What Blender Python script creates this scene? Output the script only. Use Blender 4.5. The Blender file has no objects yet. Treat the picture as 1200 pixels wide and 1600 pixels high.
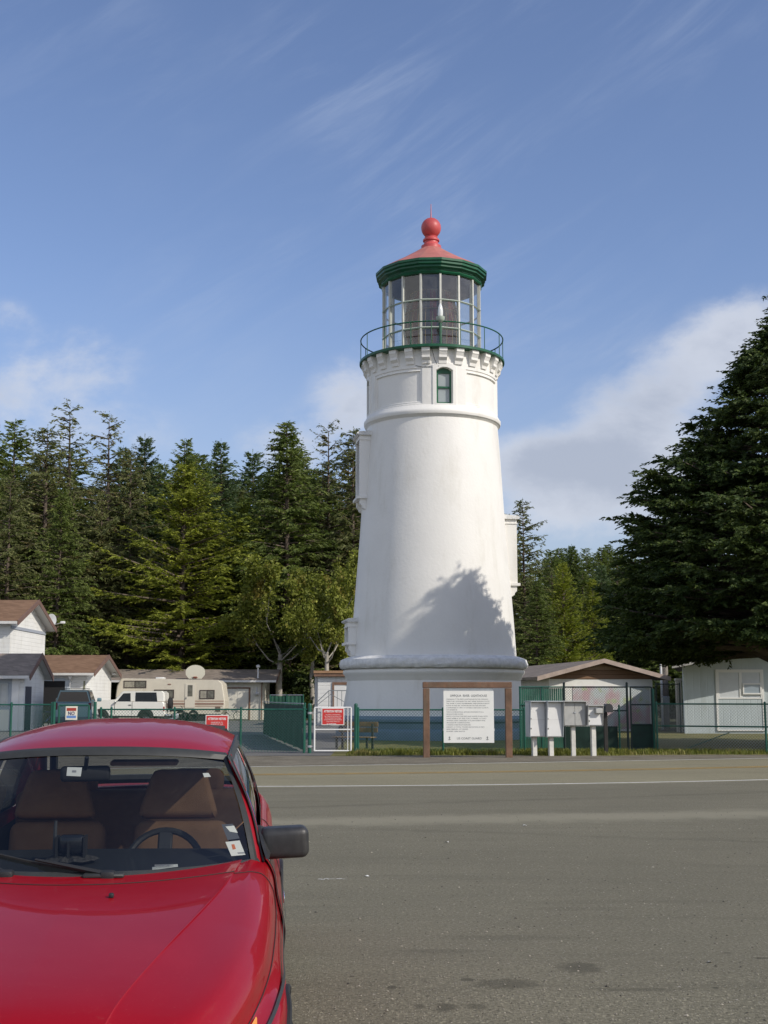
import bpy, math, random
import numpy as np
from mathutils import Vector, Matrix
R = math.radians
PI = math.pi
sc = bpy.context.scene
col = sc.collection

# ------------------------------------------------------------------ camera, sky, sun, exposure
CAM_H, TILT, F = 1.5, R(8.28), 2000.0
cam = bpy.data.cameras.new('camera')
cam.sensor_fit = 'VERTICAL'; cam.sensor_height = 36.0; cam.lens = 36.0 * F / 1600.0
cam.clip_start = 0.1; cam.clip_end = 4000
camo = bpy.data.objects.new('camera', cam); col.objects.link(camo)
camo.location = (0, 0, CAM_H); camo.rotation_euler = (R(90) + TILT, 0, 0)
sc.camera = camo
sc.view_settings.view_transform = 'Standard'; sc.view_settings.look = 'None'
sc.view_settings.exposure = 0.0; sc.view_settings.gamma = 1.0
SUN_AZ, SUN_EL = R(122), R(35)
sl = bpy.data.lights.new('sun', 'SUN'); sl.energy = 3.6; sl.angle = R(0.5); sl.color = (1.0, 0.93, 0.82)
so = bpy.data.objects.new('sun', sl); col.objects.link(so)
so.rotation_euler = Vector((math.sin(SUN_AZ) * math.cos(SUN_EL), math.cos(SUN_AZ) * math.cos(SUN_EL), math.sin(SUN_EL))).to_track_quat('Z', 'Y').to_euler()
sc.render.engine = 'CYCLES'
sc.cycles.max_bounces = 8; sc.cycles.transparent_max_bounces = 16
sc.cycles.caustics_reflective = False; sc.cycles.caustics_refractive = False

class NT:
    """small helper round a node tree"""
    def __init__(s, nt): s.nt = nt
    def n(s, t, **kw):
        nd = s.nt.nodes.new(t)
        for k, v in kw.items(): setattr(nd, k, v)
        return nd
    def set(s, sock, v):
        if isinstance(v, bpy.types.NodeSocket): s.nt.links.new(v, sock)
        elif v is not None:
            if hasattr(sock.default_value, '__len__') and not hasattr(v, '__len__'): v = [v] * len(sock.default_value)
            if hasattr(v, '__len__') and len(v) == 3 and len(sock.default_value) == 4: v = (*v, 1)
            sock.default_value = v
    def m(s, op, a, b=None, c=None, clamp=False):
        nd = s.n('ShaderNodeMath', operation=op, use_clamp=clamp)
        s.set(nd.inputs[0], a); s.set(nd.inputs[1], b); s.set(nd.inputs[2], c)
        return nd.outputs[0]
    def mix(s, f, a, b, mode='MIX'):
        nd = s.n('ShaderNodeMix', data_type='RGBA', blend_type=mode)
        s.set(nd.inputs[0], f); s.set(nd.inputs[6], a); s.set(nd.inputs[7], b)
        return nd.outputs[2]
    def ramp(s, f, lo, hi, a=0.0, b=1.0):
        nd = s.n('ShaderNodeMapRange', interpolation_type='SMOOTHSTEP')
        s.set(nd.inputs[0], f); s.set(nd.inputs[1], lo); s.set(nd.inputs[2], hi); s.set(nd.inputs[3], a); s.set(nd.inputs[4], b)
        return nd.outputs[0]
    def noise(s, vec, scale, detail=4, rough=0.55, dist=0.0):
        nd = s.n('ShaderNodeTexNoise')
        s.set(nd.inputs['Vector'], vec); nd.inputs['Scale'].default_value = scale
        nd.inputs['Detail'].default_value = detail; nd.inputs['Roughness'].default_value = rough; nd.inputs['Distortion'].default_value = dist
        return nd.outputs[0]
    def vmul(s, vec, v):
        nd = s.n('ShaderNodeMapping'); s.set(nd.inputs[0], vec); nd.inputs['Scale'].default_value = v
        return nd.outputs[0]

# ------------------------------------------------------------------ world: Nishita sky with clouds by direction
w = bpy.data.worlds.new('World'); sc.world = w; w.use_nodes = True
W = NT(w.node_tree)
bg = w.node_tree.nodes['Background']
sky = W.n('ShaderNodeTexSky', sky_type='NISHITA', sun_disc=False, sun_elevation=SUN_EL, sun_rotation=SUN_AZ)
sky.air_density = 1.0; sky.dust_density = 0.6; sky.ozone_density = 2.6; sky.altitude = 0
SKY_STRENGTH = 0.14
tc = W.n('ShaderNodeTexCoord'); dirv = tc.outputs['Generated']
sep = W.n('ShaderNodeSeparateXYZ'); W.set(sep.inputs[0], dirv)
az = W.m('ARCTAN2', sep.outputs[0], sep.outputs[1])          # radians, right of +Y
el = W.m('ARCSINE', sep.outputs[2])
cmb = W.n('ShaderNodeCombineXYZ'); W.set(cmb.inputs[0], az); W.set(cmb.inputs[1], el)
ae = cmb.outputs[0]
def blob(a0, e0, sa, se, amp=1.0, rot=0.0):
    da = W.m('SUBTRACT', az, R(a0)); de = W.m('SUBTRACT', el, R(e0))
    c, s_ = math.cos(R(rot)), math.sin(R(rot))
    u = W.m('DIVIDE', W.m('ADD', W.m('MULTIPLY', da, c), W.m('MULTIPLY', de, s_)), R(sa))
    v = W.m('DIVIDE', W.m('SUBTRACT', W.m('MULTIPLY', de, c), W.m('MULTIPLY', da, s_)), R(se))
    q = W.m('ADD', W.m('MULTIPLY', u, u), W.m('MULTIPLY', v, v))
    return W.m('MULTIPLY', W.m('EXPONENT', W.m('MULTIPLY', q, -1.0)), amp)
def total(vals):
    t = vals[0]
    for v in vals[1:]: t = W.m('ADD', t, v)
    return t
cum = total([blob(-13.9, 14.6, 3.0, 1.7, .60, 10), blob(-16.9, 16.4, 1.0, .8, .5), blob(-13.5, 11.6, 4.5, 1.8, .55),
             blob(-17.5, 13.0, 2.5, 1.6, .5), blob(-1.2, 13.3, 2.1, 1.9, 1.0, 25), blob(-4.3, 11.2, 2.2, 1.3, .75),
             blob(15.8, 15.6, 2.2, 1.5, .95, 30), blob(13.2, 13.6, 2.4, 2.0, .95, 40), blob(10.8, 12.0, 2.2, 2.0, .9, 30),
             blob(8.8, 10.2, 2.6, 1.4, .85), blob(6.0, 10.4, 2.4, 1.2, .9), blob(9.0, 8.3, 4.5, 1.4, .75), blob(12.5, 10.0, 3.0, 2.4, .8)])
n1 = W.noise(W.vmul(ae, (1, 1.5, 1)), 11.0, 9, 0.62, 0.2)
dens = W.m('ADD', cum, W.m('MULTIPLY', W.m('MULTIPLY', W.m('SUBTRACT', n1, 0.5), 2.3), W.ramp(cum, 0.0, 0.45)))
cmask = W.ramp(dens, 0.16, 1.10)
# unseen clouds added outside the view for reflections, spread and brightened to fill shade
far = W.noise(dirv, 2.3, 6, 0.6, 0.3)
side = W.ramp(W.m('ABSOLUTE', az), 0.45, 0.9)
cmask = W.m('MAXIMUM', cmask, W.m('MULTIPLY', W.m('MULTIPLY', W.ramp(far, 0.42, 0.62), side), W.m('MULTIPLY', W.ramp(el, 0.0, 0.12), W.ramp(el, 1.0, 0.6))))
# thin cirrus streaks, rising to the right
mp = W.n('ShaderNodeMapping'); W.set(mp.inputs[0], ae); mp.inputs['Rotation'].default_value = (0, 0, R(-30))
cir = W.noise(W.vmul(mp.outputs[0], (2.6, 15.0, 1)), 1.9, 8, 0.66, 0.5)
cir2 = W.noise(ae, 4.0, 3, 0.5)
cim = W.m('MULTIPLY', W.m('MULTIPLY', W.ramp(cir, 0.40, 0.78), W.ramp(cir2, 0.34, 0.66)), W.ramp(el, 0.12, 0.3))
cim = W.m('MULTIPLY', cim, W.ramp(az, -0.36, 0.30, 0.22, 0.42))
n2 = W.noise(W.vmul(ae, (1, 1.4, 1)), 9.0, 5, 0.5)
shade = W.mix(W.ramp(W.m('ADD', dens, W.m('MULTIPLY', W.m('SUBTRACT', n2, 0.5), 2.0)), 0.5, 1.7), (4.75, 5.0, 5.6), (3.2, 3.5, 4.2))
tint = W.mix(1.0, sky.outputs[0], (1.05, .98, 1.06), 'MULTIPLY')
c1 = W.mix(cim, tint, (3.6, 4.2, 5.4))
low = W.m('MULTIPLY', W.ramp(el, 0.34, 0.05), 0.45)
c1 = W.mix(low, c1, (2.8, 3.1, 3.7))
shade = W.mix(side, shade, (6.8, 6.8, 6.7))  # added out-of-view clouds get a brighter colour to lift shaded surfaces
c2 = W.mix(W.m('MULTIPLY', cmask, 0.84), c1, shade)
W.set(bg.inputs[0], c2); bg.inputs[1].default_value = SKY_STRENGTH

# ------------------------------------------------------------------ pixel helpers (photograph 1200 x 1600 -> world)
def at(px, py, Y):
    u, v = (px - 600) / F, (800 - py) / F
    dy = math.cos(TILT) - v * math.sin(TILT); dz = math.sin(TILT) + v * math.cos(TILT)
    s = Y / dy
    return Vector((u * s, Y, CAM_H + dz * s))
def gr(px, py, z=0.0):
    u, v = (px - 600) / F, (800 - py) / F
    dy = math.cos(TILT) - v * math.sin(TILT); dz = math.sin(TILT) + v * math.cos(TILT)
    s = (z - CAM_H) / dz
    return Vector((u * s, dy * s, z))
def ppm(Y, z=1.5): return F / (Y * math.cos(TILT) + (z - CAM_H) * math.sin(TILT))

# ------------------------------------------------------------------ mesh builder and scene helpers
class MB:
    def __init__(s): s.v = []; s.f = []; s.s = []
    def add(s, vs, fs, smooth=False):
        o = len(s.v); s.v.extend(tuple(p) for p in vs)
        for f in fs: s.f.append(tuple(i + o for i in f)); s.s.append(smooth)
        return s
    def box(s, x0, x1, y0, y1, z0, z1, M=None):
        vs = [Vector(p) for p in ((x0,y0,z0),(x1,y0,z0),(x1,y1,z0),(x0,y1,z0),(x0,y0,z1),(x1,y0,z1),(x1,y1,z1),(x0,y1,z1))]
        if M is not None: vs = [M @ p for p in vs]
        return s.add(vs, [(3,2,1,0),(4,5,6,7),(0,1,5,4),(1,2,6,5),(2,3,7,6),(3,0,4,7)])
    def rbox(s, x0, x1, y0, y1, z0, z1, b=0.02, seg=2, M=None):
        """box with rounded edges all round"""
        import bmesh
        bm = bmesh.new(); bmesh.ops.create_cube(bm, size=1)
        bmesh.ops.scale(bm, vec=(x1-x0, y1-y0, z1-z0), verts=bm.verts)
        bmesh.ops.translate(bm, vec=((x0+x1)/2, (y0+y1)/2, (z0+z1)/2), verts=bm.verts)
        bmesh.ops.bevel(bm, geom=bm.edges[:], offset=b, segments=seg, profile=0.5, affect='EDGES')
        bm.verts.index_update()
        vs = [(M @ v.co if M is not None else v.co.copy()) for v in bm.verts]
        s.add(vs, [[v.index for v in f.verts] for f in bm.faces], True); bm.free(); return s
    def prism(s, poly, vec, smooth=False):
        n = len(poly); vec = Vector(vec); a = [Vector(p) for p in poly]
        s.add(a + [p + vec for p in a], [tuple(range(n))[::-1], tuple(range(n, 2*n))])
        o = len(s.v) - 2*n
        for i in range(n):
            j = (i+1) % n; s.f.append((o+i, o+j, o+n+j, o+n+i)); s.s.append(smooth)
        return s
    def tube(s, pts, r, n=6, closed=False, cap=True, smooth=True):
        pts = [Vector(p) for p in pts]; m = len(pts); rs = r if hasattr(r, '__len__') else [r]*m
        vs = []; prev = None
        for i, p in enumerate(pts):
            a = pts[i-1] if (i or closed) else p; b = pts[(i+1) % m] if (i < m-1 or closed) else p
            t = (b - a).normalized()
            if prev is None:
                up = Vector((0,0,1)) if abs(t.z) < 0.9 else Vector((1,0,0))
                x = t.cross(up).normalized()
            else: x = (prev - t * prev.dot(t)).normalized()
            prev = x; y = t.cross(x)
            for k in range(n):
                an = 2*PI*k/n; vs.append(p + (x*math.cos(an) + y*math.sin(an)) * rs[i])
        fs = []
        for i in range(m if closed else m-1):
            for k in range(n):
                a, b = i*n+k, i*n+(k+1) % n; c, d = ((i+1) % m)*n+(k+1) % n, ((i+1) % m)*n+k
                fs.append((a, b, c, d))
        s.add(vs, fs, smooth)
        if cap and not closed: s.add(vs[:n], [tuple(range(n))[::-1]]); s.add(vs[-n:], [tuple(range(n))])
        return s
    def lathe(s, prof, n=48, c=(0,0,0), a0=0.0, full=True, smooth=True, M=None, cap=False):
        vs = []; c = Vector(c)
        for r, z in prof:
            for k in range(n):
                an = a0 + 2*PI*k/n; p = Vector((r*math.sin(an), -r*math.cos(an), z))
                vs.append((M @ p if M is not None else p) + c)
        fs = []
        for i in range(len(prof)-1):
            for k in range(n):
                fs.append((i*n+k, i*n+(k+1) % n, (i+1)*n+(k+1) % n, (i+1)*n+k))
        s.add(vs, fs, smooth)
        if cap:
            s.add(vs[:n], [tuple(range(n))[::-1]]); s.add(vs[-n:], [tuple(range(n))])
        return s
    def grid(s, P, smooth=True, flip=False):
        m, n = len(P), len(P[0]); fs = []
        for i in range(m-1):
            for j in range(n-1):
                f = (i*n+j, i*n+j+1, (i+1)*n+j+1, (i+1)*n+j); fs.append(f[::-1] if flip else f)
        return s.add([p for row in P for p in row], fs, smooth)
    def shift(s, d):
        s.v = [(p[0]-d[0], p[1]-d[1], p[2]-d[2]) for p in s.v]; return s

def mesh_obj(name, mb, mat, parent=None, auto=40):
    me = bpy.data.meshes.new(name); me.from_pydata(mb.v, [], mb.f)
    me.polygons.foreach_set('use_smooth', mb.s); me.update()
    if auto and any(mb.s) and not all(mb.s) or auto and any(mb.s):
        try: me.set_sharp_from_angle(angle=R(auto))
        except Exception: pass
    if mat is not None: me.materials.append(mat)
    o = bpy.data.objects.new(name, me); col.objects.link(o)
    if parent is not None: o.parent = parent
    return o
def tag(o, label=None, cat=None, group=None, kind=None):
    if label: o['label'] = label
    if cat: o['category'] = cat
    if group: o['group'] = group
    if kind: o['kind'] = kind
    return o
def struct(name, mb, mat): return tag(mesh_obj(name, mb, mat), kind='structure')
class Thing:
    """an Empty at the thing's base; part() takes local or world coordinates"""
    def __init__(s, name, label, cat, loc=(0,0,0), rz=0.0, group=None, M=None):
        s.root = bpy.data.objects.new(name, None); col.objects.link(s.root)
        s.root.empty_display_size = 0.2
        s.loc = Vector(loc)
        if M is not None: s.root.matrix_world = M
        else: s.root.location = s.loc; s.root.rotation_euler = (0, 0, rz)
        tag(s.root, label, cat, group)
    def part(s, name, mb, mat, parent=None, world=False, auto=40, label=None):
        if world: mb.shift(s.loc)
        o = mesh_obj(name, mb, mat, parent or s.root, auto)
        if label: o['label'] = label
        return o
def copy_tree(o, parent=None):
    c = o.copy(); col.objects.link(c)
    if parent is not None: c.parent = parent
    for ch in [x for x in kids.get(o.name, [])]: copy_tree(ch, c)
    return c
kids = {}
def index_kids():
    kids.clear()
    for o in bpy.data.objects:
        if o.parent: kids.setdefault(o.parent.name, []).append(o)

def text_mb(lines, size, M, align='CENTER', spacing=1.0, bold=0.0, width=None):
    """lettering as flat mesh: lines of text in the x-y plane of M"""
    cu = bpy.data.curves.new('lettering', 'FONT'); cu.body = lines; cu.size = size; cu.align_x = align
    cu.space_line = spacing; cu.offset = bold; cu.resolution_u = 2
    o = bpy.data.objects.new('lettering', cu); col.objects.link(o)
    bpy.context.view_layer.update()
    me = bpy.data.meshes.new_from_object(o.evaluated_get(bpy.context.evaluated_depsgraph_get()))
    vs = [v.co.copy() for v in me.vertices]
    if width and vs:
        wd = max(v.x for v in vs) - min(v.x for v in vs); k = width / wd
        for v in vs: v.x *= k
    mb = MB(); mb.add([M @ v for v in vs], [tuple(p.vertices) for p in me.polygons])
    bpy.data.objects.remove(o); bpy.data.curves.remove(cu); bpy.data.meshes.remove(me)
    return mb

# ------------------------------------------------------------------ materials
MATS = {}
def mat(name, base, rough=0.6, metal=0.0, var=0.0, vscale=3.0, bump=0.0, bscale=30.0, spec=0.4, coat=0.0, coat_r=0.05, dirt=None, emit=None):
    if name in MATS: return MATS[name]
    m = bpy.data.materials.new(name); m.use_nodes = True; T = NT(m.node_tree)
    b = m.node_tree.nodes['Principled BSDF']
    b.inputs['Roughness'].default_value = rough; b.inputs['Metallic'].default_value = metal
    b.inputs['Specular IOR Level'].default_value = spec
    b.inputs['Coat Weight'].default_value = coat; b.inputs['Coat Roughness'].default_value = coat_r
    c = (*base, 1); tcn = T.n('ShaderNodeTexCoord'); oc = tcn.outputs['Object']
    if var:
        nz = T.noise(oc, vscale, 5, 0.6)
        c = T.mix(T.ramp(nz, 0.25, 0.75), tuple(x*(1-var) for x in base), tuple(min(1, x*(1+var)) for x in base))
    if dirt:
        nz = T.noise(T.vmul(oc, (1, 1, 0.25)), dirt[1], 5, 0.65)
        c = T.mix(T.m('MULTIPLY', T.ramp(nz, 0.5, 0.75), dirt[2]), c, dirt[0])
    T.set(b.inputs['Base Color'], c)
    if bump:
        bp = T.n('ShaderNodeBump'); bp.inputs['Strength'].default_value = bump; bp.inputs['Distance'].default_value = 0.02
        T.set(bp.inputs['Height'], T.noise(oc, bscale, 5, 0.6)); T.set(b.inputs['Normal'], bp.outputs[0])
    MATS[name] = m; return m
def glass_mat(name, tint, refl=0.06, rough=0.02, ior=1.5, film=0.0):
    m = bpy.data.materials.new(name); m.use_nodes = True; T = NT(m.node_tree); nt = m.node_tree
    nt.nodes.remove(nt.nodes['Principled BSDF']); out = nt.nodes['Material Output']
    tr = T.n('ShaderNodeBsdfTransparent'); tr.inputs[0].default_value = (*tint, 1)
    gl = T.n('ShaderNodeBsdfGlossy'); gl.inputs['Roughness'].default_value = rough; gl.inputs[0].default_value = (1,1,1,1)
    lw = T.n('ShaderNodeLayerWeight'); lw.inputs[0].default_value = 0.5
    f0 = ((ior - 1)/(ior + 1))**2*1.8; sch = T.m('ADD', f0, T.m('MULTIPLY', T.m('POWER', lw.outputs['Facing'], 4.5), 1 - f0))
    mx = T.n('ShaderNodeMixShader')
    T.set(mx.inputs[0], T.m('ADD', T.m('MULTIPLY', sch, 0.85), refl, clamp=True))
    nt.links.new(tr.outputs[0], mx.inputs[1]); nt.links.new(gl.outputs[0], mx.inputs[2]); last = mx.outputs[0]
    if film:
        df = T.n('ShaderNodeBsdfDiffuse'); df.inputs[0].default_value = (.75, .74, .72, 1); m2 = T.n('ShaderNodeMixShader')
        tcn = T.n('ShaderNodeTexCoord'); T.set(m2.inputs[0], T.m('MULTIPLY', T.ramp(T.noise(tcn.outputs['Object'], 2.0, 5, .65), .3, .75, .4, 1.6), film))
        nt.links.new(last, m2.inputs[1]); nt.links.new(df.outputs[0], m2.inputs[2]); last = m2.outputs[0]
    nt.links.new(last, out.inputs[0])
    MATS[name] = m; return m
def leaf_mat(name, dark, light, trans=0.25, warm=None):
    """foliage: colour varies by clump, by tree and along height noise; some light passes through"""
    m = bpy.data.materials.new(name); m.use_nodes = True; T = NT(m.node_tree); nt = m.node_tree
    b = nt.nodes['Principled BSDF']; out = nt.nodes['Material Output']
    geo = T.n('ShaderNodeNewGeometry'); tcn = T.n('ShaderNodeTexCoord'); oi = T.n('ShaderNodeObjectInfo')
    nz = T.noise(tcn.outputs['Object'], 0.55, 4, 0.6)
    rnd = geo.outputs['Random Per Island']
    f = T.m('ADD', T.m('MULTIPLY', T.ramp(nz, 0.3, 0.7), 0.5), T.m('MULTIPLY', T.m('POWER', rnd, 1.6), 0.6))
    c = T.mix(f, dark, light)
    c = T.mix(T.m('MULTIPLY', T.m('GREATER_THAN', rnd, .93), .6), c, tuple(min(1, x*1.7) for x in light))
    c = T.mix(T.m('MULTIPLY', oi.outputs['Random'], 0.35), c, tuple(x*0.6 for x in dark))
    if warm: c = T.mix(T.m('MULTIPLY', T.ramp(T.noise(tcn.outputs['Object'], 0.9, 3, .5), 0.56, 0.7), 0.7), c, warm)
    T.set(b.inputs['Base Color'], c); b.inputs['Roughness'].default_value = 0.6; b.inputs['Specular IOR Level'].default_value = 0.25
    tl = T.n('ShaderNodeBsdfTranslucent'); T.set(tl.inputs[0], T.mix(1.0, c, (1.0, 1.1, .5), 'MULTIPLY'))
    mx = T.n('ShaderNodeMixShader'); mx.inputs[0].default_value = trans
    nt.links.new(b.outputs[0], mx.inputs[1]); nt.links.new(tl.outputs[0], mx.inputs[2]); nt.links.new(mx.outputs[0], out.inputs[0])
    MATS[name] = m; return m
def siding_mat(name, base, pitch=0.2, rough=0.6, axis='X', depth=0.6, var=0.05):
    """painted board siding: vertical or horizontal grooves in the bump"""
    m = mat(name, base, rough, var=var, vscale=1.2, dirt=((base[0]*.6, base[1]*.58, base[2]*.5), 1.6, .35)); T = NT(m.node_tree)
    tcn = T.n('ShaderNodeTexCoord'); sp = T.n('ShaderNodeSeparateXYZ'); T.set(sp.inputs[0], tcn.outputs['Object'])
    if axis == 'V': u = T.m('ADD', sp.outputs[0], sp.outputs[1])
    else: u = sp.outputs[2]
    saw = T.m('ABSOLUTE', T.m('SUBTRACT', T.m('FRACT', T.m('DIVIDE', u, pitch)), 0.5))
    gv = T.ramp(saw, 0.42, 0.5, 1.0, 0.0)
    bp = T.n('ShaderNodeBump'); bp.inputs['Strength'].default_value = depth; bp.inputs['Distance'].default_value = 0.02
    T.set(bp.inputs['Height'], gv); b = m.node_tree.nodes['Principled BSDF']; T.set(b.inputs['Normal'], bp.outputs[0])
    return m
def shingle_mat(name, a, b_):
    m = bpy.data.materials.new(name); m.use_nodes = True; T = NT(m.node_tree); b = m.node_tree.nodes['Principled BSDF']
    tcn = T.n('ShaderNodeTexCoord'); oc = tcn.outputs['Object']
    sp = T.n('ShaderNodeSeparateXYZ'); T.set(sp.inputs[0], oc)
    row = T.m('FLOOR', T.m('DIVIDE', sp.outputs[2], 0.06)); coln = T.m('FLOOR', T.m('ADD', T.m('DIVIDE', T.m('ADD', sp.outputs[0], sp.outputs[1]), 0.3), T.m('MULTIPLY', row, 0.37)))
    wn = T.n('ShaderNodeTexWhiteNoise', noise_dimensions='2D'); cb = T.n('ShaderNodeCombineXYZ'); T.set(cb.inputs[0], row); T.set(cb.inputs[1], coln); T.set(wn.inputs[0], cb.outputs[0])
    f = T.m('ADD', T.m('MULTIPLY', wn.outputs[0], .5), T.m('MULTIPLY', T.noise(oc, 1.1, 5, .6), .55))
    T.set(b.inputs['Base Color'], T.mix(f, a, b_)); b.inputs['Roughness'].default_value = 0.85; b.inputs['Specular IOR Level'].default_value = .2
    fr = T.m('FRACT', T.m('DIVIDE', sp.outputs[2], 0.06)); bp = T.n('ShaderNodeBump'); bp.inputs['Strength'].default_value = .5; bp.inputs['Distance'].default_value = .02
    T.set(bp.inputs['Height'], fr); T.set(b.inputs['Normal'], bp.outputs[0])
    MATS[name] = m; return m

WHITE = mat('white_plaster', (.80, .785, .745), .55, var=.03, vscale=.7, bump=.35, bscale=9, dirt=((.58, .55, .47), 1.3, .38))
ROUGHWHITE = mat('rough_white_ledge', (.72, .715, .69), .7, var=.12, vscale=6, bump=.9, bscale=12, dirt=((.50, .51, .51), 3.0, .5))
PLINTH = mat('blue_grey_plinth_paint', (.15, .20, .27), .6, var=.12, vscale=1.2, bump=.3, bscale=10)
GREEN = mat('dark_green_paint', (.010, .095, .045), .4, var=.2, vscale=4)
GREENP = mat('green_vinyl', (.014, .095, .065), .4, var=.15, vscale=6)
REDP = mat('faded_red_paint', (.50, .085, .085), .45, var=.12, vscale=2)
REDROOF = mat('faded_pink_red_roof', (.45, .16, .135), .6, var=.18, vscale=1.6, dirt=((.38, .2, .14), 1.2, .6))
GALV = mat('galvanised_metal', (.55, .57, .58), .35, .75, var=.1, vscale=8)
WHITEM = mat('white_metal_paint', (.78, .78, .76), .4)
DARKIN = mat('dark_interior', (.02, .02, .022), .8)
BLACKP = mat('black_plastic', (.022, .023, .025), .5, bump=.15, bscale=300)
RUBBER = mat('rubber', (.02, .02, .02), .8, var=.2, vscale=10)
CHROME = mat('chrome', (.75, .75, .75), .12, 1.0)
BROWNT = mat('brown_trim', (.20, .115, .075), .6, var=.15, vscale=3)
BARK = mat('bark', (.11, .085, .065), .9, var=.35, vscale=3, bump=.8, bscale=12)
BARKW = mat('pale_bark', (.36, .33, .28), .85, var=.35, vscale=2.2, bump=.6, bscale=10)
# ------------------------------------------------------------------ ground, parking lot, road, shoulder
SLOPE = 0.06
def gz(y):
    """the lot falls gently towards the photographer"""
    a = min(max(7.8 - y, 0.0), 5.8); k = 1.0
    if a < k: return -SLOPE * a * a / (2*k)
    return -SLOPE * (a - k/2)
near_pts = [gr(*p) for p in ((413,1229),(800,1226),(1200,1218.5))]
far_pts = [gr(*p) for p in ((400,1198),(800,1192),(1200,1184.7))]
def quad(pts):
    c = np.polyfit([p.x for p in pts], [p.y for p in pts], 2)
    def fn(x):
        xa, xb = pts[0].x - 4, pts[2].x + 4
        if x < xa: return float(np.polyval(c, xa) + (x - xa) * np.polyval(np.polyder(c), xa))
        if x > xb: return float(np.polyval(c, xb) + (x - xb) * np.polyval(np.polyder(c), xb))
        return float(np.polyval(c, x))
    return fn
near_line, far_line = quad(near_pts), quad(far_pts)
XS = [x * 1.5 for x in range(-50, 51)]
def strip(f0, f1, z, xs=XS, ny=1, zf=None):
    mb = MB(); rows = []
    for j in range(ny + 1):
        t = j / ny; rows.append([(x, f0(x)*(1-t) + f1(x)*t, z) for x in xs])
    return mb.grid(rows, smooth=True)

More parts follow.
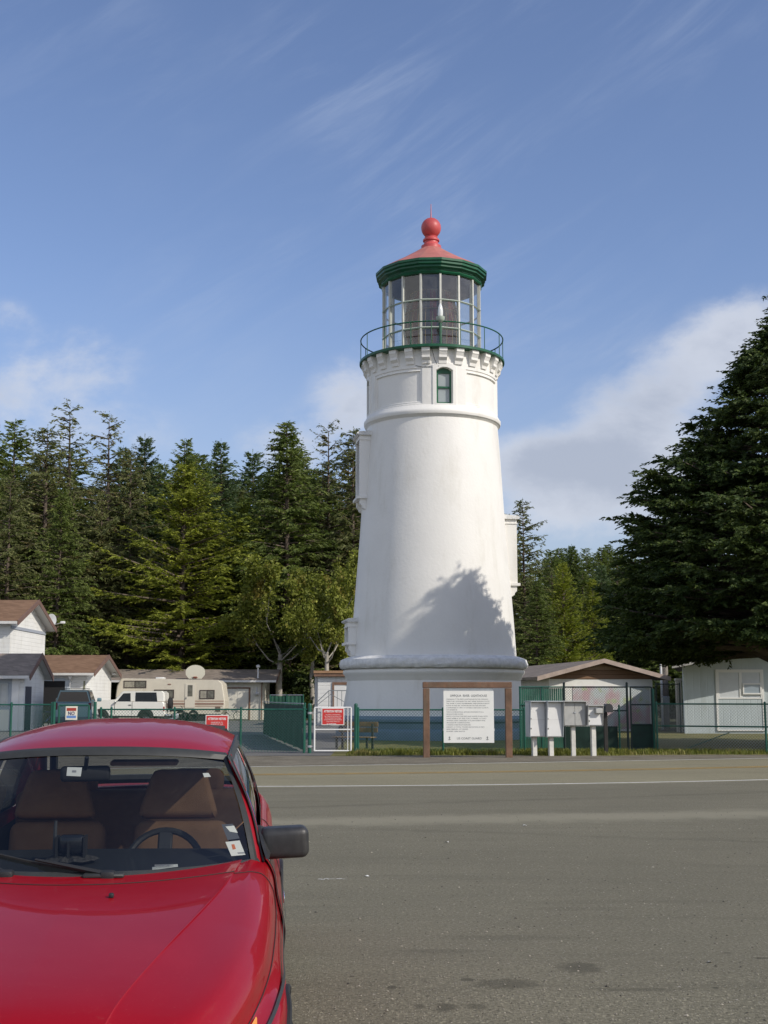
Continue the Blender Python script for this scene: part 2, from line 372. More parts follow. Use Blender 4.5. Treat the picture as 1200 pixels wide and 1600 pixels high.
def asphalt_mat(name, base, grain, lot=False):
    m = bpy.data.materials.new(name); m.use_nodes = True; T = NT(m.node_tree); b = m.node_tree.nodes['Principled BSDF']
    tcn = T.n('ShaderNodeTexCoord'); oc = tcn.outputs['Object']
    flat = T.vmul(oc, (1, 1, 0))
    big = T.noise(flat, .18, 5, .6, .3); mid = T.noise(T.vmul(flat, (.5, 1.4, 1)), 1.1, 6, .65); fine = T.noise(flat, 45, 3, .7)
    def cc(k): return tuple(x*k for x in base)
    c = T.mix(T.ramp(big, .3, .7), cc(.88), cc(1.1))
    c = T.mix(T.m('MULTIPLY', T.ramp(mid, .50, .72), .28), c, cc(.62))
    c = T.mix(T.m('MULTIPLY', T.ramp(T.noise(T.vmul(flat, (.35, 1.2, 1)), 2.7, 5, .6), .55, .75), .22), c, cc(1.35))
    streak = T.noise(T.vmul(flat, (.10, 1.0, 1)), 2.2, 7, .7)
    c = T.mix(T.m('MULTIPLY', T.ramp(streak, .52, .68), .38), c, cc(.60))
    c = T.mix(T.m('MULTIPLY', T.ramp(streak, .46, .34), .30), c, cc(1.30))
    c = T.mix(T.m('MULTIPLY', T.ramp(fine, .42, .62), .65), c, cc(.5))
    vo = T.n('ShaderNodeTexVoronoi'); vo.inputs['Scale'].default_value = grain; T.set(vo.inputs['Vector'], flat)
    sepc = T.n('ShaderNodeSeparateColor'); T.set(sepc.inputs[0], vo.outputs['Color'])
    stone = T.m('MULTIPLY', T.ramp(vo.outputs['Distance'], .45, .25), T.m('GREATER_THAN', sepc.outputs[0], .80))
    c = T.mix(T.m('MULTIPLY', stone, .75), c, T.mix(sepc.outputs[1], cc(1.7), (.34, .31, .26)))
    vo2 = T.n('ShaderNodeTexVoronoi'); vo2.inputs['Scale'].default_value = grain * .3; T.set(vo2.inputs['Vector'], flat)
    s2 = T.n('ShaderNodeSeparateColor'); T.set(s2.inputs[0], vo2.outputs['Color'])
    st2 = T.m('MULTIPLY', T.ramp(vo2.outputs['Distance'], .22, .12), T.m('GREATER_THAN', s2.outputs[0], .93))
    c = T.mix(T.m('MULTIPLY', st2, .8), c, T.mix(T.m('GREATER_THAN', s2.outputs[1], .5), cc(.3), (.36, .33, .28)))
    # single light and dark stones, denser where the surface is worn open
    vo3 = T.n('ShaderNodeTexVoronoi'); vo3.inputs['Scale'].default_value = grain*.62; T.set(vo3.inputs['Vector'], flat)
    s3 = T.n('ShaderNodeSeparateColor'); T.set(s3.inputs[0], vo3.outputs['Color'])
    spy = T.n('ShaderNodeSeparateXYZ'); T.set(spy.inputs[0], oc)
    open_ = T.ramp(T.m('ADD', spy.outputs[1], T.m('MULTIPLY', T.m('SUBTRACT', T.noise(flat, 1.6, 4, .6), .5), 2.4)), 7.6, 6.7, .35, 1.0) if lot else .3
    st3 = T.m('MULTIPLY', T.m('MULTIPLY', T.ramp(vo3.outputs['Distance'], .50, .20), T.m('GREATER_THAN', s3.outputs[0], .55)), open_)
    c = T.mix(T.m('MULTIPLY', st3, .75), c, T.mix(T.ramp(s3.outputs[1], .35, .65), cc(.40), cc(1.75)))
    if lot:
        sp = T.n('ShaderNodeSeparateXYZ'); T.set(sp.inputs[0], oc)
        wob = T.noise(flat, 2.2, 5, .65)
        # washed sand in a shallow gutter line parallel to the road
        p0, p1 = gr(450, 1285), gr(1200, 1271); k = (p1.y - p0.y) / (p1.x - p0.x)
        d = T.m('SUBTRACT', sp.outputs[1], T.m('ADD', T.m('MULTIPLY', sp.outputs[0], k), p0.y - k * p0.x))
        d = T.m('ABSOLUTE', T.m('ADD', d, T.m('MULTIPLY', T.m('SUBTRACT', wob, .5), 1.2)))
        c = T.mix(T.m('MULTIPLY', T.ramp(d, .9, .1), .75), c, (.27, .25, .18))
        # paler dust next to the carriageway and dark tyre-swept tracks
        for (x0, y0, x1, y1, wd, a) in ((440,1262,1200,1238,.28,.38),(620,1296,1200,1316,.22,.32),(480,1338,1200,1352,.3,.18)):
            p0, p1 = gr(x0, y0), gr(x1, y1); k = (p1.y - p0.y) / (p1.x - p0.x)
            d = T.m('SUBTRACT', sp.outputs[1], T.m('ADD', T.m('MULTIPLY', sp.outputs[0], k), p0.y - k * p0.x))
            d = T.m('ABSOLUTE', T.m('ADD', d, T.m('MULTIPLY', T.m('SUBTRACT', wob, .5), .8)))
            c = T.mix(T.m('MULTIPLY', T.m('MULTIPLY', T.ramp(d, wd, 0.0), a), T.ramp(mid, .30, .55)), c, cc(.42))
        # oil stains
        for (px, py, rx, ry, a) in ((906,1512,.13,.045,.55),(790,1538,.19,.035,.5),(730,1531,.04,.014,.6),(696,1578,.06,.025,.6),(745,1577,.06,.018,.45),(612,1544,.03,.010,.7),(800,1465,.45,.03,.22),(690,1486,.30,.02,.25),(655,1576,.03,.012,.5),(1135,1489,.03,.006,.7),(1190,1497,.06,.008,.7),(1118,1545,.02,.006,.8),(985,1548,.30,.012,.35),(900,1420,.4,.03,.18)):
            g = gr(px, py, gz(gr(px, py).y))
            dx = T.m('DIVIDE', T.m('SUBTRACT', sp.outputs[0], g.x), rx); dy = T.m('DIVIDE', T.m('SUBTRACT', sp.outputs[1], g.y), ry*3.2)
            q = T.m('ADD', T.m('ADD', T.m('MULTIPLY', dx, dx), T.m('MULTIPLY', dy, dy)), T.m('MULTIPLY', T.m('SUBTRACT', T.noise(flat, 14, 5, .7), .5), 2.4))
            c = T.mix(T.m('MULTIPLY', T.ramp(q, 1.35, .25), a), c, cc(.28))
    T.set(b.inputs['Base Color'], c); b.inputs['Roughness'].default_value = .85; b.inputs['Specular IOR Level'].default_value = .25
    bp = T.n('ShaderNodeBump'); bp.inputs['Strength'].default_value = .8; bp.inputs['Distance'].default_value = .008
    T.set(bp.inputs['Height'], T.m('ADD', T.noise(flat, 90, 3, .7), T.m('MULTIPLY', stone, .35))); T.set(b.inputs['Normal'], bp.outputs[0])
    return m
LOT = asphalt_mat('lot_asphalt', (.192, .177, .124), 70, lot=True)
ROADM = asphalt_mat('road_asphalt', (.27, .245, .158), 60)
DRIVE = asphalt_mat('drive_asphalt', (.17, .165, .155), 50)

def soil_mat(name, a, b_, sc1=.5, bump=.7):
    m = bpy.data.materials.new(name); m.use_nodes = True; T = NT(m.node_tree); b = m.node_tree.nodes['Principled BSDF']
    oc = T.n('ShaderNodeTexCoord').outputs['Object']
    f = T.m('ADD', T.m('MULTIPLY', T.noise(oc, sc1, 6, .65), .6), T.m('MULTIPLY', T.noise(oc, 14, 4, .7), .45))
    T.set(b.inputs['Base Color'], T.mix(T.ramp(f, .35, .7), a, b_)); b.inputs['Roughness'].default_value = .95; b.inputs['Specular IOR Level'].default_value = .15
    bp = T.n('ShaderNodeBump'); bp.inputs['Strength'].default_value = bump; bp.inputs['Distance'].default_value = .04
    T.set(bp.inputs['Height'], T.noise(oc, 22, 5, .7)); T.set(b.inputs['Normal'], bp.outputs[0])
    return m
SOIL = soil_mat('forest_soil', (.035, .032, .018), (.075, .085, .03))
GRAVEL = soil_mat('gravel_shoulder', (.13, .115, .085), (.24, .215, .165), 1.2)
TURF = soil_mat('worn_turf', (.11, .12, .035), (.22, .19, .085), .9)
SAND = soil_mat('pale_sand', (.22, .2, .16), (.3, .27, .2), 1.5)

ys = [-40, -20, -8, -2, 0, 1, 2, 2.5, 3, 3.5, 4, 4.5, 5, 5.5, 6, 6.4, 6.8, 7.1, 7.4, 7.8, 8.5, 10, 14, 20, 30, 50, 80, 120, 160]
rows = [[(x, y, gz(y) - .03) for x in (-800, -300, -120, -60, -30, -10, 0, 10, 30, 60, 120, 300, 800)] for y in ys]
for y, dz in ((220, 3), (300, 10), (420, 22), (700, 40), (1500, 60)):
    rows.append([(x, y, dz) for x in (-800, -300, -120, -60, -30, -10, 0, 10, 30, 60, 120, 300, 800)])
struct('ground', MB().grid(rows), SOIL)
lot_rows = []
lys = [-14, -6, -2, 0, 1, 2] + [2.2 + .2*i for i in range(32)] + [9, 11, 14, 17, 20]
for y in lys: lot_rows.append([(x, y, gz(y)) for x in XS])
lot_rows.append([(x, near_line(x) - .22, 0.0) for x in XS])
struct('parking_lot', MB().grid(lot_rows), LOT)
struct('road', strip(lambda x: near_line(x) - .22, lambda x: far_line(x) + .25, 0.0, ny=4), ROADM)
LINEW = mat('worn_white_line', (.62, .61, .56), .7, var=.12, vscale=2, dirt=((.24, .22, .16), 9.0, 1.0))
LINEY = mat('worn_yellow_line', (.42, .26, .06), .75, var=.15, vscale=2, dirt=((.2, .18, .13), 5.0, 1.0))
struct('road_edge_line', strip(lambda x: near_line(x) - .075, lambda x: near_line(x) + .075, .004), LINEW)
struct('road_edge_line', strip(lambda x: far_line(x) - .07, lambda x: far_line(x) + .07, .004), LINEW)
mid = lambda x: near_line(x)*.47 + far_line(x)*.53
struct('road_centre_line', strip(lambda x: mid(x) - .2, lambda x: mid(x) - .08, .004), LINEY)
struct('road_centre_line', strip(lambda x: mid(x) + .08, lambda x: mid(x) + .2, .004), LINEY)
FENCE_Y = 35.8
struct('gravel_shoulder', strip(lambda x: far_line(x) + .25, lambda x: max(far_line(x) + .6, 34.2 + .25*math.sin(x*.9) + max(0, x-2)*.06), .004, ny=2), GRAVEL)
struct('grass_verge', strip(lambda x: max(far_line(x) + .5, 34.1 + .25*math.sin(x*.9) + max(0, x-2)*.06), lambda x: 60.0, -.004, xs=[x*.75 for x in range(-3, 50)], ny=6), TURF)
mb = MB(); mb.grid([[(x, y, .006) for x in (-60, -40, -20, -10, -4.5, -1.4)] for y in (34.2, 40, 50, 60, 75, 88.5)])
struct('driveway', mb, DRIVE)

def blades(n, area, hmin, hmax, seed, wd=.012):
    """single grass blades: thin bent triangles standing on the ground"""
    rng = np.random.default_rng(seed); mb = MB()
    for _ in range(n):
        x, y = area(rng); a = rng.uniform(0, 2*PI); h = rng.uniform(hmin, hmax); l = rng.uniform(.2, .7)*h
        dx, dy = math.cos(a), math.sin(a); px_, py_ = -dy*wd, dx*wd
        mb.add([(x-px_, y-py_, -.01), (x+px_, y+py_, -.01), (x+dx*l*.4+px_*.7, y+dy*l*.4+py_*.7, h*.6), (x+dx*l*.4-px_*.7, y+dy*l*.4-py_*.7, h*.6), (x+dx*l, y+dy*l, h)],
               [(0,1,2,3), (3,2,4)])
    return mb
GRASSM = leaf_mat('grass_blades', (.10, .13, .02), (.26, .25, .06), .3, warm=(.30, .25, .10))
def verge_area(rng):
    while True:
        x = rng.uniform(-1.0, 13.5); y = rng.uniform(34.0, 37.2)
        lim = 34.3 + .25*math.sin(x*.9) + .16*math.sin(x*3.7 + 1) + .1*math.sin(x*8.1) + max(0, x-2)*.06
        keep = min(1, max(0.05, (y - lim) / .9)) * (1.0 if math.sin(x*2.1+y)*math.sin(x*.7) > -.5 else .4)
        if y > lim and rng.random() < keep: return x, y
tag(mesh_obj('grass', blades(14000, verge_area, .03, .13, 3), GRASSM), 'short tufted grass along the foot of the fence', 'grass', kind='stuff')
def weed_area(rng):
    cx = weed_c[rng.integers(0, len(weed_c))]
    return cx[0] + rng.normal(0, .10), cx[1] + rng.normal(0, .07)
weed_c = [(r_.uniform(-.8, 13), r_.uniform(34.55, 35.9)) for r_ in [random.Random(8)] for _ in range(34)]
tag(mesh_obj('weeds', blades(2200, weed_area, .07, .20, 6, .010), GRASSM), 'taller weed tufts dotted along the grass verge', 'grass', kind='stuff')
def pebbles(n, seed):
    rng = np.random.default_rng(seed); mb = MB()
    for _ in range(n):
        y = 3.4 + 14*rng.random()**1.7; x = rng.uniform(-.30*y - .5, .32*y + .3)
        if x < -.25 and y < 9.3: continue
        s = rng.uniform(.003, .009)*(1.6 if rng.random() < .06 else 1); q = rng.uniform(.6, 1.3, 4)*s; a = rng.uniform(0, 6.28); c_, s_ = math.cos(a), math.sin(a); z = gz(y)
        P = [(q[0], 0), (0, q[1]), (-q[2], 0), (0, -q[3])]
        mb.add([(x + c_*u - s_*v, y + s_*u + c_*v, z + s*.15) for u, v in P] + [(x, y, z + s*.8), (x, y, z - .002)], [(0,1,4), (1,2,4), (2,3,4), (3,0,4), (1,0,5), (2,1,5), (3,2,5), (0,3,5)])
    return mb
PEB = bpy.data.materials.new('loose_stones'); PEB.use_nodes = True; T = NT(PEB.node_tree); b = PEB.node_tree.nodes['Principled BSDF']
rp = T.n('ShaderNodeNewGeometry').outputs['Random Per Island']; T.set(b.inputs['Base Color'], T.mix(T.m('POWER', rp, 1.5), (.06, .055, .045), (.38, .35, .28))); b.inputs['Roughness'].default_value = .9
tag(mesh_obj('gravel', pebbles(5200, 4), PEB), 'loose small stones scattered over the worn asphalt', 'gravel', kind='stuff')

# loose litter on the lot
PAPER = mat('scrap_paper', (.75, .74, .70), .7)
def scrap(px, py, s, label, seed):
    rng = random.Random(seed); g = gr(px, py); g = gr(px, py, gz(g.y) + .004)
    mb = MB(); n = 7; c = (0, 0, s*.25)
    ring = [(math.cos(2*PI*i/n)*s*rng.uniform(.6, 1.2), math.sin(2*PI*i/n)*s*rng.uniform(.6, 1.2), rng.uniform(0, s*.5)) for i in range(n)]
    mb.add([c] + ring, [(0, 1+i, 1+(i+1) % n) for i in range(n)])
    mb.add([(p[0]*.96, p[1]*.96, p[2]-.003) for p in [c] + ring], [(0, 1+(i+1) % n, 1+i) for i in range(n)])
    mb.v = [(v[0]+g.x, v[1]+g.y, max(v[2], 0.0)+g.z) for v in mb.v]
    tag(mesh_obj('paper_scrap', mb, PAPER), label, 'litter', 'paper scraps on the asphalt')
scrap(698, 1316, .028, 'small white scrap of paper on the asphalt near the pale sandy streak', 1)
scrap(573, 1369, .020, 'crumpled white scrap on the asphalt right of the door mirror', 2)
scrap(1110, 1503, .016, 'tiny white scrap on the asphalt right of the oil stains', 3)
scrap(820, 1290, .030, 'pale scrap lying on the sandy streak across the lot', 4)
ck = MB()
rng = random.Random(5)
for i in range(9):
    a = gr(497 + i*4.8, 1374 + rng.uniform(-.6, .6)); wv = rng.uniform(.004, .012)
    ck.add([(a.x, a.y-wv, .004), (a.x+rng.uniform(.01, .035), a.y-wv, .004), (a.x+.03, a.y+wv, .004), (a.x, a.y+wv, .004)], [(0,1,2,3)])
struct('chalk_mark', ck, PAPER)
# ------------------------------------------------------------------ lighthouse
LY = 50.0
LX = at(676, 800, LY).x
def sil(py, hw):
    """height and radius whose silhouette falls at this row with this half width"""
    z = at(676, py, LY).z; return hw / ppm(LY, z), z
def zfront(py, r): return at(676, py, LY - r).z
def cyl(phi, r, z): return (r*math.sin(R(phi)), -r*math.cos(R(phi)), z)
LH = Thing('lighthouse', 'tall white lighthouse with red domed roof, green gallery rail and glazed lantern', 'lighthouse', (LX, LY, 0))
rT, zT = sil(664, 100.5); rB, zB = sil(1031, 129.5)
# --- plinth and flared base
r1, z1 = sil(1062, 135); r2, z2 = sil(1117, 143.5)
zg = 0.0
r3 = r2 + .06
prof = [(r3 + .18, -.1), (r3 + .18, .30), (r3 + .14, .36), (r3 + .06, .40), (r3 + .05, .60), (r3 + .12, .66), (r3 + .12, .74), (r3 + .04, .80), (r3, .86), (r2 + .03, z2 - .01)]
LH.part('plinth', MB().lathe(prof, 96), PLINTH)
def noisy_lathe(prof, n=96, amp=0.0, seed=0):
    rng = np.random.default_rng(seed); mb = MB(); P = []
    for r, z in prof:
        P.append([cyl(360*k/n, r + amp*rng.normal(), z) for k in range(n)] )
    for row in P: row.append(row[0])
    return mb.grid(P)
LH.part('flared_base', MB().lathe([(r2 + .03, z2 - .01), (r2, z2), ((r1*2+r2)/3 - .02, z1*.66 + z2*.34), (r1, z1)], 96), WHITE)
a1, b1 = sil(1060, 135); a2, b2 = sil(1056, 139); a3, b3 = sil(1052, 141.5); a4, b4 = sil(1048, 141); a5, b5 = sil(1046.5, 138)
a6, b6 = sil(1045.5, 145); a7, b7 = sil(1039, 146.5); a8, b8 = sil(1032, 144.5)
LH.part('base_moulding', MB().lathe([(a1 + .0, b1 - .12), (a1 + .06, b1), (a2, b2), (a3, b3 - .02), (a3, b3 + .03), (a4, b4), (a5, b5)], 96), WHITE)
LH.part('base_ledge', noisy_lathe([(a5, b5), (a6 - .03, b6 - .01), (a6, b6 + .02), (a7, b7 - .06), (a7, b7), (a7 - .01, b7 + .07), (a8, b8), (a8 - .12, b8 + .05), (rB + .1, zB + .09), (rB - .05, zB + .1)], 220, .012, 4), ROUGHWHITE)
# --- tapered shaft
sh = []
for i in range(41):
    t = i/40; sh.append((rB + (rT - rB)*t + .012*math.sin(t*9), zB - .05 + (zT + .25 - zB)*t))
LH.part('shaft', MB().lathe(sh, 144), WHITE)
# --- string ring under the watch room
rD, _ = sil(612, 100.5)
rr = sil(655, 107)[0]
zr0, zr1, zr2, zr3 = zfront(648.5, rr), zfront(644.5, rr), zfront(638.5, rr), zfront(632, rD)
LH.part('string_course', MB().lathe([(rT - .05, zr0 - .16), (rr - .16, zr0 - .03), (rr - .11, zr0), (rr - .07, zr1 - .02), (rr - .03, zr1), (rr - .01, (zr1+zr2)/2), (rr - .01, zr2), (rr - .05, zr2 + .05), (rD + .03, zr3), (rD - .1, zr3 + .02)], 120), WHITE)
# --- watch room drum with recessed panels and arched windows
DECK_Z = (at(676, 566, LY).z + zfront(545, 2.85)) / 2
zd0, zd1 = zr3 - .05, DECK_Z - .04
pz0, pz1 = zfront(632, rD), zfront(574.5, rD)         # panel bottom and top
wz0, wz1 = zfront(629.5, rD), zfront(578, rD)         # window bottom, springing of its arch
BAY = 8.6
def drum_r(phi, z):
    d = (phi - BAY + 45) % 90 - 45                     # angle from the nearest window
    aw = 6.9
    top = wz1 + .11*(1 - (d/aw)**2) if abs(d) < aw else wz1
    if abs(d) < aw and wz0 < z < top: return rD - .26
    as_ = 10.6
    if abs(d) < as_ and wz0 - .08 < z < wz1 + .16 + .17*max(0, 1 - (d/as_)**2): return rD + .035
    e = abs(abs(d) - 45)                               # angle from panel centre
    e = 45 - abs(d)
    if e < 25.4 and pz0 + .07 < z < pz1:
        edge = min((25.4 - e)/360*2*PI*rD, pz1 - z, z - pz0 - .07)
        t = pz1 - z
        if edge < .07: return rD - .03
        if .07 <= t < .12: return rD - .012
        return rD - .075
    return rD
phis = [i*.75 for i in range(481)]
zs = [zd0 + (zd1 - zd0)*i/110 for i in range(111)]
P = [[cyl(p, drum_r(p, z), z) for p in phis] for z in zs]
LH.part('watch_room', MB().grid(P, smooth=False), WHITE, auto=0)
GLS = mat('dim_window_glass', (.30, .34, .35), .08, spec=.8, var=.1, vscale=.7)
GLASS = glass_mat('clear_glass', (.86, .89, .88), .06)
for k in range(4):
    ph = BAY + 90*k
    n = Vector(cyl(ph, 1, 0)); tv = Vector((math.cos(R(ph)), math.sin(R(ph)), 0))
    M = Matrix(((tv.x, -n.x, 0, n.x*(rD - .2)), (tv.y, -n.y, 0, n.y*(rD - .2)), (0, 0, 1, 0), (0, 0, 0, 1)))
    ww = rD*math.sin(R(6.7)); fr = MB(); f_ = .075
    fr.box(-ww, -ww + f_, -.05, .04, wz0, wz1 + .05, M); fr.box(ww - f_, ww, -.05, .04, wz0, wz1 + .05, M)
    fr.box(-ww + f_, ww - f_, -.05, .04, wz0, wz0 + .07, M); fr.box(-ww + f_, ww - f_, -.06, .04, (wz0+wz1)/2 - .03, (wz0+wz1)/2 + .04, M)
    top = [M @ Vector((x, -.05, z)) for x, z in [(-ww, wz1 + .05), (-ww, wz1 + .052)] ]
    arc = [(-ww + 2*ww*i/10, wz1 + .05 + .06*(1 - (-1 + 2*i/10)**2)) for i in range(11)]
    poly = [M @ Vector((x, -.052, z)) for x, z in [(ww, wz1 - .09), (-ww, wz1 - .09)] + arc]
    fr.prism(poly, n * -.09)
    fo = LH.part('window', fr, GREEN)
    pn = MB().box(-ww + f_*.5, ww - f_*.5, 0, .01, wz0 + .03, wz1 - .03, M)
    LH.part('pane', pn, GLS, fo)
# --- brackets and deck
NB = 26
rBk = sil(575, 110)[0]
for k in range(NB):
    ph = 6.9 + 360/NB*k
    n = Vector(cyl(ph, 1, 0)); tv = Vector((math.cos(R(ph)), math.sin(R(ph)), 0)); h = .155
    def pt(r, z, s): return Vector((n.x*r, n.y*r, z)) + tv*s
    prof = [(rD - .05, DECK_Z - .03), (rBk, DECK_Z - .03), (rBk, DECK_Z - .16), (rBk - .03, DECK_Z - .20), (rBk - .08, DECK_Z - .31), (rD + .17, DECK_Z - .40), (rD + .07, DECK_Z - .50), (rD + .05, DECK_Z - .62), (rD - .05, DECK_Z - .62)]
    mb = MB(); mb.prism([pt(r, z, -h) for r, z in prof], tv*(2*h))
    LH.part('bracket', mb, WHITE)
rDk = sil(568, 113)[0]
LH.part('gallery_deck', MB().lathe([(rD - .2, DECK_Z - .03), (rDk - .05, DECK_Z - .03), (rDk, DECK_Z - .02), (rDk, DECK_Z + .07), (rDk - .04, DECK_Z + .09), (1.6, DECK_Z + .06)], 96), GREEN)
# --- gallery railing
rRl, zRl = sil(534, 110.7)
rail = MB(); rail.tube([cyl(360*i/96, rRl, zRl) for i in range(96)], .026, 6, closed=True)
ro = LH.part('railing', rail, GREEN)
for k in range(16):
    ph = -2.4 + 22.9*k if k < 15 else -2.4 - 16
    LH.part('railing_post', MB().tube([cyl(ph, rRl + .0, DECK_Z + .05), cyl(ph, rRl, zRl - .01)], .018, 6), GREEN, ro)
# --- lantern: sixteen sides
OFF = 8.1
rL = sil(500, 75.8)[0] * 1.005
zl0, zl3 = DECK_Z + .03, at(676, 450, LY).z
zb1, zb2 = at(676, 491, LY).z, at(676, 533, LY).z
def hexa(r): return [cyl(OFF + 22.5*k, r, 0) for k in range(16)]
bars = MB()
for k in range(16):
    ph = OFF + 22.5*k
    n = Vector(cyl(ph, 1, 0)); tv = Vector((math.cos(R(ph)), math.sin(R(ph)), 0))
    M = Matrix(((tv.x, n.x, 0, n.x*rL), (tv.y, n.y, 0, n.y*rL), (0, 0, 1, 0), (0, 0, 0, 1)))
    bars.box(-.035, .035, -.09, .035, zl0, zl3, M)
LH.part('lantern_mullions', bars, mat('cream_astragal', (.62, .62, .56), .45, var=.1))
hb = MB()
for z in (zb1, zb2):
    ring = [Vector(cyl(OFF + 22.5*k, rL + .01, z)) for k in range(16)]
    hb.tube(ring, .042, 4, closed=True, smooth=False)
LH.part('lantern_bars', hb, mat('green_grey_bar', (.40, .46, .40), .5))
sill = MB().lathe([(rL + .05, zl0 - .02), (rL + .09, zl0), (rL + .09, zl0 + .10), (rL + .02, zl0 + .13), (rL - .12, zl0 + .13), (rL - .12, zl0 - .02)], 16, a0=R(OFF), smooth=False)
LH.part('lantern_sill', sill, GREEN)
gp = MB(); gp.lathe([(rL - .02, zl0 + .1), (rL - .02, zl3)], 16, a0=R(OFF), smooth=False)
LH.part('lantern_glass', gp, glass_mat('lantern_glass', (.90, .92, .91), .02, film=.055), auto=0)
# eaves: frieze with small raised panels, two lips
rC, zC = sil(433, 87.6)
zc0 = zl3 - .05
fr = MB().lathe([(rL - .12, zc0), (rL + .06, zc0), (rL + .10, zc0 + .06), (rL + .07, zc0 + .10), (rL + .08, zC - .36), (rL + .22, zC - .28), (rC - .13, zC - .26), (rC - .13, zC - .20), (rC - .05, zC - .15), (rC - .05, zC - .07), (rC, zC - .04), (rC, zC + .05), (rC - .06, zC + .075)], 16, a0=R(OFF), smooth=False)
fo = LH.part('eaves', fr, GREEN, auto=0)
ap = math.cos(R(11.25))
for k in range(16):
    ph = OFF + 22.5*(k + .5); n = Vector(cyl(ph, 1, 0)); tv = Vector((math.cos(R(ph)), math.sin(R(ph)), 0)); rp = (rL + .077)*ap
    M = Matrix(((tv.x, n.x, 0, n.x*rp), (tv.y, n.y, 0, n.y*rp), (0, 0, 1, 0), (0, 0, 0, 1)))
    w_ = rL*math.sin(R(11.25))*.78; za, zb_ = zc0 + .14, zC - .42; p = MB(); t = .035
    if zb_ - za < .12: zb_ = za + .14
    p.box(-w_, w_, -.01, .03, zb_ - t, zb_, M); p.box(-w_, w_, -.01, .03, za, za + t, M)
    p.box(-w_, -w_ + t, -.01, .03, za + t, zb_ - t, M); p.box(w_ - t, w_, -.01, .03, za + t, zb_ - t, M)
    LH.part('eaves_panel', p, GREEN, fo)
rN, zN = sil(389, 15)
LH.part('ceiling', MB().lathe([(rL - .05, zl3 - .02), (rL*.5, zl3 + .5), (.1, zl3 + .8)], 32), mat('dark_lantern_lining', (.06, .05, .06), .6))
roof = MB().lathe([(rC - .055, zC + .07), (rC*.80, zC + .07 + (zN - zC)*.20), (rC*.55, zC + .07 + (zN - zC)*.47), (rC*.33, zC + .04 + (zN - zC)*.76), (rN, zN)], 16, a0=R(OFF), smooth=False)
ro = LH.part('roof', roof, REDROOF, auto=0)
def S(py, hw): return sil(py, hw)
fin = MB().lathe([(rN + .02, zN - .03), S(387.5, 15.5), S(385, 15.5), S(383.5, 12.5), S(380, 10.8), S(378, 10.8), S(377.3, 12.8), S(374.8, 12.8), S(374, 10.8), S(372.5, 9.6), S(370.5, 10.2)] +
                 [S(356.5 + 15.6*math.sin(R(a)), 15.6*math.cos(R(a))) for a in (58, 45, 30, 15, 0, -15, -30, -45, -60, -75, -88)], 40)
LH.part('ventilator_ball', fin, REDP, ro)
LH.part('lightning_rod', MB().tube([(0, 0, S(342, 1)[1]), (0, 0, S(319, 1)[1])], [.03, .012], 6), REDP, ro)
# --- lens and its pedestal inside the lantern
lz0, lz1 = DECK_Z + .35, at(676, 462, LY).z
prof = [(.95, lz0)]
nst = 22
for i in range(nst):
    t = i/nst; rr_ = 1.02 - .32*abs(2*t - 1)**2.5; z = lz0 + (lz1 - lz0)*i/nst; dz = (lz1 - lz0)/nst
    prof += [(rr_, z), (rr_ + .06, z + dz*.75), (rr_, z + dz*.95)]
lens_m = bpy.data.materials.new('lens_glass'); lens_m.use_nodes = True; T = NT(lens_m.node_tree); b = lens_m.node_tree.nodes['Principled BSDF']
sp = T.n('ShaderNodeSeparateXYZ'); T.set(sp.inputs[0], T.n('ShaderNodeTexCoord').outputs['Object'])
ang = T.m('FRACT', T.m('DIVIDE', T.m('ADD', T.m('ARCTAN2', sp.outputs[0], sp.outputs[1]), 3.3), 2*PI/8))
T.set(b.inputs['Base Color'], T.mix(T.m('LESS_THAN', ang, .33), (.06, .05, .055), (.15, .012, .02)))
b.inputs['Roughness'].default_value = .16; b.inputs['Specular IOR Level'].default_value = .6
lo = LH.part('fresnel_lens', MB().lathe(prof, 48, smooth=False), lens_m, auto=0)
fm = MB()
for k in range(24): fm.tube([cyl(15*k, 1.1, lz0), cyl(15*k, 1.12, (lz0+lz1)/2), cyl(15*k, .84, lz1)], .018, 4)
for z, r in ((lz0, 1.1), (lz0 + (lz1-lz0)*.33, 1.12), (lz0 + (lz1-lz0)*.66, 1.11), (lz1, .84)):
    fm.tube([cyl(10*i, r, z) for i in range(36)], .025, 4, closed=True)
LH.part('lens_frame', fm, mat('brass_frame', (.22, .15, .07), .4, .8), lo)
LH.part('lens_pedestal', MB().lathe([(1.15, zl0), (1.15, lz0 - .06), (.95, lz0)], 32), mat('dark_plum_paint', (.05, .03, .045), .6))
# curtain drawn behind the lens (seaward back panes are screened)
cu = MB(); cu.grid([[cyl(a, rL - .16 - .03*(i % 2), z) for i, a in enumerate(range(150, 204, 4))] for z in (zb1 - .1, zl3)])
LH.part('curtain', cu, mat('grey_brown_curtain', (.14, .12, .13), .9))
# --- small lamp on a post at the rail
ph = 4.7; n = Vector(cyl(ph, 1, 0)); base = Vector(cyl(ph, rRl - .05, 0))
zq = zfront(505, rRl)
zt_ = lambda py: zfront(py, rRl)
lp = LH.part('gallery_lamp', MB().tube([base + Vector((0, 0, DECK_Z + .05)), base + Vector((0, 0, zt_(504)))], .05, 8), GREEN)
hd = MB().lathe([(.05, zt_(504)), (.13, zt_(501)), (.15, zt_(499.5)), (.17, zt_(495.5)), (.17, zt_(494.5)), (.11, zt_(493.5))], 16, c=base)
LH.part('lamp_base', hd, mat('pale_green_cast', (.36, .42, .36), .5), lp)
LH.part('lamp_globe', MB().lathe([(.085, zt_(494)), (.105, zt_(490)), (.10, zt_(484)), (.08, zt_(479)), (.045, zt_(475)), (.010, zt_(472.5))], 10, c=base), mat('ribbed_lamp_glass', (.74, .76, .74), .15, spec=.9), lp)
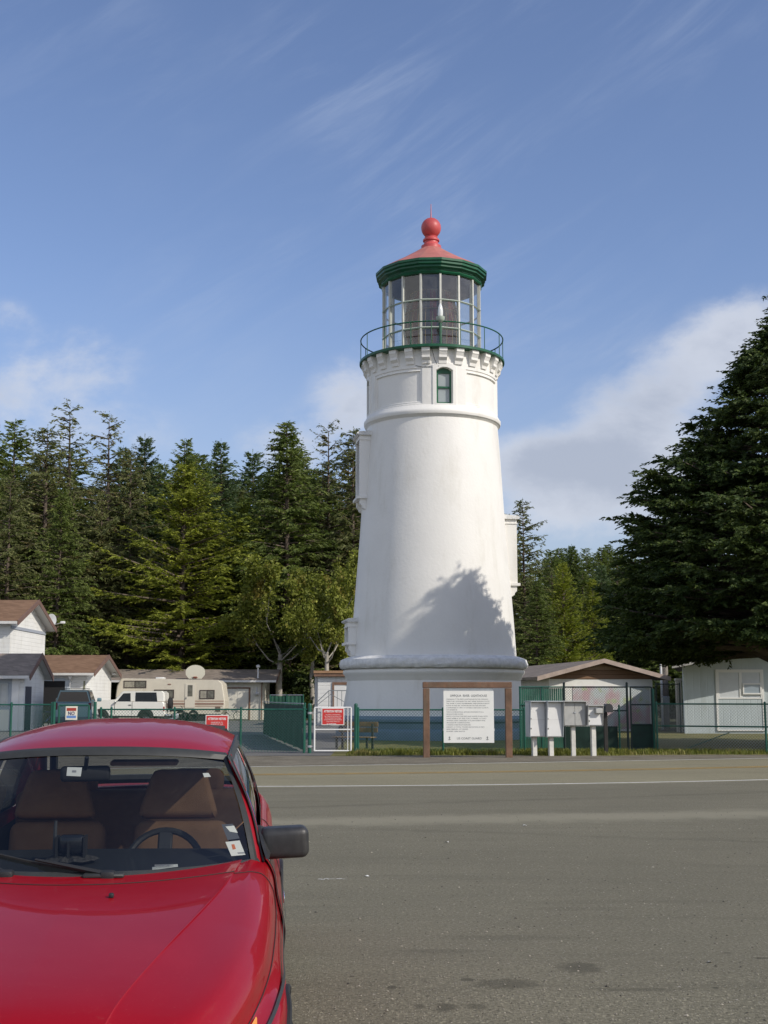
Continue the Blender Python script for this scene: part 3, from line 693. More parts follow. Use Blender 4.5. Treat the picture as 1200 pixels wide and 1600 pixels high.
# cable that loops over the wall from the deck to the window
wv = [cyl(-2.6, rDk - .1, DECK_Z), cyl(0, rD + .18, DECK_Z - .5), cyl(2, rD + .02, zfront(569, rD)), cyl(3.6, rD + .03, zfront(573, rD))]
LH.part('cable', MB().tube(wv, .012, 5), BLACKP)
wv = [cyl(-16 + i*2.6, rD + .012, zfront(570.2 + i*.75 + .9*math.sin(i*.8), rD)) for i in range(8)]
LH.part('cable', MB().tube(wv, .010, 5), BLACKP)
# --- projecting window bays on both sides
def dormer(ph, py0, py1, hw_out, low=False):
    n = Vector(cyl(ph, 1, 0)); tv = Vector((math.cos(R(ph)), math.sin(R(ph)), 0))
    s = abs(math.sin(R(ph))); ro_ = hw_out / ppm(LY, at(676, (py0+py1)/2, LY).z) / s
    z1_, z0_ = at(676, py0, LY).z, at(676, py1, LY).z
    rin = rT + (rB - rT)*max(0, min(1, (zT - z1_)/(zT - zB))) - .5
    M = Matrix(((tv.x, n.x, 0, 0), (tv.y, n.y, 0, 0), (0, 0, 1, 0), (0, 0, 0, 1)))
    H = z1_ - z0_; hb_ = .62; mb = MB(); cap = .13; q = .12
    # jambs, head, sill and cheeks round a deep opening
    zs0, zs1 = z0_ + H*.20, z1_ - .30
    mb.box(-hb_, -hb_ + .2, rin, ro_, zs0, zs1, M); mb.box(hb_ - .2, hb_, rin, ro_, zs0, zs1, M)
    mb.box(-hb_, hb_, rin, ro_, zs1, z1_ - cap, M)
    mb.box(-hb_ + .2, hb_ - .2, rin, ro_ - .28, zs0, zs1, M)
    mb.box(-hb_ - .03, hb_ + .03, rin, ro_ + .03, zs1 - .02, zs1 + .03, M)
    o = LH.part('window_bay', mb, WHITE)
    c = MB()
    prof = [(rin, z1_ - cap), (ro_ + .05, z1_ - cap), (ro_ + q, z1_ - cap + .05), (ro_ + q, z1_ - .05), (ro_ + .03, z1_), (rin, z1_ + .08)]
    c.prism([M @ Vector((-hb_ - .1, r, z)) for r, z in prof], tv*(2*hb_ + .2))
    LH.part('bay_cap', c, ROUGHWHITE, o)
    sl_ = MB()
    sl_.box(-hb_ - .06, hb_ + .06, rin, ro_ + .10, zs0 - .10, zs0, M)
    for sx in (-hb_ + .02, hb_ - .30):
        pr = [(rin, zs0 - .1), (ro_ - .02, zs0 - .1), (ro_ - .02, zs0 - .30), (ro_ - .10, zs0 - .38), (ro_ - .12, zs0 - .46), (ro_ - .22, zs0 - .52), (rin, zs0 - .62)]
        sl_.prism([M @ Vector((sx, r, z)) for r, z in pr], tv*.28)
    LH.part('bay_sill', sl_, WHITE, o)
    LH.part('bay_window', MB().box(-hb_ + .24, hb_ - .24, ro_ - .27, ro_ - .245, zs0 + .05, zs1 - .12, M), mat('dark_sash', (.03, .04, .04), .2, spec=.7), o)
dormer(BAY - 90, 683, 806, 116.5)
dormer(BAY + 90, 807, 938, 127.5)
dormer(BAY - 90, 969, 1014, 135)
# ------------------------------------------------------------------ chain-link fences and gates
def chainlink(mb, p0, p1, z0, z1, pitch=.085, r=.0034):
    """woven wire between two points: two sets of diagonal wires clipped to the panel"""
    p0, p1 = Vector(p0), Vector(p1); d = (p1 - p0); L = d.length; d.normalize(); H = z1 - z0
    nrm = Vector((-d.y, d.x, 0)); k = -H
    def wire(a, b, off):
        pa = p0 + d*a[0] + nrm*off; pb = p0 + d*b[0] + nrm*off
        A = Vector((pa.x, pa.y, z0 + a[1])); B = Vector((pb.x, pb.y, z0 + b[1])); t = (B - A).normalized(); x = nrm; y = t.cross(x)
        vs = [P_ + (x*math.cos(an) + y*math.sin(an))*r for P_ in (A, B) for an in (0, 2.094, 4.189)]
        mb.add(vs, [(0,1,4,3), (1,2,5,4), (2,0,3,5)])
    while k < L:
        a = (max(k, 0), max(0, -k)); b = (min(k + H, L), min(H, L - k))
        if b[0] - a[0] > .01:
            wire(a, b, r*.6); wire((a[0], H - a[1]), (b[0], H - b[1]), -r*.6)
        k += pitch
    return mb
WIREG = mat('green_wire', (.03, .13, .09), .45)
WIREGREY = mat('galvanised_wire', (.38, .40, .39), .4, .5)
WIREK = mat('black_wire', (.02, .025, .025), .5)
def fence_run(name, label, cat, pts, posts, ztop, m_post=None, m_wire=None, group=None, rails=(1.0,), post_r=.03, post_extra=.03, zbot=.04, pitch=.085, knuckle=True):
    """pts: the two end points of the run, posts: fractions along it"""
    m_post = m_post or GREENP; m_wire = m_wire or WIREG
    a, b = Vector((*pts[0], 0)), Vector((*pts[1], 0))
    T_ = Thing(name, label, cat, (a + b)/2, group=group)
    w_ = MB(); chainlink(w_, a, b, zbot, ztop, pitch)
    T_.part('wire_mesh', w_, m_wire, world=True)
    for f in posts:
        p = a.lerp(b, f)
        pm = MB().tube([(p.x, p.y, -.1), (p.x, p.y, ztop + post_extra)], post_r, 10); pm.lathe([(post_r*1.15, ztop + post_extra), (post_r*1.1, ztop + post_extra + .02), (.004, ztop + post_extra + .045)], 10, c=(p.x, p.y, 0))
        T_.part('post', pm, m_post, world=True)
    for f in rails:
        z = zbot + (ztop - zbot)*f
        T_.part('rail', MB().tube([(a.x, a.y, z), (b.x, b.y, z)], .021, 8), m_post, world=True)
    return T_
FY = FENCE_Y
def fx(px, Y=FY): return at(px, 1120, Y).x
zA, zB_, zCc = at(40, 1101, FY).z, at(300, 1108.5, FY).z, at(620, 1109, FY).z
fence_run('chain_link_fence', 'green chain link fence before the grey roofed house behind the car roof', 'fence', [(fx(-60), FY), (fx(83), FY)], [0, .54, .985], zA)
fence_run('chain_link_fence', 'green chain link fence behind the car roof, before the white off-roader and trailer', 'fence', [(fx(156), FY), (fx(480), FY)], [0.005, .055, .36, .68, .985], zB_, rails=(1.0,))
fence_run('chain_link_fence', 'green chain link fence behind the lighthouse notice and foot of tower', 'fence', [(fx(557), FY), (fx(822), FY)], [.01, .51, .99], zCc, rails=(1.0,))
# vehicle gate with the small NO sign
g = Thing('vehicle_gate', 'green framed chain link vehicle gate behind the silver wagon sign', 'gate', (fx(116), FY, 0))
g.root['label'] = 'green tube gate with a small NO sign, behind the car roof'
for px in (84, 148): g.part('gate_post', MB().tube([(fx(px), FY, -.1), (fx(px), FY, zA + .08)], .045, 12), GREENP, world=True)
fm = MB()
for px in (92, 138.5): fm.tube([(fx(px), FY, .06), (fx(px), FY, zA - .02)], .028, 8)
for z in (.08, zA - .02): fm.tube([(fx(92), FY, z), (fx(138.5), FY, z)], .024, 8)
g.part('gate_frame', fm, GREENP, world=True)
g.part('wire_mesh', chainlink(MB(), (fx(92), FY, 0), (fx(138.5), FY, 0), .08, zA - .03), WIREG, world=True)
# white pedestrian gate
g = Thing('pedestrian_gate', 'white tube framed gate carrying a red notice, left of the tower foot', 'gate', (fx(520), FY, 0))
zg1, zg2, zg3 = at(520, 1105.5, FY).z, at(520, 1140, FY).z, .07
fm = MB(); xa, xb = fx(491.5), fx(548.5)
for x in (xa, xb): fm.tube([(x, FY, zg3), (x, FY, zg1)], .024, 8)
fm.tube([(xb - .09, FY, zg3), (xb - .09, FY, zg1)], .014, 6)
for z in (zg1, zg2, zg3): fm.tube([(xa, FY, z), (xb, FY, z)], .02, 8)
g.part('gate_frame', fm, WHITEM, world=True)
g.part('wire_mesh', chainlink(MB(), (xa, FY, 0), (xb, FY, 0), zg3, zg1), WIREGREY, world=True)
for px in (484, 556): g.part('gate_post', MB().tube([(fx(px), FY, -.1), (fx(px), FY, zg1 + .06)], .05, 12).lathe([(.055, zg1 + .06), (.045, zg1 + .10), (.005, zg1 + .12)], 12, c=(fx(px), FY, 0)), GREENP, world=True)
hg = MB()
for z in (zg1 - .15, zg3 + .12):
    hg.lathe([(.058, z - .03), (.058, z + .03)], 12, c=(fx(484), FY, 0)); hg.tube([(fx(484) + .05, FY, z), (xa, FY, z)], .012, 6)
g.part('hinge', hg, GALV, world=True)
g.part('latch', MB().box(xb, xb + .11, FY - .015, FY + .015, zg2 + .0, zg2 + .03), GALV, world=True)
# tall fence with privacy slats, black stretch and screened gate on the right
TY = 37.6
def tx(px): return at(px, 1120, TY).x
zT1 = at(930, 1073.5, TY).z; zT2 = at(930, 1101, TY).z
T_ = Thing('slatted_fence', 'tall green privacy slat fence beside tower foot behind the first two boxes', 'fence', (tx(850), TY, 0))
slm = MB(); x = tx(812)
rng = random.Random(2)
while x < tx(881):
    slm.box(x, x + .055, TY - .004 + rng.uniform(-.003, .003), TY + .004, .08, zT1 - .03); x += .062
T_.part('slats', slm, mat('green_slats', (.025, .10, .065), .5, var=.35, vscale=2.5), world=True)
for z in (zT1, zT2): T_.part('rail', MB().tube([(tx(812), TY - .02, z), (tx(881), TY - .02, z)], .021, 8), GREENP, world=True)
for px in (813, 847): T_.part('post', MB().tube([(tx(px), TY, -.1), (tx(px), TY, zT1 + .02)], .03, 8), GREENP, world=True)
T_ = fence_run('tall_chain_link_fence', 'tall black chain link fence before the brown gabled shed', 'fence', [(tx(882), TY), (tx(981), TY)], [0, .995], zT1, m_post=mat('black_green_post', (.015, .03, .028), .5), m_wire=WIREK, rails=(1.0, .62), post_r=.034, post_extra=.10, pitch=.075)
scr = MB().grid([[(tx(882) + (tx(965) - tx(882))*i/12, TY + .03 + .015*math.sin(i*1.9 + j), .04 + (zT2 - .62 - .04)*j/4) for i in range(13)] for j in range(5)])
SCREEN = mat('dark_green_screen', (.012, .045, .032), .8, var=.3, vscale=3)
T_.part('screen_cloth', scr, SCREEN, world=True)
T_.part('short_post', MB().tube([(tx(967), TY - .05, -.1), (tx(967), TY - .05, zT2)], .028, 8), GREENP, world=True)
g = Thing('screened_gate', 'narrow tall gate with dark green lower panel beside the right hand chain link fence', 'gate', (tx(1002), TY, 0))
fm = MB(); xa, xb = tx(986), tx(1019)
for x in (xa, xb): fm.tube([(x, TY, .06), (x, TY, zT1)], .024, 8)
for z in (zT1, zT2, at(1000, 1132, TY).z, .06): fm.tube([(xa, TY, z), (xb, TY, z)], .021, 8)
g.part('gate_frame', fm, MATS['black_green_post'], world=True)
g.part('wire_mesh', chainlink(MB(), (xa, TY, 0), (xb, TY, 0), .06, zT1, .075), WIREK, world=True)
g.part('lower_panel', MB().box(xa + .02, xb - .02, TY + .02, TY + .03, .07, at(1000, 1133, TY).z), SCREEN, world=True)
g.part('gate_post', MB().tube([(tx(1021.5), TY - .02, -.1), (tx(1021.5), TY - .02, at(1020, 1076, TY).z)], .036, 10), GREENP, world=True)
zD = at(1100, 1100, 36.6).z
T_ = fence_run('chain_link_fence', 'green chain link fence with middle rail before the pale right hand house', 'fence', [(at(1026, 1120, 37.3).x, 37.3), (at(1240, 1120, 35.6).x, 35.6)], [.0, .80], zD, rails=(1.0, .52), m_wire=WIREGREY)
a_, b_ = at(1075, 1165, 37.0), at(1140, 1145, 36.4)
T_.part('brace', MB().tube([(a_.x, 37.0, .1), (b_.x, 36.4, .55)], .016, 6), GREENP, world=True)
# screened fence running back from the pedestrian gate, and one farther off
def screen_fence(label, a, b, h, n, m, name='screened_fence'):
    a, b = Vector((*a, 0)), Vector((*b, 0)); T_ = Thing(name, label, 'fence', (a + b)/2)
    rows = []
    d = (b - a); nv = Vector((-d.y, d.x, 0)).normalized()
    for j in range(5):
        rows.append([tuple(a.lerp(b, i/40) + nv*(.02*math.sin(i*1.3 + j*.7)) + Vector((0, 0, .05 + (h - .1)*j/4))) for i in range(41)])
    T_.part('screen_cloth', MB().grid(rows), m, world=True)
    for i in range(n):
        p = a.lerp(b, i/(n-1)) - nv*.04; T_.part('post', MB().tube([(p.x, p.y, -.1), (p.x, p.y, h + .03)], .03, 8), GREENP, world=True)
    T_.part('rail', MB().tube([a + Vector((0, 0, h)), b + Vector((0, 0, h))], .02, 6), GALV, world=True)
    return T_
SCREEN2 = mat('green_screen_cloth', (.02, .085, .055), .8, var=.3, vscale=2)
screen_fence('dark green cloth screened fence running back from the white gate', (at(474, 1120, 37).x, 37.0), (at(412, 1120, 54).x, 54.0), at(440, 1098, 45).z, 6, SCREEN)
screen_fence('short green screened fence far behind the white gate, right of garage', (at(422, 1090, 66).x, 66.0), (at(474, 1090, 66).x, 66.0), at(440, 1086, 66).z, 3, SCREEN2)

# ------------------------------------------------------------------ notices
REDS = mat('red_sign_face', (.60, .045, .04), .4)
WHITES = mat('white_sign_face', (.80, .80, .76), .45, var=.03)
INKR = mat('white_sign_lettering', (.82, .80, .78), .5)
INKB = mat('dark_sign_lettering', (.17, .18, .18), .6)
def face(x, y, z): return Matrix(((1,0,0,x), (0,0,1,y), (0,1,0,z), (0,0,0,1)))      # text plane facing -Y
def sign_plate(name, label, cx, y, z0, z1, wd, m_face, m_edge, group=None, border=.03):
    T_ = Thing(name, label, 'sign', (cx, y, z0), group=group)
    bd = MB().rbox(cx - wd/2, cx + wd/2, y - .003, y + .006, z0, z1, .002, 1)
    T_.part('border', bd, m_edge, world=True)
    T_.part('face', MB().box(cx - wd/2 + border, cx + wd/2 - border, y - .006, y - .0035, z0 + border, z1 - border), m_face, world=True)
    return T_
gy = FY - .045
cx = fx(520.3); za, zb2_ = at(520, 1133, FY).z, at(520, 1106, FY).z
s1 = sign_plate('visitor_notice', 'red ATTENTION VISITORS notice with white border, hung on white gate', cx, gy, za, zb2_, 35.5/ppm(FY), REDS, WHITES, border=.022)
H_ = zb2_ - za
s1.part('heading', text_mb('ATTENTION VISITORS', .085, face(cx, gy - .008, zb2_ - H_*.26), width=.50, bold=.003), INKR, world=True)
s1.part('lettering', text_mb('WELCOME TO THE GROUNDS\nTHE TOWER MAY BE VISITED ONLY\nWITH A GUIDED TOUR. PLEASE\nDO NOT PASS THIS GATE WITHOUT\nYOUR GUIDE. THANK YOU', .040, face(cx, gy - .008, zb2_ - H_*.42), spacing=1.18, width=.49), INKR, world=True)
s1.part('lettering', text_mb('U.S. COAST GUARD', .034, face(cx - .04, gy - .009, za + H_*.045), width=.26, bold=.002), INKR, world=True)
cx = fx(339.5); zb3 = at(340, 1117, FY).z
s2 = sign_plate('visitor_notice', 'red ATTENTION VISITORS notice on the fence, half hidden by the car roof', cx, gy, zb3 - .52, zb3, 35.5/ppm(FY), REDS, WHITES, border=.022)
s2.part('heading', text_mb('ATTENTION VISITORS', .085, face(cx, gy - .008, zb3 - .135), width=.50, bold=.003), INKR, world=True)
s2.part('lettering', text_mb('PLEASE REPORT TO\nMUSEUM FOR TOUR\nOF THE TOWER', .046, face(cx, gy - .008, zb3 - .22), spacing=1.05, width=.34), INKR, world=True)
s2.part('lettering', text_mb('THANK YOU', .04, face(cx + .14, gy - .008, zb3 - .42), width=.15), INKR, world=True)
cx = fx(112); za, zb2_ = at(112, 1125, FY).z, at(112, 1103.5, FY).z; wd = 18.5/ppm(FY)
s3 = sign_plate('no_entry_notice', 'small cream NO sign with red top and blue foot, fixed to vehicle gate', cx, gy, za, zb2_, wd, mat('cream_sign', (.78, .74, .62), .5), mat('cream_sign', (.78, .74, .62), .5), border=.012)
H_ = zb2_ - za
s3.part('red_band', MB().box(cx - wd*.40, cx + wd*.40, gy - .008, gy - .0065, za + H_*.66, za + H_*.88), mat('rusty_red', (.40, .06, .04), .5), world=True)
s3.part('lettering', text_mb('NO', .14, face(cx, gy - .009, za + H_*.36), width=wd*.55, bold=.004), mat('navy_ink', (.05, .05, .16), .5), world=True)
s3.part('blue_band', MB().box(cx - wd*.40, cx + wd*.40, gy - .008, gy - .0065, za + H_*.14, za + H_*.32), mat('sign_blue', (.14, .26, .55), .5), world=True)

# ------------------------------------------------------------------ the big lighthouse notice in its timber frame
IY = 33.3
def ix(px): return at(px, 1120, IY).x
def iz(py): return at(730, py, IY).z
TIMB = mat('weathered_brown_timber', (.165, .095, .06), .75, var=.3, vscale=3, bump=.5, bscale=14, dirt=((.13, .12, .09), 2.2, .9))
I = Thing('lighthouse_notice', 'white lighthouse history notice hung in a brown timber frame by the road', 'sign', (ix(730), IY, 0))
for a, b in ((661, 671.3), (789.5, 799.8)):
    I.part('post', MB().rbox(ix(a), ix(b), IY - .08, IY + .09, -.2, iz(1075.4), .012, 1), TIMB, world=True)
I.part('beam', MB().rbox(ix(660.5), ix(800), IY - .085, IY + .095, iz(1075), iz(1065.6), .012, 1), TIMB, world=True)
bx0, bx1, bz0, bz1 = ix(693), ix(771.5), iz(1160.5), iz(1079.5)
I.part('board', MB().box(bx0, bx1, IY - .05, IY - .02, bz0, bz1), WHITES, world=True)
I.part('board_rail', MB().box(bx0 + .02, bx1 - .02, IY - .045, IY - .015, bz1 + .002, bz1 + .07).box(bx0 - .02, bx1 + .02, IY - .018, IY + .02, bz0 + .3, bz0 + .36), GALV, world=True)
for px in (700, 765): I.part('hanger', MB().box(ix(px) - .02, ix(px) + .02, IY - .012, IY + .012, bz1 + .0, iz(1074)), GALV, world=True)
Wd = bx1 - bx0; Hd = bz1 - bz0; cx = (bx0 + bx1)/2
I.part('heading', text_mb('UMPQUA  RIVER  LIGHTHOUSE', .085, face(cx, IY - .053, bz1 - Hd*.115), width=Wd*.73), INKB, world=True)
body = ('ORIGINALLY THE FIRST LIGHTHOUSE IN THE OREGON', 'TERRITORY WAS BUILT IN 1857 NEAR THE MOUTH OF', 'THE RIVER. IT WAS UNDERMINED AND DESTROYED BY', 'FLOOD IN THE 1861. WORK BEGAN ON THIS ONE AND',
        'COMPLETED IN 1894. IT COVERS A SECOND CLASS FL', 'OF RESERVE.', 'THE ILLUMINATING APPARATUS FOR IT IS A', 'MANUFACTURED IN 1890.', 'EMITS A DISTINCTIVE RED AND WHITE FLASH WITH',
        'LENS VISIBLE AT SEA FOR 19 MILES. A TWO', 'WHITES AND ONE RED A FLASH EVERY FIVE', 'SECONDS BY COMPUTATION.', 'CONSTRUCTED FROM MASONRY.', 'HEIGHT: A TOTAL TOWER ELEVATION 65 FEET.', 'LENS: FRESNEL, 1ST ORDER.', 'POWER: 1000 WATTS.')
wf = (.83, .86, .86, .78, .84, .22, .74, .33, .82, .79, .77, .47, .49, .76, .43, .37)
for i, (ln, f_) in enumerate(zip(body, wf)):
    o = I.part('lettering', text_mb(ln, .036, face(bx0 + Wd*.055, IY - .053, bz1 - Hd*(.170 + .0413*i)), align='LEFT', width=Wd*f_), INKB, world=True)
I.part('lettering', text_mb('US COAST GUARD', .078, face(cx + .01, IY - .053, bz0 + Hd*.065), width=Wd*.49), INKB, world=True)
def anchor(x, z):
    mb = MB(); y = IY - .053
    mb.box(x - .006, x + .006, y - .001, y + .001, z - .035, z + .03); mb.box(x - .022, x + .022, y - .001, y + .001, z + .012, z + .022)
    mb.tube([(x + .03*math.sin(R(a)), y, z - .008 - .03*math.cos(R(a))) for a in range(-70, 71, 20)], .005, 4)
    mb.tube([(x + .009*math.sin(R(a)), y, z + .038 + .009*math.cos(R(a))) for a in range(0, 360, 45)], .003, 4, closed=True)
    return mb
for px in (702, 761): I.part('emblem', anchor(ix(px), bz0 + Hd*.085), INKB, world=True)

# ------------------------------------------------------------------ roadside boxes on posts
BOXM = mat('pale_grey_box_paint', (.66, .66, .65), .45, var=.06, vscale=3)
BOXG = mat('grey_box_paint', (.40, .40, .38), .5, var=.12, vscale=4)
POSTW = mat('weathered_white_post', (.62, .61, .56), .7, var=.15, vscale=5, bump=.3, bscale=20)
BY = 34.0
def box_on_post(name, label, px0, px1, top, bot, pxp, wpost, pbot, m, depth, hood, rz=-9, group='steel boxes on posts by the road', double=False, m_post=None, slot=False):
    cx = at((px0+px1)/2, 1120, BY).x; T_ = Thing(name, label, 'box', (cx, BY, 0), R(rz), group=group)
    pp = ppm(BY); wd = (px1 - px0)/pp/math.cos(R(rz)); z0, z1 = at(850, bot, BY).z, at(850, top, BY).z; h = wd/2; f0 = hood[0]
    T_.part('cabinet', MB().rbox(-h, h, 0, depth, z0, z1, .006, 1), m)
    if double:
        T_.part('door', MB().rbox(-h + .01, -.004, -.018, -.002, z0 + .02, z1 - .03, .004, 1), m); T_.part('door', MB().rbox(.004, h - .01, -.018, -.002, z0 + .02, z1 - .03, .004, 1), m)
        T_.part('handle', MB().box(-.03, .03, -.035, -.019, (z0+z1)/2 + .02, (z0+z1)/2 + .05), GALV)
    else:
        d = T_.part('door', MB().rbox(-h + .015, h - .015, -.018, -.002, z0 + .02, z1 - .03, .004, 1), BOXM)
        k = MB(); n_ = 3 if not slot else 2
        for i in range(n_): k.rbox(-h + .02, -h + .045, -.03, -.019, z0 + (z1 - z0)*(.24 + .28*i) - .02, z0 + (z1 - z0)*(.24 + .28*i) + .02, .003, 1)
        T_.part('hinge', k, MATS['dark_sash'], d)
        T_.part('seam', MB().box(-h + .02, h - .02, -.0195, -.0182, (z0+z1)/2 - .01, (z0+z1)/2 - .005), BOXG, d)
    ho = MB()
    for sx in (-h - .012, h):
        pr = [(sx, 0, z0), (sx, -hood[1], z0), (sx, -f0, z1), (sx, 0, z1)]; ho.prism(pr, (.012, 0, 0))
    ho.prism([(-h - .02, depth, z1 + .002), (-h - .02, -f0 - .02, z1 + .002), (-h - .02, -f0 - .02, z1 + .017), (-h - .02, depth, z1 + .025)], (wd + .04, 0, 0))
    T_.part('hood', ho, BOXG if m is not BOXM or slot else mat('blue_grey_hood', (.42, .45, .47), .5))
    if slot:
        T_.part('visor', MB().rbox(-.02, h - .03, -.15, -.02, z1 - .19, z1 - .06, .01, 1), BOXG)
    xp = (pxp - (px0+px1)/2)/pp
    T_.part('post', MB().rbox(xp - wpost/2, xp + wpost/2, depth*.35, depth*.35 + wpost, -.2, z0 - .001, .006, 1), m_post or POSTW)
    return T_
box_on_post('utility_box', 'tall white steel box on post nearest the lighthouse, first of the roadside row', 827, 852, 1096.5, 1151.5, 837.5, .12, 1182, BOXM, .34, (.15, .045), 13)
box_on_post('utility_box', 'second tall white steel box on post, right of its twin', 853.5, 878.5, 1096.5, 1151.8, 863.5, .12, 1182, BOXM, .34, (.15, .045), 13)
box_on_post('utility_box', 'square weathered grey box with two doors on a white post', 881, 915, 1096.5, 1134.5, 897, .11, 1182, BOXG, .30, (.10, .01), 5, double=True)
box_on_post('utility_box', 'small white box with visor on post, last of the pale row', 918, 941, 1103, 1134, 929.5, .12, 1181, BOXM, .30, (.10, .03), 11, slot=True)
M_ = Thing('mailbox', 'black roadside mailbox on a dark post right of the white boxes', 'mailbox', (at(951, 1120, 35).x, 34.9, 0))
zt, zb = at(951, 1099.5, 35).z, at(951, 1113, 35).z; h = .105; ar = [(h*math.cos(R(a)), zb + .12 + (zt - zb - .12)*math.sin(R(a))) for a in range(0, 181, 20)]
M_.part('shell', MB().prism([(x, -.02, z) for x, z in [(-h, zb), (h, zb)] + ar], (0, .5, 0)), BLACKP)
M_.part('door', MB().prism([(x*.96, -.03, z - .004) for x, z in [(-h, zb + .01), (h, zb + .01)] + ar], (0, .008, 0)), mat('worn_black', (.05, .05, .052), .35))
M_.part('post', MB().rbox(-.13, -.03, .1, .2, -.2, zb - .001, .008, 1), mat('dark_post', (.035, .032, .03), .8, var=.3))

# ------------------------------------------------------------------ bench behind the fence
WOODB = mat('bench_timber', (.20, .13, .07), .75, var=.25, vscale=5)
b0, b1 = at(557, 1150, 38.6), at(586, 1150, 38.6)
Bn = Thing('bench', 'wooden bench with slatted back behind the fence by the white gate', 'bench', ((b0.x+b1.x)/2 - .35, 38.6, 0), R(-25))
zs_ = at(570, 1151, 38.6).z
mb = MB()
for i in range(3): mb.rbox(-.65, .65, -.2 + i*.14, -.08 + i*.14, zs_ - .03, zs_, .006, 1)
Bn.part('seat', mb, WOODB)
mb = MB()
for i in range(2): mb.rbox(-.65, .65, .26 + i*.03, .29 + i*.03, zs_ + .12 + i*.17, zs_ + .26 + i*.17, .006, 1)
Bn.part('backrest', mb, WOODB)
for sx in (-.5, .5):
    Bn.part('leg', MB().rbox(sx - .03, sx + .03, -.18, -.12, 0, zs_ - .03, .005, 1).rbox(sx - .03, sx + .03, .20, .26, 0, zs_ + .38, .005, 1), mat('bench_iron', (.03, .03, .03), .5))
# ------------------------------------------------------------------ buildings
SIDW = siding_mat('white_board_siding', (.76, .76, .73), .22, axis='H')
SIDC = siding_mat('cream_board_siding', (.66, .63, .54), .35, axis='V', depth=.9)
SIDG = siding_mat('pale_blue_grey_siding', (.44, .50, .52), .30, axis='V', depth=.4)
SHB = shingle_mat('brown_shingles', (.13, .075, .045), (.26, .16, .10))
SHG = shingle_mat('grey_brown_shingles', (.155, .132, .108), (.30, .25, .21))
FASC = mat('brown_fascia', (.17, .105, .085), .6, var=.12)
SOFF = mat('white_soffit', (.55, .54, .51), .7)
GUT = mat('white_gutter', (.66, .65, .62), .4, var=.06)
FRAMEW = mat('white_window_frame', (.72, .72, .70), .4)
WGL = mat('window_glass', (.05, .065, .075), .04, spec=.9)
CURT = mat('pale_curtain_glass', (.42, .44, .43), .15, spec=.7, var=.15, vscale=2)

def gable_house(T_, x0, x1, yf, yr, yb, z_eave, z_ridge, m_wall, m_roof, over=.45, gable_over=.4, gut=True, zb=-.1, gable_mat=None):
    """ridge along X at depth yr, eaves at yf and yb; walls, roof slabs, fascias and gutter in world coordinates"""
    sl_f = (z_ridge - z_eave)/(yr - yf); sl_b = (z_ridge - z_eave)/(yb - yr); t = .14
    wf, wb = yf + over, yb - over; zwf, zwb = z_eave + over*sl_f - .02, z_eave + over*sl_b - .02
    w_ = MB()
    pent = [(wf, zb), (wb, zb), (wb, zwb - t), (yr, z_ridge - t - .02), (wf, zwf - t)]
    for xa, xb in ((x0, x0 + .15), (x1 - .15, x1)): w_.prism([(xa, y, z) for y, z in pent], (xb - xa, 0, 0))
    w_.box(x0 + .15, x1 - .15, wf, wf + .15, zb, zwf - t); w_.box(x0 + .15, x1 - .15, wb - .15, wb, zb, zwb - t)
    T_.part('wall', w_, m_wall, world=True)
    r_ = MB(); xa, xb = x0 - gable_over, x1 + gable_over
    r_.prism([(xa, yf, z_eave), (xa, yr, z_ridge), (xa, yr, z_ridge - t), (xa, yf, z_eave - t)], (xb - xa, 0, 0))
    r_.prism([(xa, yr, z_ridge), (xa, yb, z_eave), (xa, yb, z_eave - t), (xa, yr, z_ridge - t)], (xb - xa, 0, 0))
    ro = T_.part('roof', r_, m_roof, world=True)
    for xx in (xa - .04, xb + .002):
        f_ = MB(); f_.prism([(xx, yf - .02, z_eave + .03), (xx, yr, z_ridge + .03), (xx, yr, z_ridge - .24), (xx, yf - .02, z_eave - .24)], (.038, 0, 0))
        f_.prism([(xx, yr, z_ridge + .03), (xx, yb + .02, z_eave + .03), (xx, yb + .02, z_eave - .24), (xx, yr, z_ridge - .24)], (.038, 0, 0))
        T_.part('fascia', f_, FASC, ro, world=True)
    T_.part('soffit', MB().prism([(xa + .01, yf + .01, z_eave - t - .003), (xa + .01, yr, z_ridge - t - .003), (xa + .01, yr, z_ridge - t - .02), (xa + .01, yf + .01, z_eave - t - .02)], (xb - xa - .02, 0, 0))
            .prism([(xa + .01, yr, z_ridge - t - .003), (xa + .01, yb - .01, z_eave - t - .003), (xa + .01, yb - .01, z_eave - t - .02), (xa + .01, yr, z_ridge - t - .02)], (xb - xa - .02, 0, 0)), SOFF, ro, world=True)
    if gut: T_.part('gutter', MB().box(xa + .02, xb - .02, yf - .12, yf - .022, z_eave - .16, z_eave - .02), GUT, ro, world=True)
    return ro
def window(T_, x0, x1, y, z0, z1, frame=FRAMEW, glass=WGL, fw=.06, mull=1, name='window', cross=False):
    fr = MB(); d = .05
    fr.box(x0, x1, y - d, y, z1 - fw, z1); fr.box(x0, x1, y - d, y, z0, z0 + fw)
    fr.box(x0, x0 + fw, y - d, y, z0 + fw, z1 - fw); fr.box(x1 - fw, x1, y - d, y, z0 + fw, z1 - fw)
    for i in range(mull): xm = x0 + (x1 - x0)*(i+1)/(mull+1); fr.box(xm - fw*.4, xm + fw*.4, y - d*.9, y, z0 + fw, z1 - fw)
    if cross: fr.box(x0 + fw, x1 - fw, y - d*.8, y, (z0+z1)/2 - .015, (z0+z1)/2 + .015)
    o = T_.part(name, fr, frame, world=True)
    T_.part('pane', MB().box(x0 + fw*.6, x1 - fw*.6, y - .02, y - .012, z0 + fw*.6, z1 - fw*.6), glass, o, world=True)
    return o

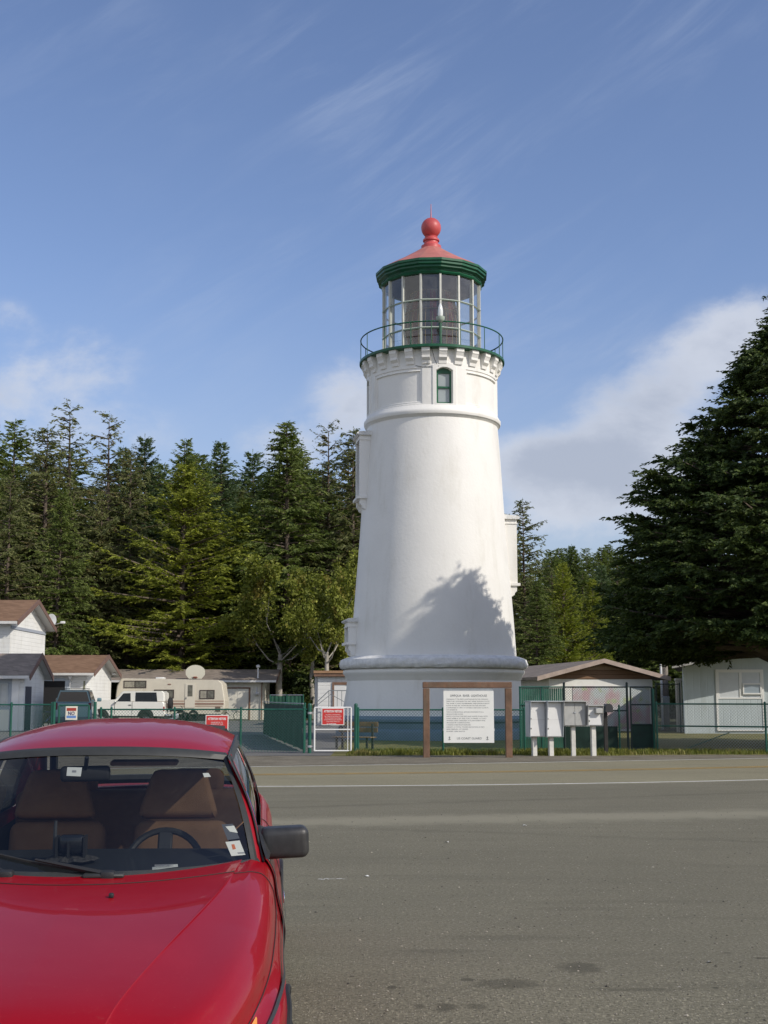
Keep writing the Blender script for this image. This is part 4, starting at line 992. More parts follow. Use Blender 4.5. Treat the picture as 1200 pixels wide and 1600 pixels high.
# --- upper white house with brown roof
hY = 68.0
H1 = Thing('white_house', 'two storey white house with brown gable roof, behind the lower grey roofs', 'house', (at(20, 1120, 72).x, 72, 0))
zr, ze = at(46, 937.5, 72).z, at(8, 970, hY).z
x1 = at(52, 1000, 73).x
gable_house(H1, x1 - 11, x1, hY, 72, 76, ze, zr, SIDW, SHB, gable_over=.5)
band = MB().box(x1 + .003, x1 + .05, hY + .46, 75.5, ze - .38, ze - .22)
H1.part('gable_band', band, mat('grey_band', (.34, .37, .42), .6), world=True)
# --- front grey-roofed wing
wY = 60.0
H2 = Thing('grey_roofed_house', 'low white house with mossy grey roof and porch at the left edge behind fence', 'house', (at(10, 1120, 62).x, 62, 0))
zr, ze = at(50, 1021, 62).z, at(5, 1055, wY).z
x1 = at(47, 1100, 61.5).x
gable_house(H2, x1 - 7, x1, wY, 62, 64.2, ze, zr, SIDW, SHG, over=.35, gable_over=.35)
yf = wY + .35
xx = lambda px: at(px, 1100, yf).x
zz = lambda py: at(20, py, yf).z
H2.part('corner_post', MB().box(xx(18), xx(29), yf - .06, yf - .003, 0, zz(1058)), FRAMEW, world=True)
window(H2, xx(-14), xx(12), yf - .003, zz(1104), zz(1067), frame=mat('grey_frame', (.42, .45, .45), .5), glass=CURT, mull=1)
H2.part('panel', MB().box(xx(-12), xx(15), yf - .04, yf - .003, 0, zz(1109)), mat('pale_yellow_panel', (.70, .69, .60), .6), world=True)
H2.part('shade_panel', MB().box(xx(-20), xx(17.5), yf - .02, yf - .004, 0, zz(1058)), mat('painted_wall_shade', (.36, .40, .44), .7), world=True)  # flat panel on the wall, shade put into its blue-grey colour
gx = x1 + .003
H2.part('side_door', MB().box(gx, gx + .02, 60.6, 61.6, 0, 2.05), mat('dark_blue_door', (.05, .055, .08), .5), world=True)
# --- brown-roofed garage
gY = 78.0
H3 = Thing('brown_roofed_garage', 'white garage with brown roof and open dark doorway behind the silver wagon', 'garage', (at(95, 1120, 82).x, 82, 0))
zr, ze = at(152, 1023.5, 82).z, at(100, 1051, gY).z
x1 = at(143, 1100, 80).x; xg0 = at(49, 1100, gY + .5).x; yf = gY + .45
xx = lambda px: at(px, 1100, yf).x
zz = lambda py: at(100, py, yf).z
ro3 = gable_house(H3, x1 - 8.5, x1, gY, 82, 86, ze, zr, SIDW, SHB, gable_over=.55)
H3.part('doorway', MB().box(xx(44), xx(101), yf - .03, yf - .004, 0, zz(1064)), DARKIN, world=True)  # flat dark panel, shade inside the open garage put into its colour
H3.part('door_frame', MB().box(xx(101), xx(109), yf - .06, yf - .004, 0, zz(1062)).box(xx(44), xx(101), yf - .06, yf - .005, zz(1064), zz(1060)), mat('pale_blue_trim', (.50, .56, .62), .5), world=True)
H3.part('narrow_window', MB().box(xx(129.5), xx(132), yf - .03, yf - .004, zz(1077), zz(1064)), mat('olive_trim', (.22, .22, .14), .5), world=True)
lm = MB().lathe([(.02, zz(1075)), (.02, zz(1062)), (.10, zz(1061)), (.13, zz(1057)), (.06, zz(1054.5)), (.01, zz(1054))], 12, c=(xx(109.5), yf - .22, 0)); lm.tube([(xx(109.5), yf - .22, zz(1068)), (xx(109.5), yf, zz(1068))], .03, 6)
H3.part('lamp', lm, FRAMEW, world=True)

def bicycle(label, loc, rz, c, s=1.0, group=None):
    T_ = Thing('bicycle', label, 'bicycle', loc, R(rz), group=group)
    fr = MB(); fr.tube([(-.5*s, 0, .34*s), (-.1*s, 0, .32*s), (-.22*s, 0, .80*s), (.33*s, 0, .78*s), (-.1*s, 0, .32*s)], .022*s, 6); fr.tube([(-.5*s, 0, .34*s), (-.2*s, 0, .72*s)], .015*s, 6); fr.tube([(.50*s, 0, .34*s), (.33*s, 0, .78*s), (.30*s, 0, .95*s)], .02*s, 6)
    T_.part('frame', fr, c)
    for x in (-.5, .5):
        wh = MB().tube([(x*s + .31*s*math.cos(2*PI*i/20), 0, .34*s + .31*s*math.sin(2*PI*i/20)) for i in range(20)], .026*s, 5, closed=True)
        T_.part('wheel', wh, RUBBER)
    T_.part('handlebar', MB().tube([(.22*s, -.28*s, .98*s), (.30*s, -.1*s, .96*s), (.30*s, .1*s, .96*s), (.22*s, .28*s, .98*s)], .015*s, 6), BLACKP)
    T_.part('saddle', MB().rbox(-.36*s, -.10*s, -.07*s, .07*s, .82*s, .89*s, .02*s, 1), BLACKP)
    return T_
def gpt(px, Y): p = at(px, 1120, Y); return (p.x, Y, .006)
bicycle('dark bicycle standing in front of the open garage doorway', gpt(64, 66), 75, BLACKP)
bicycle('blue grey bicycle leaning beside the silver wagon at the garage', gpt(75, 67), 20, mat('blue_frame', (.05, .07, .2), .4))
def dish(label, base, centre, feed, rad, group='satellite dishes on the left hand roofs'):
    T_ = Thing('satellite_dish', label, 'satellite dish', base, group=group)
    n = (Vector(feed) - Vector(centre)); n.z *= .4; q = n.normalized().to_track_quat('Z', 'Y').to_matrix().to_4x4()
    T_.part('reflector', MB().lathe([(.01, -.07), (rad*.5, -.05), (rad, .02), (rad + .015, .02), (rad, .0), (rad*.5, -.075), (.01, -.09)], 28, c=centre, M=q), mat('dish_grey', (.50, .52, .53), .4), world=True)
    T_.part('mast', MB().tube([base, ((base[0]+centre[0])/2, centre[1] + .05, (base[2]*.6 + centre[2]*.4)), Vector(centre) - n.normalized()*.08], .03, 6), GUT, world=True)
    a = MB().tube([Vector(centre) - Vector((0, 0, rad*.9)), feed], .022, 6); T_.part('arm', a, GUT, world=True)
    T_.part('feed_horn', MB().rbox(feed[0] - .13, feed[0] + .14, feed[1] - .07, feed[1] + .07, feed[2] - .07, feed[2] + .07, .03, 2), FRAMEW, world=True)
dish('satellite dish with bright feed arm on the eave of two storey house', at(67, 990, 75.6), at(80, 969, 75.6), at(98, 972.5, 75.0), .36)
dish('grey satellite dish at the eave corner of the brown roofed garage', at(160, 1058, 85.6), at(169.5, 1046, 85.6), at(178, 1053, 85.0), .42)

# --- long cream garage behind the motorhome
lY = 92.0
H4 = Thing('long_garage', 'long low cream garage with weathered brown roof behind the camping trailer', 'garage', (at(300, 1120, 95).x, 95, 0))
zr, ze = at(300, 1046, 95.2).z, at(300, 1062.5, lY).z
xl, xr = at(184, 1100, lY).x, at(409.5, 1100, lY).x
gable_house(H4, xl, xr, lY, 95.2, 98.4, ze, zr, SIDC, SHG, gable_over=1.0, over=.4)
yf = lY + .4
xx = lambda px: at(px, 1100, yf).x
zz = lambda py: at(380, py, yf).z
d = H4.part('garage_door', MB().rbox(xx(354), xx(388.5), yf - .05, yf - .004, .02, zz(1076), .01, 1), siding_mat('cream_garage_door', (.70, .67, .58), .9, axis='V'), world=True)
H4.part('door_frame', MB().box(xx(351.5), xx(354), yf - .08, yf - .003, 0, zz(1075)).box(xx(388.5), xx(391), yf - .08, yf - .003, 0, zz(1075)).box(xx(351.5), xx(391), yf - .08, yf - .003, zz(1076), zz(1073.8)), BROWNT, world=True)
H4.part('downspout', MB().tube([(xx(409), yf - .1, 0), (xx(409), yf - .1, ze - .25), (xx(411), lY - .08, ze - .1)], .045, 6), BROWNT, world=True)
H4.part('wall_lamp', MB().lathe([(.05, zz(1087)), (.16, zz(1085)), (.16, zz(1083)), (.05, zz(1081)), (.04, zz(1074))], 12, c=(xx(401.5), yf - .18, 0)), mat('grey_lamp', (.5, .5, .5), .4), world=True)
vp = at(403, 1064, lY + .6); vt = at(403, 1040, lY + .6)
H4.part('vent_pipe', MB().lathe([(.20, vp.z - .05), (.06, vp.z + .12), (.055, vt.z - .15), (.14, vt.z - .12), (.15, vt.z), (.05, vt.z + .06)], 12, c=(vp.x, lY + .6, 0)), GUT, world=True)
# basketball hoop on the roof edge
bY = lY - .25
Bk = Thing('basketball_hoop', 'cream fan shaped basketball backboard with hoop above the trailer roof', 'basketball hoop', at(305, 1062, bY))
c0 = at(305, 1060.5, bY); W_ = 15.2/ppm(bY); Ht = at(305, 1039, bY).z - c0.z
pl = [(-W_*.66, 0), (W_*.66, 0), (W_*.98, Ht*.28), (W_, Ht*.5)] + [(W_*math.cos(R(a)), Ht*.5 + Ht*.5*math.sin(R(a))) for a in range(15, 166, 15)] + [(-W_, Ht*.5), (-W_*.98, Ht*.28)]
Bk.part('backboard', MB().prism([(c0.x + x, bY, c0.z + z) for x, z in pl], (0, .04, 0)), mat('cream_backboard', (.70, .67, .54), .5), world=True)
Bk.part('rim', MB().tube([(c0.x + .23*math.cos(2*PI*i/18), bY - .28 + .23*math.sin(2*PI*i/18), c0.z + Ht*.10) for i in range(18)], .015, 5, closed=True).box(c0.x - .12, c0.x + .12, bY - .06, bY - .002, c0.z + Ht*.04, c0.z + Ht*.16), mat('rust_red_rim', (.25, .08, .05), .6), world=True)
Bk.part('bracket', MB().box(c0.x - .3, c0.x - .25, bY + .042, bY + .9, c0.z - .05, c0.z).box(c0.x + .25, c0.x + .3, bY + .042, bY + .9, c0.z - .05, c0.z), GALV, world=True)

# --- small white annex left of the tower
aY = 72.0
H5 = Thing('white_annex', 'small white flat roofed annex with brown door trim, half hidden by the tower', 'annex', (at(530, 1120, 75).x, 75, 0))
xx = lambda px: at(px, 1100, aY).x
zz = lambda py: at(515, py, aY).z
H5.part('wall', MB().box(xx(496.5), xx(575), aY, aY + 6, -.1, zz(1057.5)), SIDW, world=True)
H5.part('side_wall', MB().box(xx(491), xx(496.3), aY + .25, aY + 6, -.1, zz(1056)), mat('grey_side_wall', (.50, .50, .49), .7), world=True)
rf = H5.part('roof', MB().box(xx(490.5), xx(580), aY - .25, aY + 6.2, zz(1057), zz(1052)), BROWNT, world=True)
H5.part('fascia', MB().box(xx(490), xx(580), aY - .3, aY + 6.25, zz(1052) + .002, zz(1048)), mat('tan_fascia', (.34, .20, .11), .6, var=.1), rf, world=True)
H5.part('door', MB().box(xx(522), xx(540), aY - .03, aY - .003, zz(1120), zz(1070)), FRAMEW, world=True)
H5.part('door_frame', MB().box(xx(519), xx(522), aY - .06, aY - .003, zz(1125), zz(1066)).box(xx(522), xx(545), aY - .06, aY - .003, zz(1070), zz(1066)), BROWNT, world=True)
St = Thing('stair_rail', 'grey metal stair handrail rising to the annex door beside the tower', 'handrail', (xx(505), aY - 1, 0))
mb = MB(); ry = aY - .9
pa, pb, pc = at(492, 1100, ry), at(514, 1079, ry), at(545, 1079, ry)
mb.tube([pa, pb, pc], .028, 6); mb.tube([pa - Vector((0,0,.16)), pb - Vector((-.1,0,.2)), pc - Vector((0,0,.75))], .022, 6)
for px in (520, 527, 534, 541): q = at(px, 1079, ry); mb.tube([q, (q.x, q.y, q.z - .85)], .016, 5)
for q in (pa, pb): mb.tube([q, (q.x, q.y, 0)], .025, 6)
St.part('handrail', mb, mat('grey_rail', (.20, .22, .23), .5), world=True)
St.part('landing', MB().box(xx(519), xx(548), aY - 1.1, aY - .1, 0, at(530, 1112, aY - .5).z), mat('grey_concrete', (.30, .30, .29), .85, var=.1, bump=.4), world=True)

# --- brown-gabled shed on the right: gable towards the road, turned a little
sY = 60.0
sx0, sx1, sxa = at(832, 1057, sY).x, at(1045, 1057, sY).x, at(943, 1030, sY).x
cxs = (sx0 + sx1)/2; half = (sx1 - sx0)/2
H6 = Thing('gabled_shed', 'long white shed with brown board gable and brown roof behind the tall fence', 'shed', (cxs, sY, 0), R(9))
zE, zR = at(940, 1058, sY).z, at(940, 1030.5, sY).z
L_, ov = 12.0, .55
mb = MB(); wl = half - .75
zw = zE + (zR - zE)*(.75/half) - .16
mb.box(-wl, wl, 0, .12, -.1, zw - .12); mb.box(-wl, -wl + .12, .12, L_, -.1, zw); mb.box(wl - .12, wl, .12, L_, -.1, zw)
H6.part('wall', mb, mat('white_shed_wall', (.76, .76, .72), .6, var=.04, dirt=((.5, .48, .4), 1.5, .3)))
gb = MB().prism([(-wl, -.03, zw - .12), (wl, -.03, zw - .12), (wl, -.03, zw), (0, -.03, zR - .16), (-wl, -.03, zw)], (0, .1, 0))
H6.part('gable_boards', gb, siding_mat('brown_gable_boards', (.22, .125, .07), .2, axis='H', depth=.9))
H6.part('gable_vent', MB().prism([(-1.0, -.05, zR - .48), (1.0, -.05, zR - .48), (0.15, -.05, zR - .27), (-.15, -.05, zR - .27)], (0, .016, 0)), mat('tan_vent', (.36, .25, .17), .6))
r_ = MB(); t = .13
for s_ in (-1, 1): r_.prism([(s_*half, -ov, zE), (0, -ov, zR), (0, -ov, zR - t), (s_*half, -ov, zE - t)], (0, L_ + 2*ov, 0))
ro = H6.part('roof', r_, SHG)
f_ = MB()
for s_ in (-1, 1): f_.prism([(s_*(half + .03), -ov - .04, zE + .02), (0, -ov - .04, zR + .03), (0, -ov - .04, zR - .17), (s_*(half + .03), -ov - .04, zE - .18)], (0, .038, 0))
H6.part('barge_board', f_, mat('pale_barge_board', (.40, .32, .27), .6, var=.15), ro)
for s_ in (-1, 1): H6.part('corner_board', MB().box(s_*wl - .08, s_*wl + .08, -.02, -.003, 0, zw - .13), FRAMEW)
# a big faded mural-like banner of pale colour washes is seen only through the wire: plain colour panels on the shed front
PASTEL = bpy.data.materials.new('faded_mural_paint'); PASTEL.use_nodes = True; T = NT(PASTEL.node_tree); b = PASTEL.node_tree.nodes['Principled BSDF']
oc = T.n('ShaderNodeTexCoord').outputs['Object']
c = T.mix(T.ramp(T.noise(T.vmul(oc, (1, 1, .6)), 1.3, 3, .5), .42, .6), (.50, .55, .56), (.50, .36, .38)); c = T.mix(T.ramp(T.noise(oc, 1.9, 2, .5), .55, .68), c, (.42, .48, .30))
T.set(b.inputs['Base Color'], c); b.inputs['Roughness'].default_value = .7
mx0, mx1 = at(893, 1080, sY).x - cxs, at(1018, 1080, sY).x - cxs
H6.part('faded_door_panel', MB().box(mx0, mx1, -.025, -.004, .1, at(940, 1072, sY).z), PASTEL)

# --- pale house on the far right, under the big tree
rY = 56.0
xx = lambda px: at(px, 1100, rY).x
zz = lambda py: at(1100, py, rY).z
H7 = Thing('pale_blue_house', 'pale blue grey house with white window, shaded by the big dark tree', 'house', (xx(1160), rY, 0))
xw0 = xx(1069)
zb0 = zz(1151)
H7.part('wall', MB().box(xw0, xw0 + 10, rY, rY + .2, zb0, zz(1030)).prism([(xw0, rY + .2, zb0), (xw0 + .2, rY + .2, zb0), (xw0 + .2, rY + .2, zz(1030)), (xw0, rY + .2, zz(1030))], (2.6, 9, 0)).prism([(xw0, rY, zz(1030) + .003), (xw0 + 10, rY, zz(1030) + .003), (xw0 + 5.2, rY, zz(1030) + .62)], (0, .2, 0)), SIDG, world=True)
H7.part('foundation', MB().prism([(xw0 + .1, rY + .1, -.2), (xw0 + 10, rY + .1, -.2), (xw0 + 12.5, rY + 9, -.2), (xw0 + 2.7, rY + 9, -.2)], (0, 0, zb0 + .198)), mat('dark_foundation', (.05, .05, .05), .9), world=True)
r_ = MB(); t = .16; e0 = xx(1040); ridge = (xw0 + 5.2, zz(1030) + .92); ez = at(1040, 1036, rY - 1.4).z
for sgn, xe in ((-1, e0), (1, 2*ridge[0] - e0)):
    r_.prism([(xe, rY - 1.45, ez), (ridge[0], rY - 1.45, ridge[1]), (ridge[0], rY - 1.45, ridge[1] - t), (xe, rY - 1.45, ez - t)], (2.8, 11, 0))
ro = H7.part('roof', r_, SHG, world=True)
f_ = MB()
for sgn, xe in ((-1, e0), (1, 2*ridge[0] - e0)):
    f_.prism([(xe, rY - 1.49, ez + .02), (ridge[0], rY - 1.49, ridge[1] + .02), (ridge[0], rY - 1.49, ridge[1] - .22), (xe, rY - 1.49, ez - .22)], (0, .035, 0))
H7.part('barge_board', f_, mat('grey_barge_board', (.34, .33, .31), .6, var=.15), ro, world=True)
# window assembly set in a trim that reaches low on the wall
tr = MB(); fx0, fx1 = xx(1119), xx(1194)
tr.box(fx0, xx(1122), rY - .06, rY - .003, zz(1142), zz(1046)); tr.box(xx(1191), fx1, rY - .06, rY - .003, zz(1142), zz(1046)); tr.box(xx(1122), xx(1191), rY - .06, rY - .003, zz(1142), zz(1140)); tr.box(xx(1122), xx(1191), rY - .06, rY - .003, zz(1048.5), zz(1046))
H7.part('window_trim', tr, FRAMEW, world=True)
H7.part('lower_panel', MB().box(xx(1122), xx(1191), rY - .03, rY - .004, zz(1140), zz(1092)), SIDG, world=True)
window(H7, xx(1122), xx(1158), rY - .004, zz(1092), zz(1048.5), glass=mat('pale_blind', (.55, .58, .60), .3, var=.05), mull=0)
window(H7, xx(1158), xx(1191), rY - .004, zz(1092), zz(1048.5), glass=MATS['pale_blind'], mull=0)
window(H7, xx(1160.5), xx(1190), rY - .055, zz(1085), zz(1067.5), glass=mat('grey_blue_glass', (.26, .32, .37), .1, spec=.8), mull=0)

# --- poles between shed and house
pY = 63.0
pb, pt_ = at(1041, 1105, pY), at(1041, 1008, pY)
U = Thing('utility_pole', 'weathered wooden pole with white conduit between the shed and pale house', 'pole', (pb.x, pY, 0))
U.part('pole', MB().tube([(pb.x, pY, -.2), (pb.x, pY, pt_.z + 3.5)], [.15, .11], 10), mat('grey_pole_wood', (.24, .21, .18), .85, var=.25, vscale=6), world=True)
cxp = at(1034.5, 1100, pY - .1).x
U.part('conduit', MB().tube([(cxp, pY - .1, 0), (cxp, pY - .1, pt_.z + 1.2)], .055, 8), WHITEM, world=True)
U.part('meter_box', MB().rbox(pb.x - .24, pb.x + .10, pY - .34, pY - .16, at(1040, 1100, pY).z, at(1040, 1088, pY).z, .02, 1), GALV, world=True)
p2_ = at(1061, 1100, 58)
P2 = Thing('fence_post', 'short pale concrete post left of the pale house wall', 'post', (p2_.x, 58, 0))
P2.part('shaft', MB().rbox(p2_.x - .12, p2_.x + .12, 57.9, 58.14, -.2, at(1061, 1064, 58).z, .02, 1), mat('pale_concrete', (.42, .40, .36), .85, var=.15, bump=.4), world=True)
P2.part('cap', MB().rbox(p2_.x - .15, p2_.x + .15, 57.87, 58.17, at(1061, 1064, 58).z + .002, at(1061, 1060, 58).z, .02, 1), MATS['pale_concrete'], world=True)
a_, b_ = at(1024, 1069, 57), at(1062, 1069, 57)
fence_run('tall_chain_link_fence', 'tall dark chain link fence between the shed corner and the pale house', 'fence', [(a_.x, 57), (b_.x, 57)], [.02, .99], a_.z, m_post=MATS['black_green_post'], m_wire=WIREK, pitch=.12)
# low hedge-dark shrubs fill the gap later

# ------------------------------------------------------------------ far vehicles
def wheel_part(T_, x, y, r, wd, side, name='wheel'):
    """wheel with its axle along Y (side = -1 outer face towards -Y)"""
    q = Matrix.Rotation(R(90), 4, 'X')
    prof = [(r*.62, -wd/2), (r*.93, -wd/2), (r, -wd*.32), (r, wd*.32), (r*.93, wd/2), (r*.62, wd/2)]
    o = T_.part(name, MB().lathe(prof, 24, c=(x, y, r), M=q), RUBBER)
    T_.part('rim', MB().lathe([(r*.62, -wd*.45), (r*.58, -wd*.30), (r*.30, -wd*.30), (r*.24, -wd*.48), (.01, -wd*.5)], 20, c=(x, y, r), M=q if side < 0 else q @ Matrix.Rotation(PI, 4, 'X')), CHROME, o)
    return o
def side_loft(prof_bottom_top, y0, y1, inset=0.0, b=.04): pass
def slab_body(mb, poly, y0, y1, crown=0.06):
    """car-body slab from a side outline (x, z): vertical sides that tuck in a little at both faces"""
    n = len(poly); cx = sum(p[0] for p in poly)/n; cz = sum(p[1] for p in poly)/n
    def ring(y, k): return [(cx + (x - cx)*k, y, cz + (z - cz)*k) for x, z in poly]
    k0 = 1 - crown
    lay = [ring(y0, k0), ring(y0 + .05, 1), ring(y1 - .05, 1), ring(y1, k0)]
    vs = [p for r_ in lay for p in r_]; fs = [tuple(range(n))[::-1], tuple(range(3*n, 4*n))]
    for j in range(3):
        for i in range(n): fs.append((j*n + i, j*n + (i+1) % n, (j+1)*n + (i+1) % n, (j+1)*n + i))
    mb.add(vs, fs); return mb
VGLASS = mat('dark_vehicle_glass', (.02, .025, .03), .05, spec=.9)
CARW = mat('cream_white_car_paint', (.80, .79, .72), .3, coat=.6)
CARS = mat('silver_blue_car_paint', (.17, .28, .31), .3, .3, coat=.7)
# white off-roader facing left
vY = 79.5; p = at(207, 1120, vY)
V = Thing('off_roader', 'white two door off-roader parked side on, facing left, before the trailer', 'car', (p.x, vY, .006))
k = 1/ppm(vY)
X = lambda px: (px - 207)*k
Z = lambda py: at(207, py, vY).z - .006
mb = MB(); slab_body(mb, [(X(152), Z(1118)), (X(150.5), Z(1107)), (X(152), Z(1096.5)), (X(160), Z(1094)), (X(183), Z(1093)), (X(184), Z(1096)), (X(258), Z(1096.5)), (X(260), Z(1099)), (X(261.5), Z(1116)), (X(259), Z(1119))], -.9, .9, .03)
V.part('body', mb, CARW)
mb = MB(); slab_body(mb, [(X(181), Z(1095.5)), (X(193), Z(1081.5)), (X(197), Z(1080)), (X(256), Z(1080)), (X(259.5), Z(1083)), (X(260), Z(1096))], -.80, .80, .05)
V.part('cabin', mb, CARW)
def side_glass(T_, pts, y, name='window'): return T_.part(name, MB().prism([(x, y, z) for x, z in pts], (0, .012, 0)), VGLASS)
side_glass(V, [(X(186), Z(1096)), (X(196), Z(1083.5)), (X(207), Z(1083)), (X(207.5), Z(1096))], -.815)
side_glass(V, [(X(214.5), Z(1098)), (X(215), Z(1082)), (X(247), Z(1082)), (X(249), Z(1098))], -.815)
V.part('windscreen', MB().prism([(X(184.0), -.68, Z(1094.5)), (X(184.0), .68, Z(1094.5)), (X(194), .64, Z(1082.5)), (X(194), -.64, Z(1082.5))], (-.03, 0, .02)), VGLASS)
V.part('door', MB().box(X(183), X(183.7), -.905, -.895, Z(1116), Z(1097)).box(X(210), X(210.7), -.905, -.895, Z(1116), Z(1097)).box(X(205), X(209), -.93, -.9, Z(1102), Z(1101)), MATS['dark_sash'])
V.part('side_mirror', MB().rbox(X(184), X(186.5), -1.08, -.9, Z(1098.5), Z(1095.5), .02, 1), CHROME)
V.part('sill', MB().box(X(172), X(222), -.88, .88, Z(1121), Z(1118)), mat('dark_underbody', (.03, .03, .03), .8))
for px in (162.5, 231.5):
    arch = [(X(px) + .50*math.cos(R(a)), .38 + .50*math.sin(R(a))) for a in range(0, 181, 15)]
    V.part('wheel_arch', MB().prism([(x, -.915, z) for x, z in arch], (0, .03, 0)), MATS['dark_underbody'])
    for y in (-.83, .83): wheel_part(V, X(px), y, .39, .26, -1 if y < 0 else 1)
V.part('front_bumper', MB().rbox(X(149.5), X(153), -.88, .88, Z(1118.5), Z(1114), .03, 1), CHROME)
V.part('rear_bumper', MB().rbox(X(260.5), X(264), -.88, .88, Z(1119), Z(1115.5), .03, 1), CHROME)
q = Matrix.Rotation(R(90), 4, 'Y')
V.part('spare_wheel', MB().lathe([(.2, -.12), (.34, -.12), (.38, -.06), (.38, .06), (.34, .12), (.05, .13)], 22, c=(X(265.5) + .02, -.1, Z(1100)), M=q), RUBBER)
V.part('tail_lamp', MB().rbox(X(258.5), X(260.5), -.915, -.8, Z(1111), Z(1104), .01, 1), mat('red_lens', (.35, .02, .02), .2))
# motorcycle behind it
vY2 = 81.0; p = at(274, 1120, vY2)
Mo = Thing('motorcycle', 'dark motorcycle parked at the tail of the white off-roader', 'motorcycle', (p.x, vY2, .006), R(8))
for x in (-.62, .62):
    Mo.part('wheel', MB().tube([(x + .27*math.cos(2*PI*i/22), 0, .32 + .27*math.sin(2*PI*i/22)) for i in range(22)], .055, 6, closed=True), RUBBER)
Mo.part('frame', MB().tube([(-.62, 0, .32), (-.1, 0, .35), (.2, 0, .55), (.42, 0, .85), (-.3, 0, .70), (-.62, 0, .32)], .03, 6).tube([(.62, 0, .32), (.42, 0, .85), (.38, 0, 1.0)], .03, 6), mat('dark_steel', (.06, .06, .065), .4, .6))
Mo.part('engine', MB().rbox(-.2, .2, -.16, .16, .25, .55, .04, 2), GALV)
Mo.part('fuel_tank', MB().rbox(-.05, .38, -.14, .14, .68, .88, .07, 3), mat('black_gloss', (.015, .015, .018), .15, coat=1))
Mo.part('saddle', MB().rbox(-.62, -.06, -.13, .13, .68, .78, .04, 2), BLACKP)
Mo.part('handlebar', MB().tube([(.25, -.36, 1.02), (.38, -.12, 1.0), (.38, .12, 1.0), (.25, .36, 1.02)], .016, 6), CHROME)
Mo.part('exhaust', MB().tube([(.1, -.14, .26), (-.3, -.18, .24), (-.75, -.18, .32)], .035, 8), CHROME)
# silver-blue wagon seen from behind
vY3 = 62.0; p = at(113.5, 1120, vY3); k3 = 1/ppm(vY3)
S_ = Thing('silver_wagon', 'silver blue family wagon seen from behind at the open garage', 'car', (p.x, vY3, .006), R(8))
Xs = lambda px: (px - 113.5)*k3
Zs = lambda py: at(113, py, vY3).z - .006
wB = Xs(142); zb_, zm, zt = .38, Zs(1097), Zs(1078)
def ring(y, w0, w1, z0, z1): return [(-w0, y, z0), (w0, y, z0), (w0*1.03, y, (z0+z1)/2), (w1, y, z1), (-w1, y, z1), (-w0*1.03, y, (z0+z1)/2)]
def loft(rings):
    n = len(rings[0]); mb = MB(); fs = [tuple(range(n)), tuple(range((len(rings)-1)*n, len(rings)*n))[::-1]]
    for j in range(len(rings)-1):
        for i in range(n): fs.append((j*n+i, (j+1)*n+i, (j+1)*n+(i+1) % n, j*n+(i+1) % n))
    return mb.add([p for r_ in rings for p in r_], fs)
S_.part('body', loft([ring(0, wB*.93, wB*.95, zb_, zm - .05), ring(.08, wB, wB*.97, zb_ - .05, zm), ring(3.1, wB, wB*.97, zb_ - .05, zm), ring(4.5, wB*.95, wB*.85, zb_, zm - .25)]), CARS)
def ring4(y, w0, w1, z0, z1): return [(-w0, y, z0), (w0, y, z0), (w1, y, z1), (-w1, y, z1)]
S_.part('cabin', loft([ring4(.10, wB*.94, wB*.74, zm - .01, zt - .03), ring4(.42, wB*.96, wB*.76, zm - .01, zt), ring4(2.4, wB*.96, wB*.76, zm - .01, zt), ring4(3.2, wB*.94, wB*.74, zm - .01, zm + .1)]), CARS)
S_.part('rear_window', MB().prism([(-wB*.86, .085, zm + .02), (wB*.86, .085, zm + .02), (wB*.69, .085, zt - .09), (-wB*.69, .085, zt - .09)], (0, .04, 0)), VGLASS)
for sx in (-1, 1): S_.part('side_window', MB().prism([(sx*wB*.955, .3, zm + .04), (sx*wB*.955, 2.6, zm + .04), (sx*wB*.79, 2.2, zt - .08), (sx*wB*.79, .5, zt - .08)], (sx*.012, 0, 0)), VGLASS)
for sx in (-1, 1): S_.part('tail_lamp', MB().rbox(sx*wB*.90 - .07, sx*wB*.90 + .07, -.02, .06, zm - .36, zm - .03, .02, 1), mat('dark_red_lens', (.10, .015, .03), .2))
S_.part('rear_bumper', MB().rbox(-wB, wB, -.14, .03, .34, .62, .05, 2), mat('grey_bumper', (.10, .12, .14), .5))
S_.part('number_plate', MB().box(-.16, .16, -.012, -.002, .74, .90), FRAMEW)
S_.part('roof_rack', MB().tube([(-wB*.66, .5, zt + .06), (-wB*.66, 2.2, zt + .06)], .02, 6).tube([(wB*.66, .5, zt + .06), (wB*.66, 2.2, zt + .06)], .02, 6).tube([(-wB*.66, .6, zt + .06), (wB*.66, .6, zt + .06)], .015, 6), BLACKP)
for sx in (-1, 1): S_.part('side_mirror', MB().rbox(sx*(wB + .13) - .11, sx*(wB + .13) + .11, 2.75, 2.88, zm + .02, zm + .2, .04, 2), CARS)
q = Matrix.Rotation(R(90), 4, 'Y')
for sx in (-1, 1):
    for y in (.85, 3.6): S_.part('wheel', MB().lathe([(.05, -.1), (.22, -.11), (.34, -.10), (.36, -.06), (.36, .06), (.34, .10), (.22, .11), (.05, .1)], 22, c=(sx*(wB - .12), y, .36), M=q), RUBBER)
